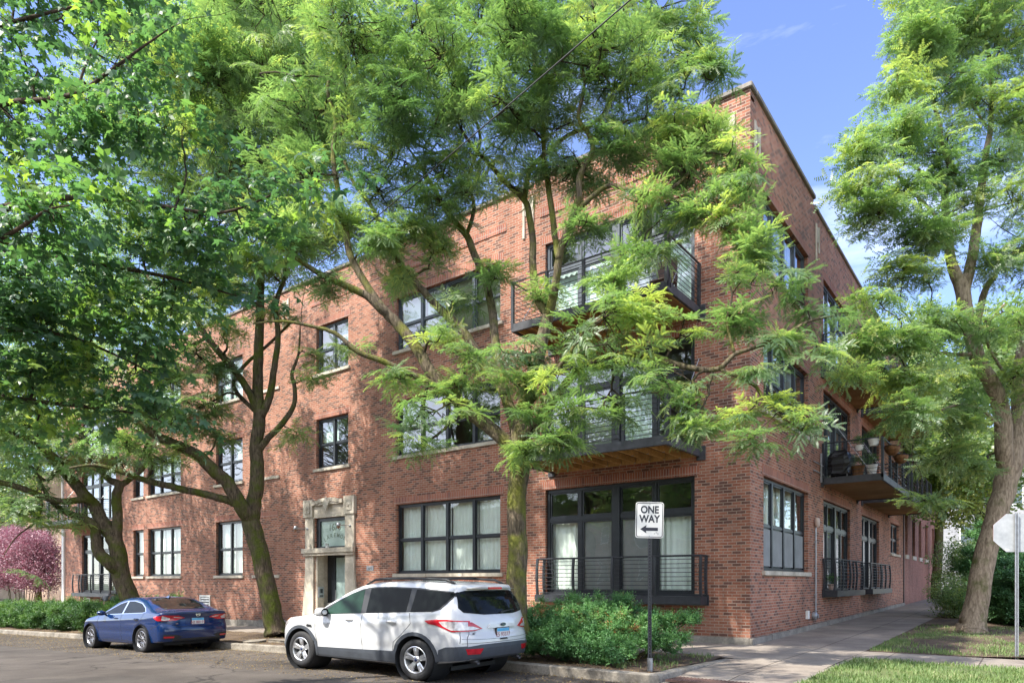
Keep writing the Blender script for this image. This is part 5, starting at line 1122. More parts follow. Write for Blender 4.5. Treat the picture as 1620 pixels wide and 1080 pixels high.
def tree(name, label, base, limbs, blobs, bark, leafm, temps, seed, cdens=1.0, csize=1.0, twig_r=.014, group=None, cat='tree', vis=True, tint=(.45, .16), trunk_n=12, fine=True, minz=None, weep=0.0):
    """limbs: list of [(x,y,z,r),...] world; blobs: (centre, (rx,ry,rz), n)"""
    rg = np.random.default_rng(seed); rnd = random.Random(seed); root = empty(name, base); tag(root, label, cat, group)
    inv = Matrix.Translation(-Vector(base)); tb = MB(); nodes = []; nr = []
    for L_ in limbs:
        pts, rad = smooth_line([p[:3] for p in L_], [p[3] * (.9 if p[3] < .28 else .84) for p in L_], 4, .05); big = max(rad) > .12
        tb.tube(pts, rad, trunk_n if big else 8); nodes += pts; nr += rad
    tk = tb.build('trunk', bark, root, smooth=True, recalc=False); tk.matrix_parent_inverse = inv
    Nn = np.array([tuple(p) for p in nodes]); NR = np.array(nr)
    tw = MB(); cpos = []; ctint = []
    for (c, rad3, n) in blobs:
        c = np.array(c); d = np.linalg.norm((Nn - c) * np.array([1, 1, 1.0]), axis=1); k = int(np.argmin(d)); st = Vector(Nn[k]); hub = Vector(c)
        L = (hub - st).length; r0 = min(NR[k] * .6, .010 + .022 * L)
        hubs = [st]
        if L > .25:
            m1 = st.lerp(hub, .35) + Vector((rnd.gauss(0, .10), rnd.gauss(0, .10), rnd.gauss(0.06, .08))) * L; m2 = st.lerp(hub, .7) + Vector((rnd.gauss(0, .08), rnd.gauss(0, .08), rnd.gauss(.05, .06))) * L
            pp, rr = smooth_line([st, m1, m2, hub], [r0, r0 * .8, r0 * .6, r0 * .4], 4, .5); tw.tube(pp, rr, 6, False); hubs = pp[4:]
        bt = rg.normal(tint[0], tint[1] * .7); m = max(1, int(n * cdens))
        for i in range(m):
            v = rg.normal(0, 1, 3); v /= np.linalg.norm(v); q = c + v * np.array(rad3) * rg.random() ** .38
            if minz is not None and q[2] < minz: continue
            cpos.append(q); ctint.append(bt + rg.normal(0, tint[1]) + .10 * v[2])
            if not fine and i % 2: continue
            h = min(hubs, key=lambda p: (p - Vector(q)).length); dv = Vector(q) - h; Lq = dv.length
            if Lq > .08:
                a_ = h.lerp(Vector(q), .4) + Vector((rnd.gauss(0, .16), rnd.gauss(0, .16), rnd.gauss(.02, .12))) * Lq; b2 = h.lerp(Vector(q), .75) + Vector((rnd.gauss(0, .1), rnd.gauss(0, .1), rnd.gauss(.03, .08))) * Lq
                t0 = twig_r * (.7 + .5 * Lq); tw.tube([h, a_, b2, Vector(q)], [t0, t0 * .75, t0 * .5, t0 * .25], 5, False)
                # crooked side twig
                if fine and rnd.random() < .85:
                    e_ = a_ + Vector((rnd.gauss(0, 1), rnd.gauss(0, 1), rnd.gauss(-.2, 1))).normalized() * Lq * rnd.uniform(.3, .6); m_ = a_.lerp(e_, .5) + Vector((rnd.gauss(0, .08), rnd.gauss(0, .08), rnd.gauss(0, .08))) * Lq
                    tw.tube([a_, m_, e_], [t0 * .6, t0 * .45, t0 * .15], 4, False)
    if tw.v: o = tw.build('branches', M['twig'], root, smooth=True, recalc=False); o.matrix_parent_inverse = inv
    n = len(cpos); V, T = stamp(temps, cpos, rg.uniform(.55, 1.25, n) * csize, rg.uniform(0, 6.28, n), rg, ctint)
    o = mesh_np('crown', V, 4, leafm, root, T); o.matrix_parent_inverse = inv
    return root
def PL(pts, k=1.0):
    """trace: (px, py, depth, radius) -> world"""
    return [tuple(P(a, b_, d)) + (r * k,) for a, b_, d, r in pts]
def BL(l, d_scale=1.0, dens=1.0, deep=1.0):
    """(px,py,rpx,rpy,depth[,n]) -> blob"""
    o = []
    for e in l:
        px, py, rx, ry, d = e[:5]; wx = rx / 1080 * d; wz = ry / 1080 * d; dy = max(wx * .75, wz * .8, .35) * deep; n = e[5] if len(e) > 5 else max(2, int(wx * wz * 11 + 1.5))
        n = n * ((.62 if px > 1130 else 1.05) if (py > 400 and px > 600 and px < 1340 and deep == 1.35) else 1.0)
        o.append((tuple(P(px, py, d)), ((wx + dy) / 2 if False else wx * .85, dy, wz), max(1, int(n * dens))))
    return o

# ---- tree 1: the honey locust in front of the corner bay
D = 12.7
T1 = [
 PL([(818, 1014, D, .30), (817, 985, D, .245), (817, 930, D, .215), (819, 860, D, .20), (818, 800, D, .195), (821, 750, D, .205), (822, 712, D, .23), (823, 690, D, .20), (825, 660, 12.8, .17), (835, 620, 12.9, .15), (850, 570, 13.0, .14), (862, 520, 13.1, .135), (867, 500, 13.1, .13)]),
 PL([(815, 715, D, .17), (795, 692, 12.7, .145), (770, 673, 12.8, .14), (735, 647, 12.9, .135), (710, 616, 13, .13), (682, 588, 13.1, .125), (663, 556, 13.2, .12), (638, 522, 13.3, .12), (616, 500, 13.3, .11), (597, 476, 13.4, .085), (571, 436, 13.5, .08), (554, 403, 13.5, .075), (546, 360, 13.6, .07), (538, 320, 13.6, .06), (527, 250, 13.8, .055), (531, 187, 14, .05), (518, 140, 14, .04), (535, 70, 14, .035), (520, 0, 14, .03)]),
 PL([(616, 500, 13.3, .10), (600, 487, 13.2, .085), (579, 467, 13.2, .08), (543, 450, 13.1, .07), (515, 439, 13.1, .06), (477, 414, 13, .05), (450, 395, 13, .04), (420, 380, 13, .03)]),
 PL([(708, 620, 13.0, .09), (679, 605, 12.8, .075), (640, 587, 12.7, .07), (600, 569, 12.6, .06), (567, 557, 12.6, .055), (530, 527, 12.6, .045), (497, 517, 12.6, .035), (447, 508, 12.5, .025), (400, 512, 12.5, .015)]),
 PL([(822, 700, D, .15), (808, 650, 13, .12), (789, 607, 13.3, .105), (770, 585, 13.5, .10), (738, 531, 13.7, .095), (704, 496, 13.9, .09), (682, 474, 14, .08), (657, 446, 14, .075), (631, 415, 14.1, .07), (605, 372, 14.2, .06), (590, 330, 14.2, .045), (560, 290, 14.3, .04), (545, 255, 14.3, .035)]),
 PL([(800, 625, 13.1, .11), (786, 560, 13.4, .10), (779, 494, 13.7, .095), (768, 445, 13.9, .09), (747, 394, 14, .085), (738, 372, 14.1, .08), (710, 339, 14.1, .06), (690, 305, 14.2, .05), (670, 270, 14.2, .04)]),
 PL([(738, 372, 14.1, .05), (750, 330, 14.1, .045), (742, 280, 14.2, .04), (760, 220, 14.3, .035), (745, 160, 14.3, .03), (760, 90, 14.3, .02)]),
 PL([(867, 500, 13.1, .10), (851, 472, 13.2, .085), (843, 425, 13.4, .08), (843, 384, 13.5, .075), (838, 345, 13.5, .07), (829, 316, 13.6, .07), (798, 287, 13.7, .055), (774, 259, 13.8, .05), (750, 235, 13.8, .04), (730, 205, 13.9, .03)]),
 PL([(829, 316, 13.6, .06), (838, 271, 13.6, .055), (858, 247, 13.6, .05), (898, 215, 13.5, .045), (934, 199, 13.4, .035), (960, 170, 13.4, .03), (975, 120, 13.4, .02)]),
 PL([(867, 500, 13.1, .11), (875, 470, 13.0, .09), (880, 441, 12.9, .085), (887, 397, 12.8, .08), (903, 353, 12.6, .075), (916, 311, 12.5, .07), (917, 280, 12.5, .065), (937, 240, 12.4, .055), (931, 212, 12.4, .05), (915, 185, 12.4, .04), (925, 130, 12.4, .03), (910, 60, 12.4, .02)]),
 PL([(884, 410, 12.8, .07), (878, 373, 13, .07), (869, 306, 13.1, .065), (864, 270, 13.2, .06), (860, 235, 13.2, .05), (858, 170, 13.3, .04), (845, 100, 13.3, .03), (850, 30, 13.3, .02)]),
 PL([(908, 340, 12.6, .055), (934, 314, 12.4, .05), (965, 293, 12.2, .048), (1001, 303, 12.0, .045), (1045, 306, 11.8, .04), (1069, 293, 11.7, .035), (1084, 280, 11.7, .03), (1110, 250, 11.6, .025), (1120, 225, 11.6, .015)]),
 PL([(1045, 306, 11.8, .03), (1085, 322, 11.6, .026), (1118, 338, 11.5, .02), (1150, 365, 11.4, .015), (1185, 375, 11.4, .01)]),
 PL([(823, 700, D, .13), (846, 672, 12.4, .10), (877, 632, 12.2, .085), (903, 597, 12.0, .075), (945, 570, 11.8, .07), (1013, 560, 11.5, .065), (1060, 573, 11.3, .06), (1093, 582, 11.2, .055), (1137, 583, 11, .05), (1163, 560, 10.9, .04), (1213, 543, 10.8, .035), (1253, 523, 10.7, .03), (1283, 507, 10.6, .025), (1330, 498, 10.6, .012)]),
 PL([(1137, 583, 11, .035), (1190, 607, 10.8, .03), (1208, 630, 10.7, .027), (1230, 653, 10.6, .022), (1280, 687, 10.5, .015), (1310, 690, 10.4, .01)]),
 PL([(1163, 560, 10.9, .03), (1150, 510, 11, .025), (1158, 465, 11, .02), (1145, 430, 11.1, .015)]),
 PL([(835, 640, 12.5, .07), (870, 600, 12.0, .05), (900, 560, 11.8, .045), (930, 520, 11.7, .035), (975, 490, 11.6, .02)]),
]
B1 = BL([
 (900, 40, 110, 60, 13), (1030, 40, 100, 60, 12.5), (1085, 125, 60, 55, 12), (990, 130, 100, 60, 12.3), (860, 130, 100, 60, 13), (760, 50, 100, 70, 13.8), (730, 160, 80, 50, 13.8), (1095, 55, 45, 40, 12.3),
 (650, 40, 90, 60, 14.2), (650, 130, 80, 55, 14), (680, 215, 70, 40, 13.8), (620, 250, 60, 45, 13.8), (560, 130, 70, 60, 14), (1125, 225, 40, 40, 11.8, 8), (1165, 260, 38, 55, 11.5), (1180, 320, 30, 45, 11.4), (1130, 300, 35, 30, 11.5, 4),
 (810, 210, 70, 35, 13.4), (880, 205, 60, 30, 13.2), (760, 245, 60, 30, 13.6), (1040, 195, 70, 35, 12.2), (960, 210, 40, 20, 12.5, 4), (700, 280, 60, 28, 14, 6), (600, 300, 50, 35, 14, 6), (655, 330, 40, 25, 14.1, 4),
 (745, 558, 60, 26, 12.6), (700, 525, 40, 18, 12.8), (690, 650, 62, 26, 12.2), (650, 672, 40, 16, 12.1), (665, 705, 22, 18, 12), (720, 610, 40, 20, 12.6, 4), (640, 600, 25, 15, 12.4, 3),
 (840, 560, 70, 30, 12.2), (905, 535, 55, 28, 11.9), (965, 510, 65, 35, 11.6), (1030, 490, 50, 30, 11.5), (1075, 530, 45, 25, 11.3), (880, 600, 70, 28, 11.9), (975, 575, 80, 28, 11.5), (1055, 610, 70, 28, 11.1), (955, 640, 60, 22, 11.4), (905, 655, 40, 16, 11.5), (1090, 645, 40, 20, 11), (820, 612, 50, 22, 12), (840, 655, 30, 20, 12),
 (880, 700, 50, 14, 11.6, 6), (828, 715, 26, 14, 12, 4), (1100, 672, 40, 14, 10.9, 4), (1190, 700, 30, 10, 10.7, 3), (960, 440, 40, 14, 12, 4), (1020, 400, 40, 12, 12, 3), (930, 350, 50, 20, 12.4, 4), (1010, 330, 60, 18, 12, 5), (1090, 340, 40, 18, 11.7, 4), (1190, 395, 34, 28, 11.3, 6), (1150, 350, 30, 18, 11.4, 4),
 (1150, 430, 55, 28, 11), (1215, 450, 55, 32, 10.8), (1270, 480, 50, 30, 10.7), (1320, 500, 45, 30, 10.6), (1245, 550, 30, 20, 10.8, 5), (1200, 590, 30, 18, 10.9, 4), (1240, 640, 36, 18, 10.6, 4), (1280, 672, 28, 12, 10.5, 3), (1170, 500, 40, 20, 10.9, 5), (1300, 560, 30, 20, 10.6, 4), (1180, 655, 25, 14, 10.8, 3),
 (780, 440, 25, 18, 13.4, 3), (855, 470, 22, 14, 13, 2), (720, 470, 25, 12, 13.6, 2), (600, 390, 45, 22, 13.9, 4), (690, 400, 40, 22, 14, 4), (640, 440, 30, 15, 13.9, 3), (560, 350, 45, 25, 13.8, 5), (510, 440, 40, 22, 13.2, 4), (540, 545, 30, 15, 12.6, 2),
 (470, 380, 45, 28, 13, 7), (430, 350, 40, 25, 13, 6), (480, 280, 70, 45, 13.6), (560, 210, 60, 40, 13.9),
 # above the frame
 (880, -70, 160, 60, 13.2), (1020, -60, 110, 60, 12.6), (740, -70, 120, 60, 14), (600, -60, 110, 60, 14.2), (900, -180, 170, 60, 13.4, 26), (700, -190, 150, 60, 14.2, 22), (560, 60, 80, 60, 12.5, 16), (470, 190, 60, 60, 14.5, 14), (620, 170, 70, 50, 12.5, 14), (620, 370, 50, 20, 13.5, 4), (700, 325, 60, 22, 13.5, 6), (800, 290, 50, 18, 13.4, 4), (905, 270, 60, 20, 12.8, 6), (1000, 240, 60, 22, 12.3, 8), (1070, 215, 50, 24, 12, 8), (1080, 270, 50, 22, 11.8, 6), (820, 60, 90, 60, 12, 14), (950, 80, 100, 60, 11.8, 14), (700, 90, 90, 60, 12.8, 12), (800, 160, 80, 40, 12.3, 8)], 1, 2.7, 1.35)
B1 += BL([(590, 385, 40, 16, 13.2, 4), (650, 352, 40, 16, 13.4, 4), (530, 350, 40, 22, 13.5, 5), (1125, 110, 35, 35, 11.9, 5), (740, 305, 40, 16, 13.4, 4), (860, 270, 40, 14, 13, 4)], 1, 2.2)
B1 += [((x, y, z), (1.2, 1.2, .8), 9) for x, y, z in ((-9, -7, 12.5), (-7.5, -8, 14), (-6, -9, 13.5), (-4, -9, 15.5), (-2.5, -8.5, 16), (-9.5, -5.5, 14.5), (-7, -6, 16), (-1, -7.5, 15))]
t1 = tree('honey_locust_tree', 'honey locust in front of the corner bay, trunk behind the white suv, many mossy limbs', tuple(P(818, 1014, D)), T1, B1, M['barkL'], M['locust'], TL, 5, tint=(.52, .19), csize=.92, twig_r=.016)

# ---- tree 2
E2 = 20.3
T2 = [
 PL([(438, 1006, E2, .46), (434, 985, E2, .36), (424, 933, E2, .32), (412, 880, E2, .31), (400, 835, E2, .33), (397, 815, E2, .30), (403, 790, E2, .24), (407, 753, E2, .23), (405, 710, 20.4, .21), (410, 667, 20.4, .20), (408, 600, 20.5, .17), (410, 533, 20.6, .15), (412, 480, 20.7, .13), (413, 433, 20.8, .12), (420, 380, 20.8, .10), (410, 300, 21, .08), (420, 200, 21, .06), (410, 100, 21, .04)]),
 PL([(398, 825, E2, .26), (383, 803, 20, .23), (360, 763, 19.8, .21), (333, 740, 19.6, .20), (313, 720, 19.5, .18), (277, 703, 19.3, .16), (250, 690, 19.2, .14), (215, 665, 19, .11), (180, 650, 19, .08), (140, 640, 19, .05)]),
 PL([(372, 795, 20, .14), (333, 783, 19.9, .12), (283, 772, 19.8, .11), (233, 760, 19.7, .10), (190, 745, 19.6, .08), (150, 735, 19.5, .05), (110, 740, 19.5, .03)]),
 PL([(233, 760, 19.7, .06), (240, 735, 19.7, .05), (228, 712, 19.7, .04), (240, 690, 19.7, .02)]),
 PL([(413, 660, 20.4, .14), (427, 625, 20.4, .12), (434, 580, 20.5, .10), (440, 533, 20.6, .09), (437, 480, 20.6, .08), (455, 420, 20.7, .06), (450, 350, 20.8, .05), (465, 260, 20.8, .03)]),
 PL([(408, 650, 20.4, .13), (390, 613, 20.2, .12), (360, 573, 20.1, .11), (327, 533, 20, .10), (300, 490, 19.9, .08), (267, 473, 19.8, .06), (235, 440, 19.8, .04), (220, 380, 19.8, .03)]),
 PL([(403, 650, 20.4, .07), (370, 612, 20.6, .07), (385, 580, 20.8, .06), (430, 540, 21, .05), (470, 500, 21, .03)]),
 PL([(407, 715, 20.4, .13), (425, 692, 20.3, .11), (448, 668, 20.2, .10), (465, 640, 20.2, .08), (466, 612, 20.2, .07), (462, 590, 20.2, .06), (472, 560, 20.2, .04), (475, 520, 20.2, .02)]),
 PL([(327, 533, 20, .06), (300, 545, 19.8, .05), (280, 520, 19.7, .04), (260, 505, 19.6, .02)]),
]
B2 = BL([
 (420, 60, 80, 50, 20), (340, 60, 70, 50, 19.5), (260, 90, 70, 50, 19), (480, 60, 70, 50, 20.5), (400, 160, 70, 45, 20), (320, 180, 70, 50, 19.5), (240, 200, 70, 50, 19), (470, 170, 60, 45, 20.5), (360, 260, 70, 35, 20), (280, 290, 70, 45, 19.5), (430, 270, 60, 35, 20.5), (200, 60, 60, 40, 19), (180, 180, 60, 50, 19),
 (320, 350, 60, 30, 19.8), (250, 380, 60, 35, 19.3), (400, 330, 60, 22, 20.4, 8), (350, 410, 45, 22, 20, 6), (480, 330, 55, 22, 21, 8), (520, 390, 40, 16, 21, 4), (290, 440, 50, 26, 19.6, 8), (380, 470, 40, 16, 20.4, 4), (440, 430, 35, 16, 20.6, 4), (240, 500, 50, 35, 19.4), (310, 560, 55, 28, 19.6), (270, 600, 55, 30, 19.4), (345, 585, 28, 15, 20, 4), (230, 570, 50, 30, 19.2), (320, 640, 50, 24, 19.6, 9), (270, 660, 55, 22, 19.2, 9), (350, 690, 26, 12, 19.8, 3), (220, 650, 50, 26, 19), (200, 700, 50, 20, 19, 7), (300, 710, 20, 10, 19.5, 2), (260, 730, 30, 12, 19.5, 3),
 (490, 560, 25, 12, 20.2, 2), (470, 690, 22, 10, 20.2, 2), (500, 600, 22, 10, 20.2, 2), (440, 500, 22, 12, 20.6, 2),
 (350, -50, 130, 60, 20, 26), (480, -50, 110, 60, 20.5, 22), (230, -40, 90, 60, 19, 18), (420, 120, 90, 70, 17, 24), (500, 230, 60, 50, 18, 14), (330, 120, 90, 70, 16.5, 22), (420, 0, 100, 60, 17, 22)], 1, 2.1, 1.6)
rq = random.Random(77)
B2 += BL([(340, 455, 40, 20, 19, 5), (400, 415, 40, 20, 19.5, 5), (470, 395, 40, 20, 19, 5), (290, 490, 40, 20, 18.5, 5), (520, 372, 35, 18, 18, 5), (360, 520, 30, 16, 19, 3)], 1, 2.0)
B2 += [((rq.uniform(-19, -9.5), rq.uniform(-8, -3.6), rq.uniform(10.8, 16.5)), (1.3, 1.3, .8), 10) for _ in range(26)]
t2 = tree('honey_locust_tree', 'dark mossy leaning tree between the blue sedan and the limestone doorway', tuple(P(438, 1006, E2)), T2, B2, M['bark'], M['locust'], TLf, 6, tint=(.55, .19), csize=1.25, twig_r=.016)

# ---- tree 3
E3 = 24.3
T3 = [
 PL([(226, 1006, E3, .50), (218, 985, E3, .42), (205, 945, E3, .38), (191, 907, E3, .36), (187, 870, E3, .32), (175, 845, E3, .27), (162, 825, E3, .25), (150, 800, E3, .24), (136, 785, 24, .22), (115, 760, 24, .21), (93, 735, 23.8, .20), (77, 717, 23.7, .18), (60, 700, 23.5, .15), (30, 690, 23.5, .12), (0, 680, 23.5, .08), (-30, 670, 23.5, .05)]),
 PL([(190, 905, E3, .26), (172, 890, 24, .24), (157, 875, 24, .22), (152, 855, 24, .20), (150, 835, 24, .17), (135, 820, 24, .15), (110, 812, 23.9, .13), (87, 798, 23.8, .10), (70, 775, 23.8, .07), (60, 750, 23.8, .05)]),
 PL([(184, 860, E3, .20), (186, 825, 24.4, .19), (184, 787, 24.5, .18), (188, 767, 24.5, .17), (172, 758, 24.5, .12), (160, 745, 24.5, .10), (140, 720, 24.5, .07), (120, 690, 24.5, .04)]),
 PL([(188, 770, 24.5, .13), (205, 758, 24.6, .11), (225, 742, 24.7, .09), (236, 720, 24.7, .06), (225, 690, 24.7, .03)]),
 PL([(138, 788, 24, .14), (100, 793, 23.6, .12), (67, 785, 23.4, .12), (30, 770, 23.2, .11), (0, 763, 23, .10), (-40, 755, 23, .07)]),
 PL([(93, 735, 23.8, .10), (75, 760, 23.5, .06), (50, 740, 23.3, .05), (35, 710, 23.3, .03)]),
 PL([(67, 785, 23.4, .05), (60, 820, 23, .035), (25, 850, 22.8, .02), (5, 880, 22.8, .01)]),
]
B3 = BL([
 (50, 740, 55, 22, 23), (110, 715, 55, 24, 23.5), (20, 710, 50, 24, 23), (150, 690, 50, 24, 24), (190, 730, 35, 16, 24.5, 5), (30, 800, 45, 20, 22.8, 10), (70, 825, 40, 12, 23, 4), (100, 800, 35, 14, 23.6, 3), (130, 745, 35, 14, 24, 5), (120, 830, 25, 10, 23.8, 3), (60, 670, 60, 30, 23.5), (0, 660, 50, 35, 23), (140, 640, 60, 30, 24), (40, 905, 18, 6, 22.6, 1),
 (60, 600, 70, 40, 23.5), (150, 560, 70, 40, 24), (60, 520, 70, 40, 23.5), (-60, 700, 60, 60, 23, 20), (-60, 580, 60, 60, 23, 20), (90, 440, 80, 50, 23.6, 20), (170, 470, 60, 40, 24, 14)], 1, 1.3)
B3 += [((rq.uniform(-43, -18), rq.uniform(-8, -3.6), rq.uniform(8.5, 15.5)), (1.3, 1.3, .7), 7) for _ in range(58)]  # extra crown clumps, mostly out of view, added to shade the left facade
t3 = tree('honey_locust_tree', 'dark twin-limbed mossy tree behind the blue sedan nearest the hedge', tuple(P(226, 1006, E3)), T3, B3, M['bark'], M['locust'], TLf, 8, tint=(.58, .17), csize=1.4, twig_r=.018)

# ---- right tree
E4 = 18.9
T4 = [
 PL([(1535, 1010, E4, .74), (1536, 1001, E4, .60), (1538, 985, E4, .50), (1545, 950, E4, .43), (1557, 890, E4, .41), (1572, 830, E4, .40), (1588, 775, E4, .42), (1598, 740, E4, .44), (1606, 700, E4, .34), (1613, 650, 19, .28), (1614, 600, 19, .26), (1622, 540, 19.1, .24), (1640, 460, 19.2, .20), (1650, 350, 19.3, .15), (1640, 220, 19.4, .10), (1650, 80, 19.4, .05)], .80),
 PL([(1594, 760, E4, .30), (1588, 710, 18.7, .30), (1587, 665, 18.6, .29), (1580, 630, 18.5, .28), (1563, 597, 18.4, .26), (1547, 570, 18.3, .25), (1538, 535, 18.3, .24), (1527, 490, 18.3, .25), (1521, 455, 18.3, .24), (1505, 415, 18.3, .17), (1500, 370, 18.3, .15), (1495, 310, 18.2, .12), (1510, 278, 18.2, .10), (1490, 230, 18.2, .09), (1486, 191, 18.2, .07), (1474, 155, 18.2, .05), (1465, 80, 18.2, .03)], .80),
 PL([(1524, 465, 18.3, .20), (1536, 418, 18.4, .18), (1543, 375, 18.5, .17), (1550, 319, 18.6, .15), (1558, 255, 18.7, .12), (1568, 190, 18.8, .09), (1566, 96, 18.9, .07), (1554, 50, 18.9, .04), (1550, -20, 18.9, .02)], .80),
 PL([(1540, 545, 18.4, .14), (1550, 490, 18.7, .13), (1563, 450, 18.9, .12), (1591, 412, 19, .10), (1619, 390, 19, .08), (1650, 350, 19, .05)], .80),
 PL([(1500, 370, 18.3, .07), (1470, 330, 17.8, .06), (1430, 290, 17.4, .05), (1400, 250, 17, .04), (1370, 230, 16.8, .02)], .80),
 PL([(1495, 310, 18.2, .06), (1455, 270, 18, .05), (1430, 260, 17.8, .04), (1390, 290, 17.6, .025), (1350, 310, 17.5, .015)], .80),
 PL([(1545, 560, 18.4, .08), (1500, 560, 17.8, .07), (1450, 550, 17.2, .06), (1400, 560, 16.6, .045), (1350, 590, 16.2, .02)], .80),
 PL([(1586, 680, 18.6, .07), (1556, 650, 18.2, .06), (1520, 640, 17.8, .05), (1480, 650, 17.4, .04), (1430, 660, 17, .02)], .80),
 PL([(1610, 620, 18.9, .06), (1570, 560, 18, .05), (1560, 520, 17.5, .04), (1590, 480, 17, .03)], .80),
 PL([(1560, 200, 18.7, .05), (1510, 130, 18.4, .04), (1450, 90, 18, .03), (1420, 60, 17.8, .015)], .80),
]
B4 = BL([
 (1450, 60, 50, 40, 17.8, 16), (1530, 50, 70, 50, 18.5, 26), (1500, 270, 55, 35, 17.6, 10), (1500, 370, 35, 25, 17.6, 4), (1600, 60, 60, 60, 18.5), (1420, 130, 45, 30, 17.6, 8), (1490, 140, 70, 40, 18), (1570, 150, 60, 50, 18.3), (1620, 190, 50, 60, 18.5), (1430, 210, 70, 26, 17.3, 11), (1370, 240, 42, 22, 16.8, 7), (1500, 230, 70, 40, 18), (1580, 250, 60, 40, 18.2), (1360, 290, 40, 24, 16.6, 7), (1430, 300, 60, 32, 17), (1390, 340, 55, 26, 16.8, 9), (1450, 370, 60, 30, 17.2, 12), (1545, 320, 40, 26, 17.8, 5), (1610, 320, 50, 40, 18),
 (1430, 430, 60, 18, 17.2, 7), (1385, 470, 35, 12, 16.6, 3), (1465, 440, 34, 16, 17.2, 3), (1590, 410, 50, 35, 18, 10), (1560, 520, 60, 30, 17), (1610, 500, 50, 40, 17), (1480, 510, 70, 32, 16.8), (1430, 530, 50, 26, 16.4, 9), (1380, 540, 45, 26, 16.2, 6), (1350, 590, 36, 22, 16, 4), (1450, 600, 60, 30, 16.6, 10), (1510, 590, 55, 30, 17), (1430, 640, 45, 24, 16, 5), (1460, 670, 60, 30, 16.8), (1530, 660, 45, 30, 17.6, 9), (1620, 600, 40, 40, 18, 8), (1500, 720, 50, 26, 17.8, 8), (1540, 740, 30, 24, 18.4, 5), (1465, 790, 25, 14, 17.4, 3),
 (1500, -50, 110, 55, 18.2, 26), (1610, -40, 80, 60, 18.5, 20), (1680, 150, 60, 120, 18.5, 30), (1680, 400, 60, 120, 18, 30)], 1, 2.5)
t4 = tree('honey_locust_tree', 'big bare-barked tree leaning right beside the alley walk and the back of the stop sign', tuple(P(1536, 1008, E4)), T4, B4, M['barkR'], M['locust'], TLf, 9, tint=(.63, .19), csize=1.1, twig_r=.014, trunk_n=18)

# ---- maple reaching in from the left foreground
TMp = [
 PL([(-420, 980, 8.0, .26), (-400, 800, 8.0, .22), (-380, 600, 8.0, .20), (-340, 400, 8.0, .17), (-300, 200, 8.0, .13), (-260, 0, 8.0, .09), (-220, -160, 8, .05)]),
 PL([(-340, 420, 8, .09), (-200, 300, 7.7, .06), (-60, 200, 7.4, .045), (0, 166, 7.2, .034), (70, 158, 7.1, .028), (125, 146, 7.0, .024), (180, 108, 6.9, .018), (225, 75, 6.9, .013), (268, 46, 6.9, .008), (300, 30, 6.9, .005)]),
 PL([(122, 146, 7, .018), (133, 110, 7, .013), (155, 60, 7, .008)]),
 PL([(-350, 450, 8, .08), (-150, 400, 7, .05), (-40, 396, 6.4, .03), (0, 378, 6.2, .022), (40, 355, 6.1, .018), (75, 332, 6, .012), (110, 325, 6, .006)]),
 PL([(-350, 500, 8, .09), (-150, 360, 7.6, .06), (0, 330, 7.3, .045), (120, 312, 7.2, .034), (230, 322, 7.1, .026), (290, 332, 7.1, .022), (345, 337, 7, .017), (400, 322, 7, .012), (470, 290, 7, .007), (530, 285, 7, .004)]),
 PL([(-370, 560, 8, .09), (-150, 440, 7.8, .06), (0, 400, 7.6, .045), (110, 410, 7.6, .036), (200, 425, 7.6, .028), (260, 437, 7.6, .022), (330, 455, 7.6, .014), (380, 470, 7.6, .008)]),
 PL([(-380, 640, 8, .09), (-180, 610, 8, .06), (0, 628, 8, .038), (60, 635, 8, .030), (110, 640, 8, .026), (165, 647, 8, .018), (220, 655, 8, .010), (270, 672, 8, .005)]),
 PL([(-370, 540, 8, .08), (-150, 520, 8, .05), (0, 520, 7.8, .03), (100, 530, 7.8, .022), (180, 560, 7.8, .015), (240, 590, 7.8, .008)]),
 PL([(-320, 300, 8, .08), (-180, 120, 7.8, .05), (-60, 60, 7.6, .035), (0, 40, 7.5, .025), (80, 20, 7.4, .018), (160, 0, 7.4, .010)]),
]
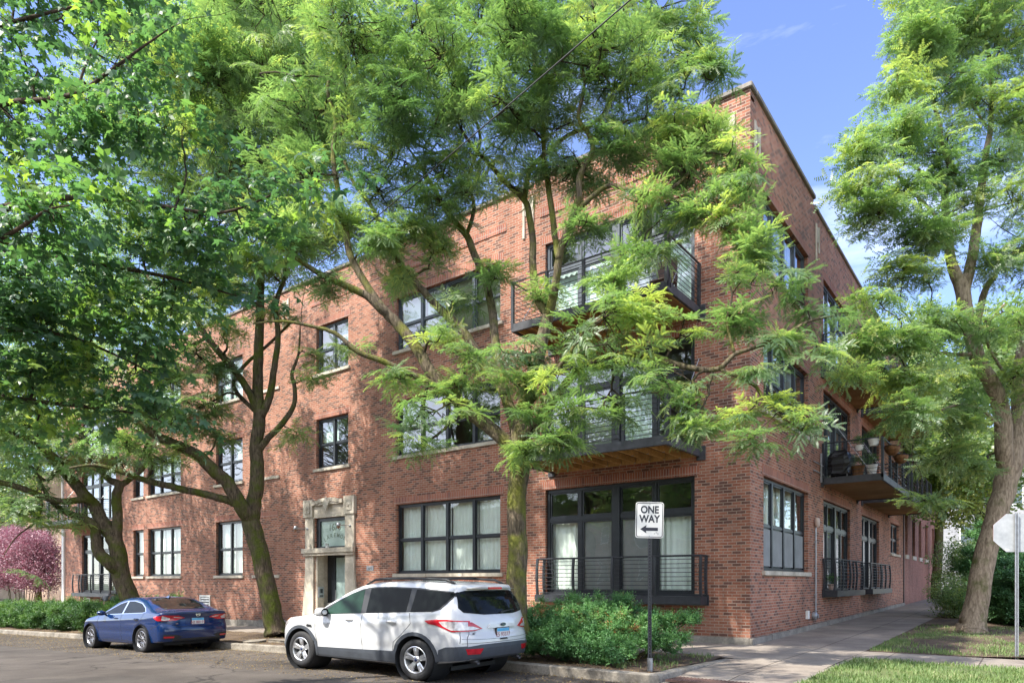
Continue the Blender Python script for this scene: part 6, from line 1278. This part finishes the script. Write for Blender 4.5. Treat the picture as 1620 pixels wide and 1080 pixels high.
BM = BL([
 (30, 40, 60, 40, 7.4, 16), (60, 110, 60, 35, 7.2, 16), (150, 180, 70, 35, 7, 22), (230, 120, 60, 35, 6.9, 14), (290, 45, 45, 25, 6.9, 7), (190, 60, 45, 25, 7, 8), (20, 200, 60, 40, 7.3, 18), (100, 230, 70, 35, 7.2, 20), (220, 210, 50, 24, 7, 10), (290, 200, 40, 20, 7, 6), (170, 20, 35, 18, 7.4, 5),
 (40, 290, 55, 28, 6.3, 13), (100, 340, 55, 28, 6.2, 12), (20, 350, 40, 25, 6.2, 8), (130, 300, 60, 22, 6.8, 10), (40, 440, 70, 40, 7.4, 22), (60, 380, 60, 30, 6.6, 12),
 (230, 320, 60, 25, 7.1, 15), (310, 350, 50, 22, 7, 12), (380, 330, 45, 20, 7, 9), (450, 300, 38, 18, 7, 6), (510, 290, 34, 18, 7, 5), (540, 265, 20, 12, 7, 2), (300, 390, 50, 25, 7.3, 12), (400, 385, 40, 18, 7.2, 7), (220, 390, 60, 25, 7.4, 16), (150, 430, 65, 30, 7.5, 18), (330, 435, 45, 20, 7.6, 10), (260, 470, 50, 25, 7.6, 14), (400, 470, 34, 13, 7.6, 3), (370, 455, 34, 14, 7.6, 4),
 (70, 510, 70, 30, 7.7, 22), (160, 500, 60, 30, 7.7, 20), (230, 540, 45, 25, 7.7, 14), (50, 580, 60, 28, 7.9, 20), (140, 580, 60, 28, 7.9, 20), (210, 600, 45, 22, 7.9, 13), (255, 635, 32, 14, 8, 7), (40, 640, 50, 20, 8, 14), (120, 645, 50, 18, 8, 14), (190, 650, 40, 16, 8, 10), (285, 660, 28, 10, 8, 4), (320, 685, 18, 7, 8, 2), (60, 690, 40, 10, 8.1, 6),
 (270, 500, 40, 20, 7.7, 8), (10, 480, 50, 60, 7.6, 16), (-70, 300, 70, 100, 7.4, 40), (-70, 520, 70, 100, 7.8, 40), (-60, 100, 70, 90, 7.5, 36), (-200, 350, 100, 250, 8, 70), (60, -60, 120, 50, 7.6, 30), (-120, -80, 120, 80, 7.8, 40), (200, -50, 80, 35, 7.4, 12)], 1, .60)
BM += [((rq.uniform(-9.5, -.5), rq.uniform(-14.2, -11.4), rq.uniform(8.8, 11.2)), (.9, .9, .5), 9) for _ in range(30)]  # unseen foliage added above the street to shade the SUV and road
mt_ = tree('maple_tree', 'broad-leaved maple reaching in from the left edge of the photo with blue-green lobed leaves', tuple(P(-420, 980, 8.0)), TMp, BM, M['barkM'], M['maple'], TM, 10, tint=(.45, .22), csize=1.0, twig_r=.006, cat='tree')
# ------------------------------------------------------------------ shrubs, hedges and background trees
def shrub(name, label, base, blobs, leafm, temps, seed, csize, cat='shrub', group=None, tint=(.45, .2), bark='bark', stems=6):
    rg = np.random.default_rng(seed); rnd = random.Random(seed); root = empty(name, base); tag(root, label, cat, group); inv = Matrix.Translation(-Vector(base)); cp = []; ct = []
    st = MB(); b0 = Vector(base)
    for (c, r3, n) in blobs:
        c = np.array(c); g = Vector((c[0], c[1], zg(c[0], c[1]) - .03)); g = g.lerp(Vector((b0.x, b0.y, g.z)), .5)
        st.tube([g, g.lerp(Vector(c), .5) + Vector((rnd.gauss(0, .08), rnd.gauss(0, .08), 0)), Vector(c)], [.03, .02, .008], 5)
        bt = rg.normal(tint[0], tint[1] * .5)
        for i in range(n):
            v = rg.normal(0, 1, 3); v /= np.linalg.norm(v); q = c + v * np.array(r3) * rg.random() ** .33
            if q[2] < zg(q[0], q[1]) + .03: q[2] = zg(q[0], q[1]) + .03 + rg.random() * .1
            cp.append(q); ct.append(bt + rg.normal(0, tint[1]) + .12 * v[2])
            if i % 3 == 0: st.tube([Vector(c), Vector(c).lerp(Vector(q), .5) + Vector((0, 0, .03)), Vector(q)], [.009, .006, .003], 4, False)
    o = st.build('stems', M[bark], root, smooth=True, recalc=False); o.matrix_parent_inverse = inv
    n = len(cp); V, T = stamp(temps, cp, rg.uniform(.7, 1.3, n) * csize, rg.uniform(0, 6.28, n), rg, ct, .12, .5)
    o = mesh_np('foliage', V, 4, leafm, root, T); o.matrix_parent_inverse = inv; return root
# the spreading yew by the sign
yb = []
ry = random.Random(3)
for (x, y, z, rx, ry_, rz, n) in [(-2.7, -5.0, .55, .7, .6, .42, 70), (-2.0, -5.4, .50, .65, .55, .42, 70), (-1.3, -5.2, .62, .7, .6, .48, 80), (-.6, -5.1, .55, .65, .6, .42, 70), (-.1, -4.7, .50, .5, .5, .34, 44), (-1.0, -4.4, .72, .8, .6, .5, 80), (-1.9, -4.4, .72, .8, .6, .5, 80), (-2.8, -4.3, .68, .7, .6, .45, 50), (-1.6, -5.8, .35, .8, .35, .28, 60), (-.7, -5.75, .32, .6, .3, .25, 44), (.05, -4.2, .75, .35, .3, .14, 16), (.25, -4.1, .80, .22, .2, .10, 7), (-2.5, -5.8, .35, .6, .35, .28, 40), (-3.3, -4.8, .5, .5, .5, .35, 30)]:
    yb.append(((x, y, z + .12), (rx, ry_, rz), n))
shrub('yew_shrub', 'wide spreading green yew shrub between the white suv and the one way sign', (-1.4, -5.0, .1), yb, M['yew'], TN, 31, .62, tint=(.45, .17))
# low hedge behind the sedan, several bushes
for i in range(8):
    x = -17.6 - i * 2.3; zb = zg(x, -5)
    bl = [((x + dx, -5.1 + dy, zb + .55 + dz), (.75, .55, .52), 42) for dx, dy, dz in ((-.7, 0, 0), (0, .5, .12), (.6, -.1, .02), (0, -.5, -.06))]
    shrub('hedge_bush', ['hedge bush right beside the front bumper of the blue sedan', 'second hedge bush from the blue sedan', 'third hedge bush from the blue sedan', 'fourth hedge bush from the blue sedan', 'fifth hedge bush from the blue sedan', 'hedge bush in front of the iron fence end, sixth from the sedan', 'hedge bush next to the leftmost one along the curb', 'leftmost hedge bush along the curb'][i], (x, -5.0, zb), bl, M['hedge'], TN, 40 + i, .95, 'bush', 'low hedge along the curb', tint=(.45, .2))
# bright bushes and dark yew mass by the big tree
for i, (px, py, d, rx, rz, n, m, lab) in enumerate([
    (1520, 945, 25, .9, .9, 130, 'hedge', 'light green leafy bush overhanging the alley walk behind the big tree'),
    (1530, 890, 27, 1.2, 1.2, 150, 'hedge', 'taller green bush behind the light green one at the alley walk'),
    (1600, 950, 21.5, 1.1, 1.1, 170, 'yew', 'dark green bush between the big trunk and the stop sign pole'),
    (1640, 940, 20.5, 1.2, 1.3, 170, 'yew', 'dark green bush behind the stop sign pole at the right edge'),
    (1590, 880, 25, 1.4, 1.6, 190, 'yew', 'tall dark evergreen bush behind the big leaning trunk')]):
    c = P(px, py, d); c.z = max(c.z, zg(c.x, c.y) + rz * .8); bl = []
    for k in range(5):
        a = 1.26 * k; bl.append(((c.x + math.cos(a) * rx * .5, c.y + math.sin(a) * rx * .5, c.z + math.sin(k * 2.3) * rz * .35), (rx * .65, rx * .65, rz * .6), n // 5))
    bl.append(((c.x, c.y, zg(c.x, c.y) + .5), (rx * .8, rx * .8, .5), n // 4))
    shrub('leafy_bush', lab, (c.x, c.y, zg(c.x, c.y)), bl, M['locust' if m == 'hedge' else m], TB if m == 'hedge' else TN, 60 + i, 1.0 if m == 'hedge' else 1.25, 'bush', 'bushes by the alley walk', tint=(.62 if m == 'hedge' else .3, .2))
# purple-leaved plum at far left
c = P(35, 895, 45); bl = [((c.x + a, c.y + b_, c.z + h), (1.5, 1.2, 1.1), 90) for a, b_, h in ((-3.4, 0, -.3), (-2.2, .5, .9), (-1, -.4, -.2), (0, .3, 1.2), (1.0, -.2, .1), (1.9, .2, .8), (2.6, 0, -.5), (-.6, 0, 1.5), (-4.2, .2, .8), (1.2, .2, 1.2), (-2.6, .2, 1.5))]
shrub('purple_plum_tree', 'purple-leaved plum tree beyond the left end of the brick building', (c.x, c.y, zg(c.x, c.y)), bl, M['purple'], TB, 71, 1.7, 'tree', tint=(.5, .22))
# far background trees
def bgtree(px, py, d, rx, rz, n, seed, label, m='locust', t0=.5, cs=3.2):
    c = P(px, py, d); gz = zg(c.x, c.y); limbs = [[(c.x, c.y, gz - .1, .35), (c.x + .2, c.y, gz + (c.z - gz) * .4, .26), (c.x - .2, c.y + .2, c.z, .16), (c.x, c.y, c.z + rz * .6, .05)]]
    bl = []; rr = random.Random(seed)
    for k in range(14):
        a = rr.uniform(0, 6.28); q = rr.uniform(.2, .75); h = rr.uniform(-.7, .8); bl.append(((c.x + math.cos(a) * rx * q, c.y + math.sin(a) * rx * q, c.z + h * rz), (rx * .42, rx * .42, rz * .3), n // 11))
    return tree('street_tree', label, (c.x, c.y, gz), limbs, bl, M['bark'], M[m], TB, seed, csize=cs, group='trees in the background', tint=(t0, .16), fine=False, twig_r=.03)
bgtree(1545, 700, 34, 4.2, 4.5, 320, 81, 'bright green tree in the background behind the big leaning trunk', t0=.7)
bgtree(1480, 600, 44, 3.6, 4.5, 240, 82, 'green tree standing behind the far end of the alley', t0=.5)
bgtree(1640, 620, 30, 4.0, 5.0, 300, 83, 'green tree in the background at the right edge behind the stop sign', t0=.55)
bgtree(60, 700, 62, 6.5, 6.0, 300, 84, 'yellow-green tree far down the street above the purple plum', t0=.75, cs=3.0)
bgtree(-60, 760, 50, 5.0, 5.0, 240, 85, 'green tree far down the street at the very left edge', t0=.5, cs=3.6)
bgtree(130, 640, 80, 7.5, 7.0, 260, 86, 'green tree far down the street behind the left end of the brick building', t0=.5, cs=3.6)
# trees on the camera's side of the street, seen only in glass and paint
for i, (x, y, h) in enumerate([(-9, -25, 9), (2, -29, 10), (12, -25, 9), (-20, -26, 10), (24, -24, 9)]):
    rr = random.Random(i + 5); limbs = [[(x, y, 0, .35), (x + .2, y, h * .4, .26), (x, y + .2, h * .8, .15), (x, y, h * 1.3, .05)]]
    bl = [((x + rr.uniform(-3.4, 3.4), y + rr.uniform(-3, 3), h * rr.uniform(.6, 1.35)), (1.7, 1.7, 1.2), 16) for k in range(20)]
    tree('street_tree', ['leafy tree across the street left of the photographer, mirrored in the windows', 'tallest leafy tree straight behind the photographer', 'leafy tree behind the photographer to the right', 'leafy tree across the street farthest left, opposite the blue sedan', 'leafy tree across the street farthest right'][i], (x, y, 0), limbs, bl, M['bark'], M['locust'], TB, 200 + i, csize=3.0, group='trees across the street', fine=False, twig_r=.03)

# ------------------------------------------------------------------ signs
def face_matrix(p, right, up):
    right = Vector(right).normalized(); up = Vector(up).normalized(); n = right.cross(up); m = Matrix((right, up, n)).transposed().to_4x4(); m.translation = p; return m
def rrect(w_, h_, r_, n=6):
    pts = []
    for cx, cy, a0 in ((w_ / 2 - r_, h_ / 2 - r_, 0), (-w_ / 2 + r_, h_ / 2 - r_, 90), (-w_ / 2 + r_, -h_ / 2 + r_, 180), (w_ / 2 - r_, -h_ / 2 + r_, 270)):
        pts += [(cx + r_ * math.cos(R(a0 + 90 * k / n)), cy + r_ * math.sin(R(a0 + 90 * k / n))) for k in range(n + 1)]
    return pts
sp = Vector(P(1028, 1062, 11.25)); sp.z = zg(sp.x, sp.y)
SG = empty('one_way_sign', sp); tag(SG, 'white one way sign with a black left arrow on a dark perforated post', 'road sign')
SRT = Vector((.80, .60, 0)).normalized(); SFW = Vector((-SRT.y, SRT.x, 0))
def sp_post(root, h, w_, mat, rt, fw, holes=True):
    b = MB(); 
    prof = [(-w_ / 2, 0), (-w_ / 2, .012), (-w_ / 4, .014), (-w_ / 4, .036), (w_ / 4, .036), (w_ / 4, .014), (w_ / 2, .012), (w_ / 2, 0), (w_ / 4 - .004, 0), (w_ / 4 - .004, .028), (-w_ / 4 + .004, .028), (-w_ / 4 + .004, 0)]
    ring = lambda z: [tuple(rt * x + fw * y + Vector((0, 0, z))) for x, y in prof]
    A, B_ = ring(-.2), ring(h); n = len(prof); b.v = A + B_; b.f = [(k, (k + 1) % n, n + (k + 1) % n, n + k) for k in range(n)] + [tuple(range(n, 2 * n))]
    o = b.build('post', mat, root)
    hb = MB(); z = .3
    while z < h - .05: c = fw * -.0005 + Vector((0, 0, z)); hb.add([tuple(c + rt * (.0045 * math.cos(a)) + Vector((0, 0, .0045 * math.sin(a)))) for a in lin(0, 5.5, 7)], [tuple(range(8))]); z += .05
    hb.build('post_holes', M['galv'], o, recalc=False); return o
H_ = (920 - 851) / 1080 * 11.25 + 1.6 - sp.z
sp_post(SG, H_ + .61, .062, M['steel'], SRT, SFW)
b = MB(); b.tube([(0, 0.01, -.05), (0, .01, .22)], .045, 10); b.build('post_sleeve', M['galv'], SG)
fm = face_matrix(-SFW * .006 + Vector((0, 0, H_ + .30)) - SRT * .005, SRT, (0, 0, 1)) @ Matrix.Rotation(R(-1.2), 4, 'Z')
def flat(pts, z0, z1, mtx, name, mat, par):
    b = MB(); b.prism([tuple(mtx @ Vector((x, y, z0))) for x, y in pts], (mtx.to_3x3() @ Vector((0, 0, z1 - z0)))); return b.build(name, mat, par)
# plate normal must face the camera: local +Z = right x up = towards -SFW
SW_, SH_ = .462, .590
pn = flat(rrect(SW_, SH_, .045), -.003, 0, fm, 'sign_plate', M['white'], SG)
def ringm(w_, h_, r_, t, z, mtx, name, mat, par):
    o = rrect(w_, h_, r_); i = rrect(w_ - 2 * t, h_ - 2 * t, max(.004, r_ - t)); b = MB(); n = len(o)
    for k in range(n): b.quad(mtx @ Vector((*o[k], z)), mtx @ Vector((*o[(k + 1) % n], z)), mtx @ Vector((*i[(k + 1) % n], z)), mtx @ Vector((*i[k], z)))
    return b.build(name, mat, par, recalc=False)
M['signblack'] = plain('sign_black', (.02, .022, .035), .45)
ringm(SW_ - .024, SH_ - .024, .036, .012, .0012, fm, 'border', M['signblack'], pn)
for txt, yy in (('ONE', .115), ('WAY', -.035)):
    text_mesh(txt, .166, M['signblack'], fm @ Matrix.Translation((0, yy, .001)), 'lettering', pn, .0006, sx=.86, bold=.0055)
flat([(-.152, -.150), (-.048, -.082), (-.056, -.123), (.140, -.123), (.140, -.177), (-.056, -.177), (-.048, -.218)], .0005, .0018, fm, 'arrow', M['signblack'], pn)
for (x, y) in ((0, .262), (0, -.262)):
    flat([(x + .009 * math.cos(a), y + .009 * math.sin(a)) for a in lin(0, 5.6, 8)], .0005, .006, fm, 'bolt', M['galv'], pn)
for (x, y, w_, h_) in ((.085, -.222, .018, .012), (.115, -.205, .02, .02), (.14, -.225, .02, .026), (-.12, -.24, .008, .008)):
    ringm(w_, h_, .003, .003, .0016, fm @ Matrix.Translation((x, y, 0)), 'scuff_mark', M['signblack'], pn)
# stop sign seen from behind
q = Vector(P(1609, 1040, 13.05)); q.z = zg(q.x, q.y); ST = empty('stop_sign', q); tag(ST, 'octagonal stop sign seen from its bare silver back on a grey post', 'road sign')
rt2 = Vector((.797, .604, 0)).normalized(); fw2 = Vector((-rt2.y, rt2.x, 0)); Hs = (920 - 872) / 1080 * 13.05 + 1.6 - q.z
sp_post(ST, Hs + .74, .066, M['galv'], rt2, fw2)
fm2 = face_matrix(fw2 * .045 + Vector((0, 0, Hs + .36)) + rt2 * .0, rt2, (0, 0, 1))
oc = [(.395 * math.cos(R(22.5 + 45 * k)) * 1.16, .395 * math.sin(R(22.5 + 45 * k))) for k in range(8)]
M['signback'] = two_tone('weathered_aluminium', (.33, .345, .36), (.44, .45, .46), 3.0, rough=.45, bump=.05, fine=12, fvar=.06)
pb = flat(oc, 0, .003, fm2, 'sign_plate', M['signback'], ST)
flat(oc, -.0035, -.0005, fm2, 'red_face', M['redlens'], ST)
flat([(-.20, -.335), (-.12, -.335), (-.12, -.31), (-.20, -.30)], .0035, .005, fm2, 'sticker', M['white'], pb)
# overhead cable
cb = MB(); A = P(755, 200, 11.5); B_ = P(985, 0, 9.5); dv = B_ - A; pts = []
for k in range(-14, 22):
    t = k / 8; p = A + dv * t; p.z -= .10 * (1 - (2 * ((k + 14) / 35) - 1) ** 2) ; pts.append(p)
o = cb; cb.tube(pts, .011, 6); o = cb.build('overhead_cable', M['dark'], smooth=True); tag(o, 'thin black overhead cable crossing the crown of the central tree', 'cable')
# iron fence at the left garden
FN = empty('iron_fence', (-52, -1.6, zg(-52, 0))); tag(FN, 'low black iron fence in front of the purple tree at the left', 'fence')
b = MB(); x = -64
while x < -41.5: b.tube([(x + 52, 0, -.05), (x + 52, 0, 1.35)], .014, 4); x += .16
b.build('pickets', M['steel'], FN); b = MB(); b.box(-12, 10.5, -.02, .02, .2, .24); b.box(-12, 10.5, -.02, .02, 1.15, 1.19); b.build('rails', M['steel'], FN)
b = MB()
for x in (-12, -7.5, -3, 1.5, 6, 10.5): b.box(x - .04, x + .04, -.04, .04, -.1, 1.45)
b.build('posts', M['steel'], FN)

# ------------------------------------------------------------------ things on the alley balcony
def pot(name, label, a, o_, z, r, h, mat, leaf=True, cat='planter', group=None, par=None):
    c = Vector(smap(a, o_, z)); root = empty(name, c); tag(root, label, cat, group); b = MB()
    b.lathe([(.001, 0), (r * .7, 0), (r, h * .9), (r * 1.06, h * .92), (r * 1.06, h), (r * .94, h), (r * .9, h * .85), (.001, h * .85)], (0, 0, 0), (0, 0, 1), 18); b.build('pot', mat, root, smooth=False)
    if leaf:
        rg = np.random.default_rng(int(a * 10)); n = 9; V, T = stamp(TB, [(rg.normal(0, r * .5), rg.normal(0, r * .5), h + .12 + rg.random() * .15) for _ in range(n)], np.full(n, .5), rg.uniform(0, 6, n), rg, np.full(n, .5)); mesh_np('plant', V, 4, M['hedge'], root, T)
    return root
M['coir'] = two_tone('coir_liner', (.16, .075, .03), (.32, .16, .07), 5, fine=40, bump=.8)
for i, (a, o_) in enumerate(((7.6, 1.86), (9.4, 1.86))):
    c = Vector(smap(a, o_, 5.72)); root = empty('hanging_basket', c); tag(root, ['brown coir basket hanging on the near end of the alley balcony rail', 'brown coir basket on the same rail, second from the building corner'][i], 'planter', 'coir baskets on the balcony rail')
    b = MB(); b.lathe([(.001, -.24), (.14, -.22), (.25, -.12), (.30, 0), (.27, .005), (.22, -.06), (.001, -.08)], (0, 0, 0), (0, 0, 1), 20)
    for v in range(len(b.v)): x, y, z = b.v[v]; b.v[v] = (x * .75, y * 1.35, z)
    b.build('liner', M['coir'], root, smooth=True); w_ = MB(); w_.tube([(.235 * math.cos(t), .42 * math.sin(t), .005) for t in lin(0, 6.283, 20)], .008, 5, False); w_.build('wire_rim', M['dark'], root)
pot('flower_pot', 'white square planter on the near end rail of the alley balcony', 7.0, 1.45, 5.72, .16, .20, M['white'])
pot('flower_pot', 'small white pot on the balcony end rail beside the larger planter', 7.0, 1.05, 5.62, .13, .16, M['white'])
pot('flower_pot', 'white pot standing low on the alley balcony floor', 7.3, 1.35, 4.90, .16, .30, M['white'])
pot('flower_pot', 'pale clay pot with a dry plant on the ground floor alley balcony', 7.25, .22, 1.35, .12, .18, plain('pale_clay', (.5, .36, .3), .8))
pot('potted_plant', 'green potted plant in the middle of the alley balcony', 7.6, .9, 4.9, .2, .35, M['coir'], True)
gr = empty('covered_grill', smap(7.6, .42, 4.88)); tag(gr, 'barbecue grill under a crumpled black cover on the alley balcony', 'grill'); b = MB(); rg_ = random.Random(4); n = 14; mlev = 8
for k in range(mlev):
    z = .78 * k / (mlev - 1); s = (.36, .52) if k < mlev - 2 else ((.32, .46) if k == mlev - 2 else (.18, .3))
    for j in range(n):
        a = 6.283 * j / n; cx, sx = math.cos(a), math.sin(a); b.v.append((s[0] * math.copysign(abs(cx) ** .5, cx) + rg_.gauss(0, .018), s[1] * math.copysign(abs(sx) ** .5, sx) + rg_.gauss(0, .018), z + .1 + rg_.gauss(0, .012)))
b.f = [(k * n + j, k * n + (j + 1) % n, (k + 1) * n + (j + 1) % n, (k + 1) * n + j) for k in range(mlev - 1) for j in range(n)] + [tuple(range((mlev - 1) * n, mlev * n))]
b.build('cover', plain('black_vinyl_cover', (.02, .02, .022), .3, bump=.3, scale=3), gr); b = MB()
for (x, y) in ((-.25, -.4), (.25, -.4), (-.25, .4), (.25, .4)): b.tube([(x, y, 0), (x, y, .16)], .02, 6)
b.build('legs', M['galv'], gr)
# chair on the third floor front balcony
ch = empty('patio_chair', fmap(-1.75, .95, 8.32)); tag(ch, 'dark brown high-backed patio chair at the right end of the top front balcony', 'chair'); M['chair'] = plain('brown_chair', (.10, .055, .045), .6)
b = MB(); b.box(-.25, .25, -.25, .25, .40, .44); b.build('seat', M['chair'], ch, bevel=.01); b = MB(); b.box(-.25, .25, .22, .26, .46, 1.05); b.build('backrest', M['chair'], ch, bevel=.01)
for x in (-.22, .22):
    for y in (-.22, .22): b = MB(); b.box(x - .02, x + .02, y - .02, y + .02, .012, .395); b.build('leg', M['chair'], ch)

# ------------------------------------------------------------------ person stooping behind the sedan
pp = P(183, 985, 26); pp.z = zg(pp.x, pp.y); pr = empty('person', pp); tag(pr, 'person in a grey t-shirt bending over beside the hedge behind the blue sedan', 'person')
rx = Vector((-.797, -.604, 0)); 
def J(a, b_, z): return rx * a + Vector((-.604, .797, 0)) * b_ + Vector((0, 0, z))     # a = to photo left (head side), b = away
joints = {'pel': (J(-.12, 0, .98), .15), 'wai': (J(0, 0, 1.13), .135), 'che': (J(.16, 0, 1.28), .165), 'sho': (J(.27, 0, 1.32), .13), 'nec': (J(.36, 0, 1.29), .058), 'hea': (J(.47, 0, 1.22), .098), 'hd2': (J(.53, 0, 1.14), .085),
 'lsh': (J(.26, -.19, 1.29), .065), 'lel': (J(.30, -.23, 1.0), .045), 'lwr': (J(.40, -.20, .77), .030), 'lha': (J(.43, -.19, .70), .035), 'rsh': (J(.26, .19, 1.29), .065), 'rel': (J(.32, .23, 1.0), .045), 'rwr': (J(.44, .20, .78), .030), 'rha': (J(.47, .19, .71), .035),
 'lhi': (J(-.12, -.10, .93), .10), 'lkn': (J(-.04, -.12, .50), .065), 'lan': (J(-.10, -.12, .09), .042), 'lto': (J(.08, -.13, .035), .035), 'rhi': (J(-.12, .10, .93), .10), 'rkn': (J(-.02, .12, .50), .065), 'ran': (J(-.08, .12, .09), .042), 'rto': (J(.10, .13, .035), .035)}
edges = [('pel', 'wai'), ('wai', 'che'), ('che', 'sho'), ('sho', 'nec'), ('nec', 'hea'), ('hea', 'hd2'), ('sho', 'lsh'), ('lsh', 'lel'), ('lel', 'lwr'), ('lwr', 'lha'), ('sho', 'rsh'), ('rsh', 'rel'), ('rel', 'rwr'), ('rwr', 'rha'), ('pel', 'lhi'), ('lhi', 'lkn'), ('lkn', 'lan'), ('lan', 'lto'), ('pel', 'rhi'), ('rhi', 'rkn'), ('rkn', 'ran'), ('ran', 'rto')]
for s_ in 'lr':
    hp = joints[s_ + 'ha'][0]
    for k in range(5):
        off = (k - 2) * .018; L = (.05, .075, .082, .076, .06)[k]; n1 = s_ + 'f%d' % k; joints[n1] = (hp + J(.02 + (.03 if k == 0 else 0), off, -L * .5), .009); joints[n1 + 'b'] = (hp + J(.03 + (.04 if k == 0 else .01), off, -L), .007); edges += [(s_ + 'ha', n1), (n1, n1 + 'b')]
def skin(name, keys, eds, grow, mat, parent):
    me = bpy.data.meshes.new(name); ids = {k: i for i, k in enumerate(keys)}; me.from_pydata([joints[k][0] for k in keys], [(ids[a], ids[b_]) for a, b_ in eds], []); o = bpy.data.objects.new(name, me); COL.objects.link(o)
    md = o.modifiers.new('skin', 'SKIN'); md.use_smooth_shade = True
    for k in keys: sv = me.skin_vertices[0].data[ids[k]]; sv.radius = (joints[k][1] + grow,) * 2; sv.use_root = (k == keys[0])
    sb = o.modifiers.new('sub', 'SUBSURF'); sb.levels = 2; sb.render_levels = 2
    bpy.context.view_layer.update(); m2 = bpy.data.meshes.new_from_object(o.evaluated_get(bpy.context.evaluated_depsgraph_get())); o.modifiers.clear(); o.data = m2; m2.materials.clear(); m2.materials.append(mat); m2.polygons.foreach_set('use_smooth', [True] * len(m2.polygons)); o.parent = parent; return o
skin('body', list(joints), edges, 0, plain('skin_tone', (.42, .25, .18), .6), pr)
sk = ['pel', 'wai', 'che', 'sho', 'lsh', 'rsh']; joints['lsl'] = (joints['lsh'][0].lerp(joints['lel'][0], .55), .055); joints['rsl'] = (joints['rsh'][0].lerp(joints['rel'][0], .55), .055)
skin('t_shirt', ['pel', 'wai', 'che', 'sho', 'lsh', 'rsh', 'lsl', 'rsl'], [('pel', 'wai'), ('wai', 'che'), ('che', 'sho'), ('sho', 'lsh'), ('sho', 'rsh'), ('lsh', 'lsl'), ('rsh', 'rsl')], .016, plain('grey_cotton', (.20, .21, .24), .9, bump=.3), pr)
skin('trousers', ['pel', 'lhi', 'lkn', 'lan', 'rhi', 'rkn', 'ran'], [('pel', 'lhi'), ('lhi', 'lkn'), ('lkn', 'lan'), ('pel', 'rhi'), ('rhi', 'rkn'), ('rkn', 'ran')], .018, plain('dark_trousers', (.05, .055, .07), .9), pr)
b = MB(); c = joints['hea'][0]; b.lathe([(.001, .105), (.05, .10), (.09, .06), (.108, .0), (.10, -.03)], tuple(c), (-.25 * rx + Vector((0, 0, 1))).normalized(), 16); b.build('hair', plain('brown_hair', (.06, .035, .02), .7), pr, smooth=True)
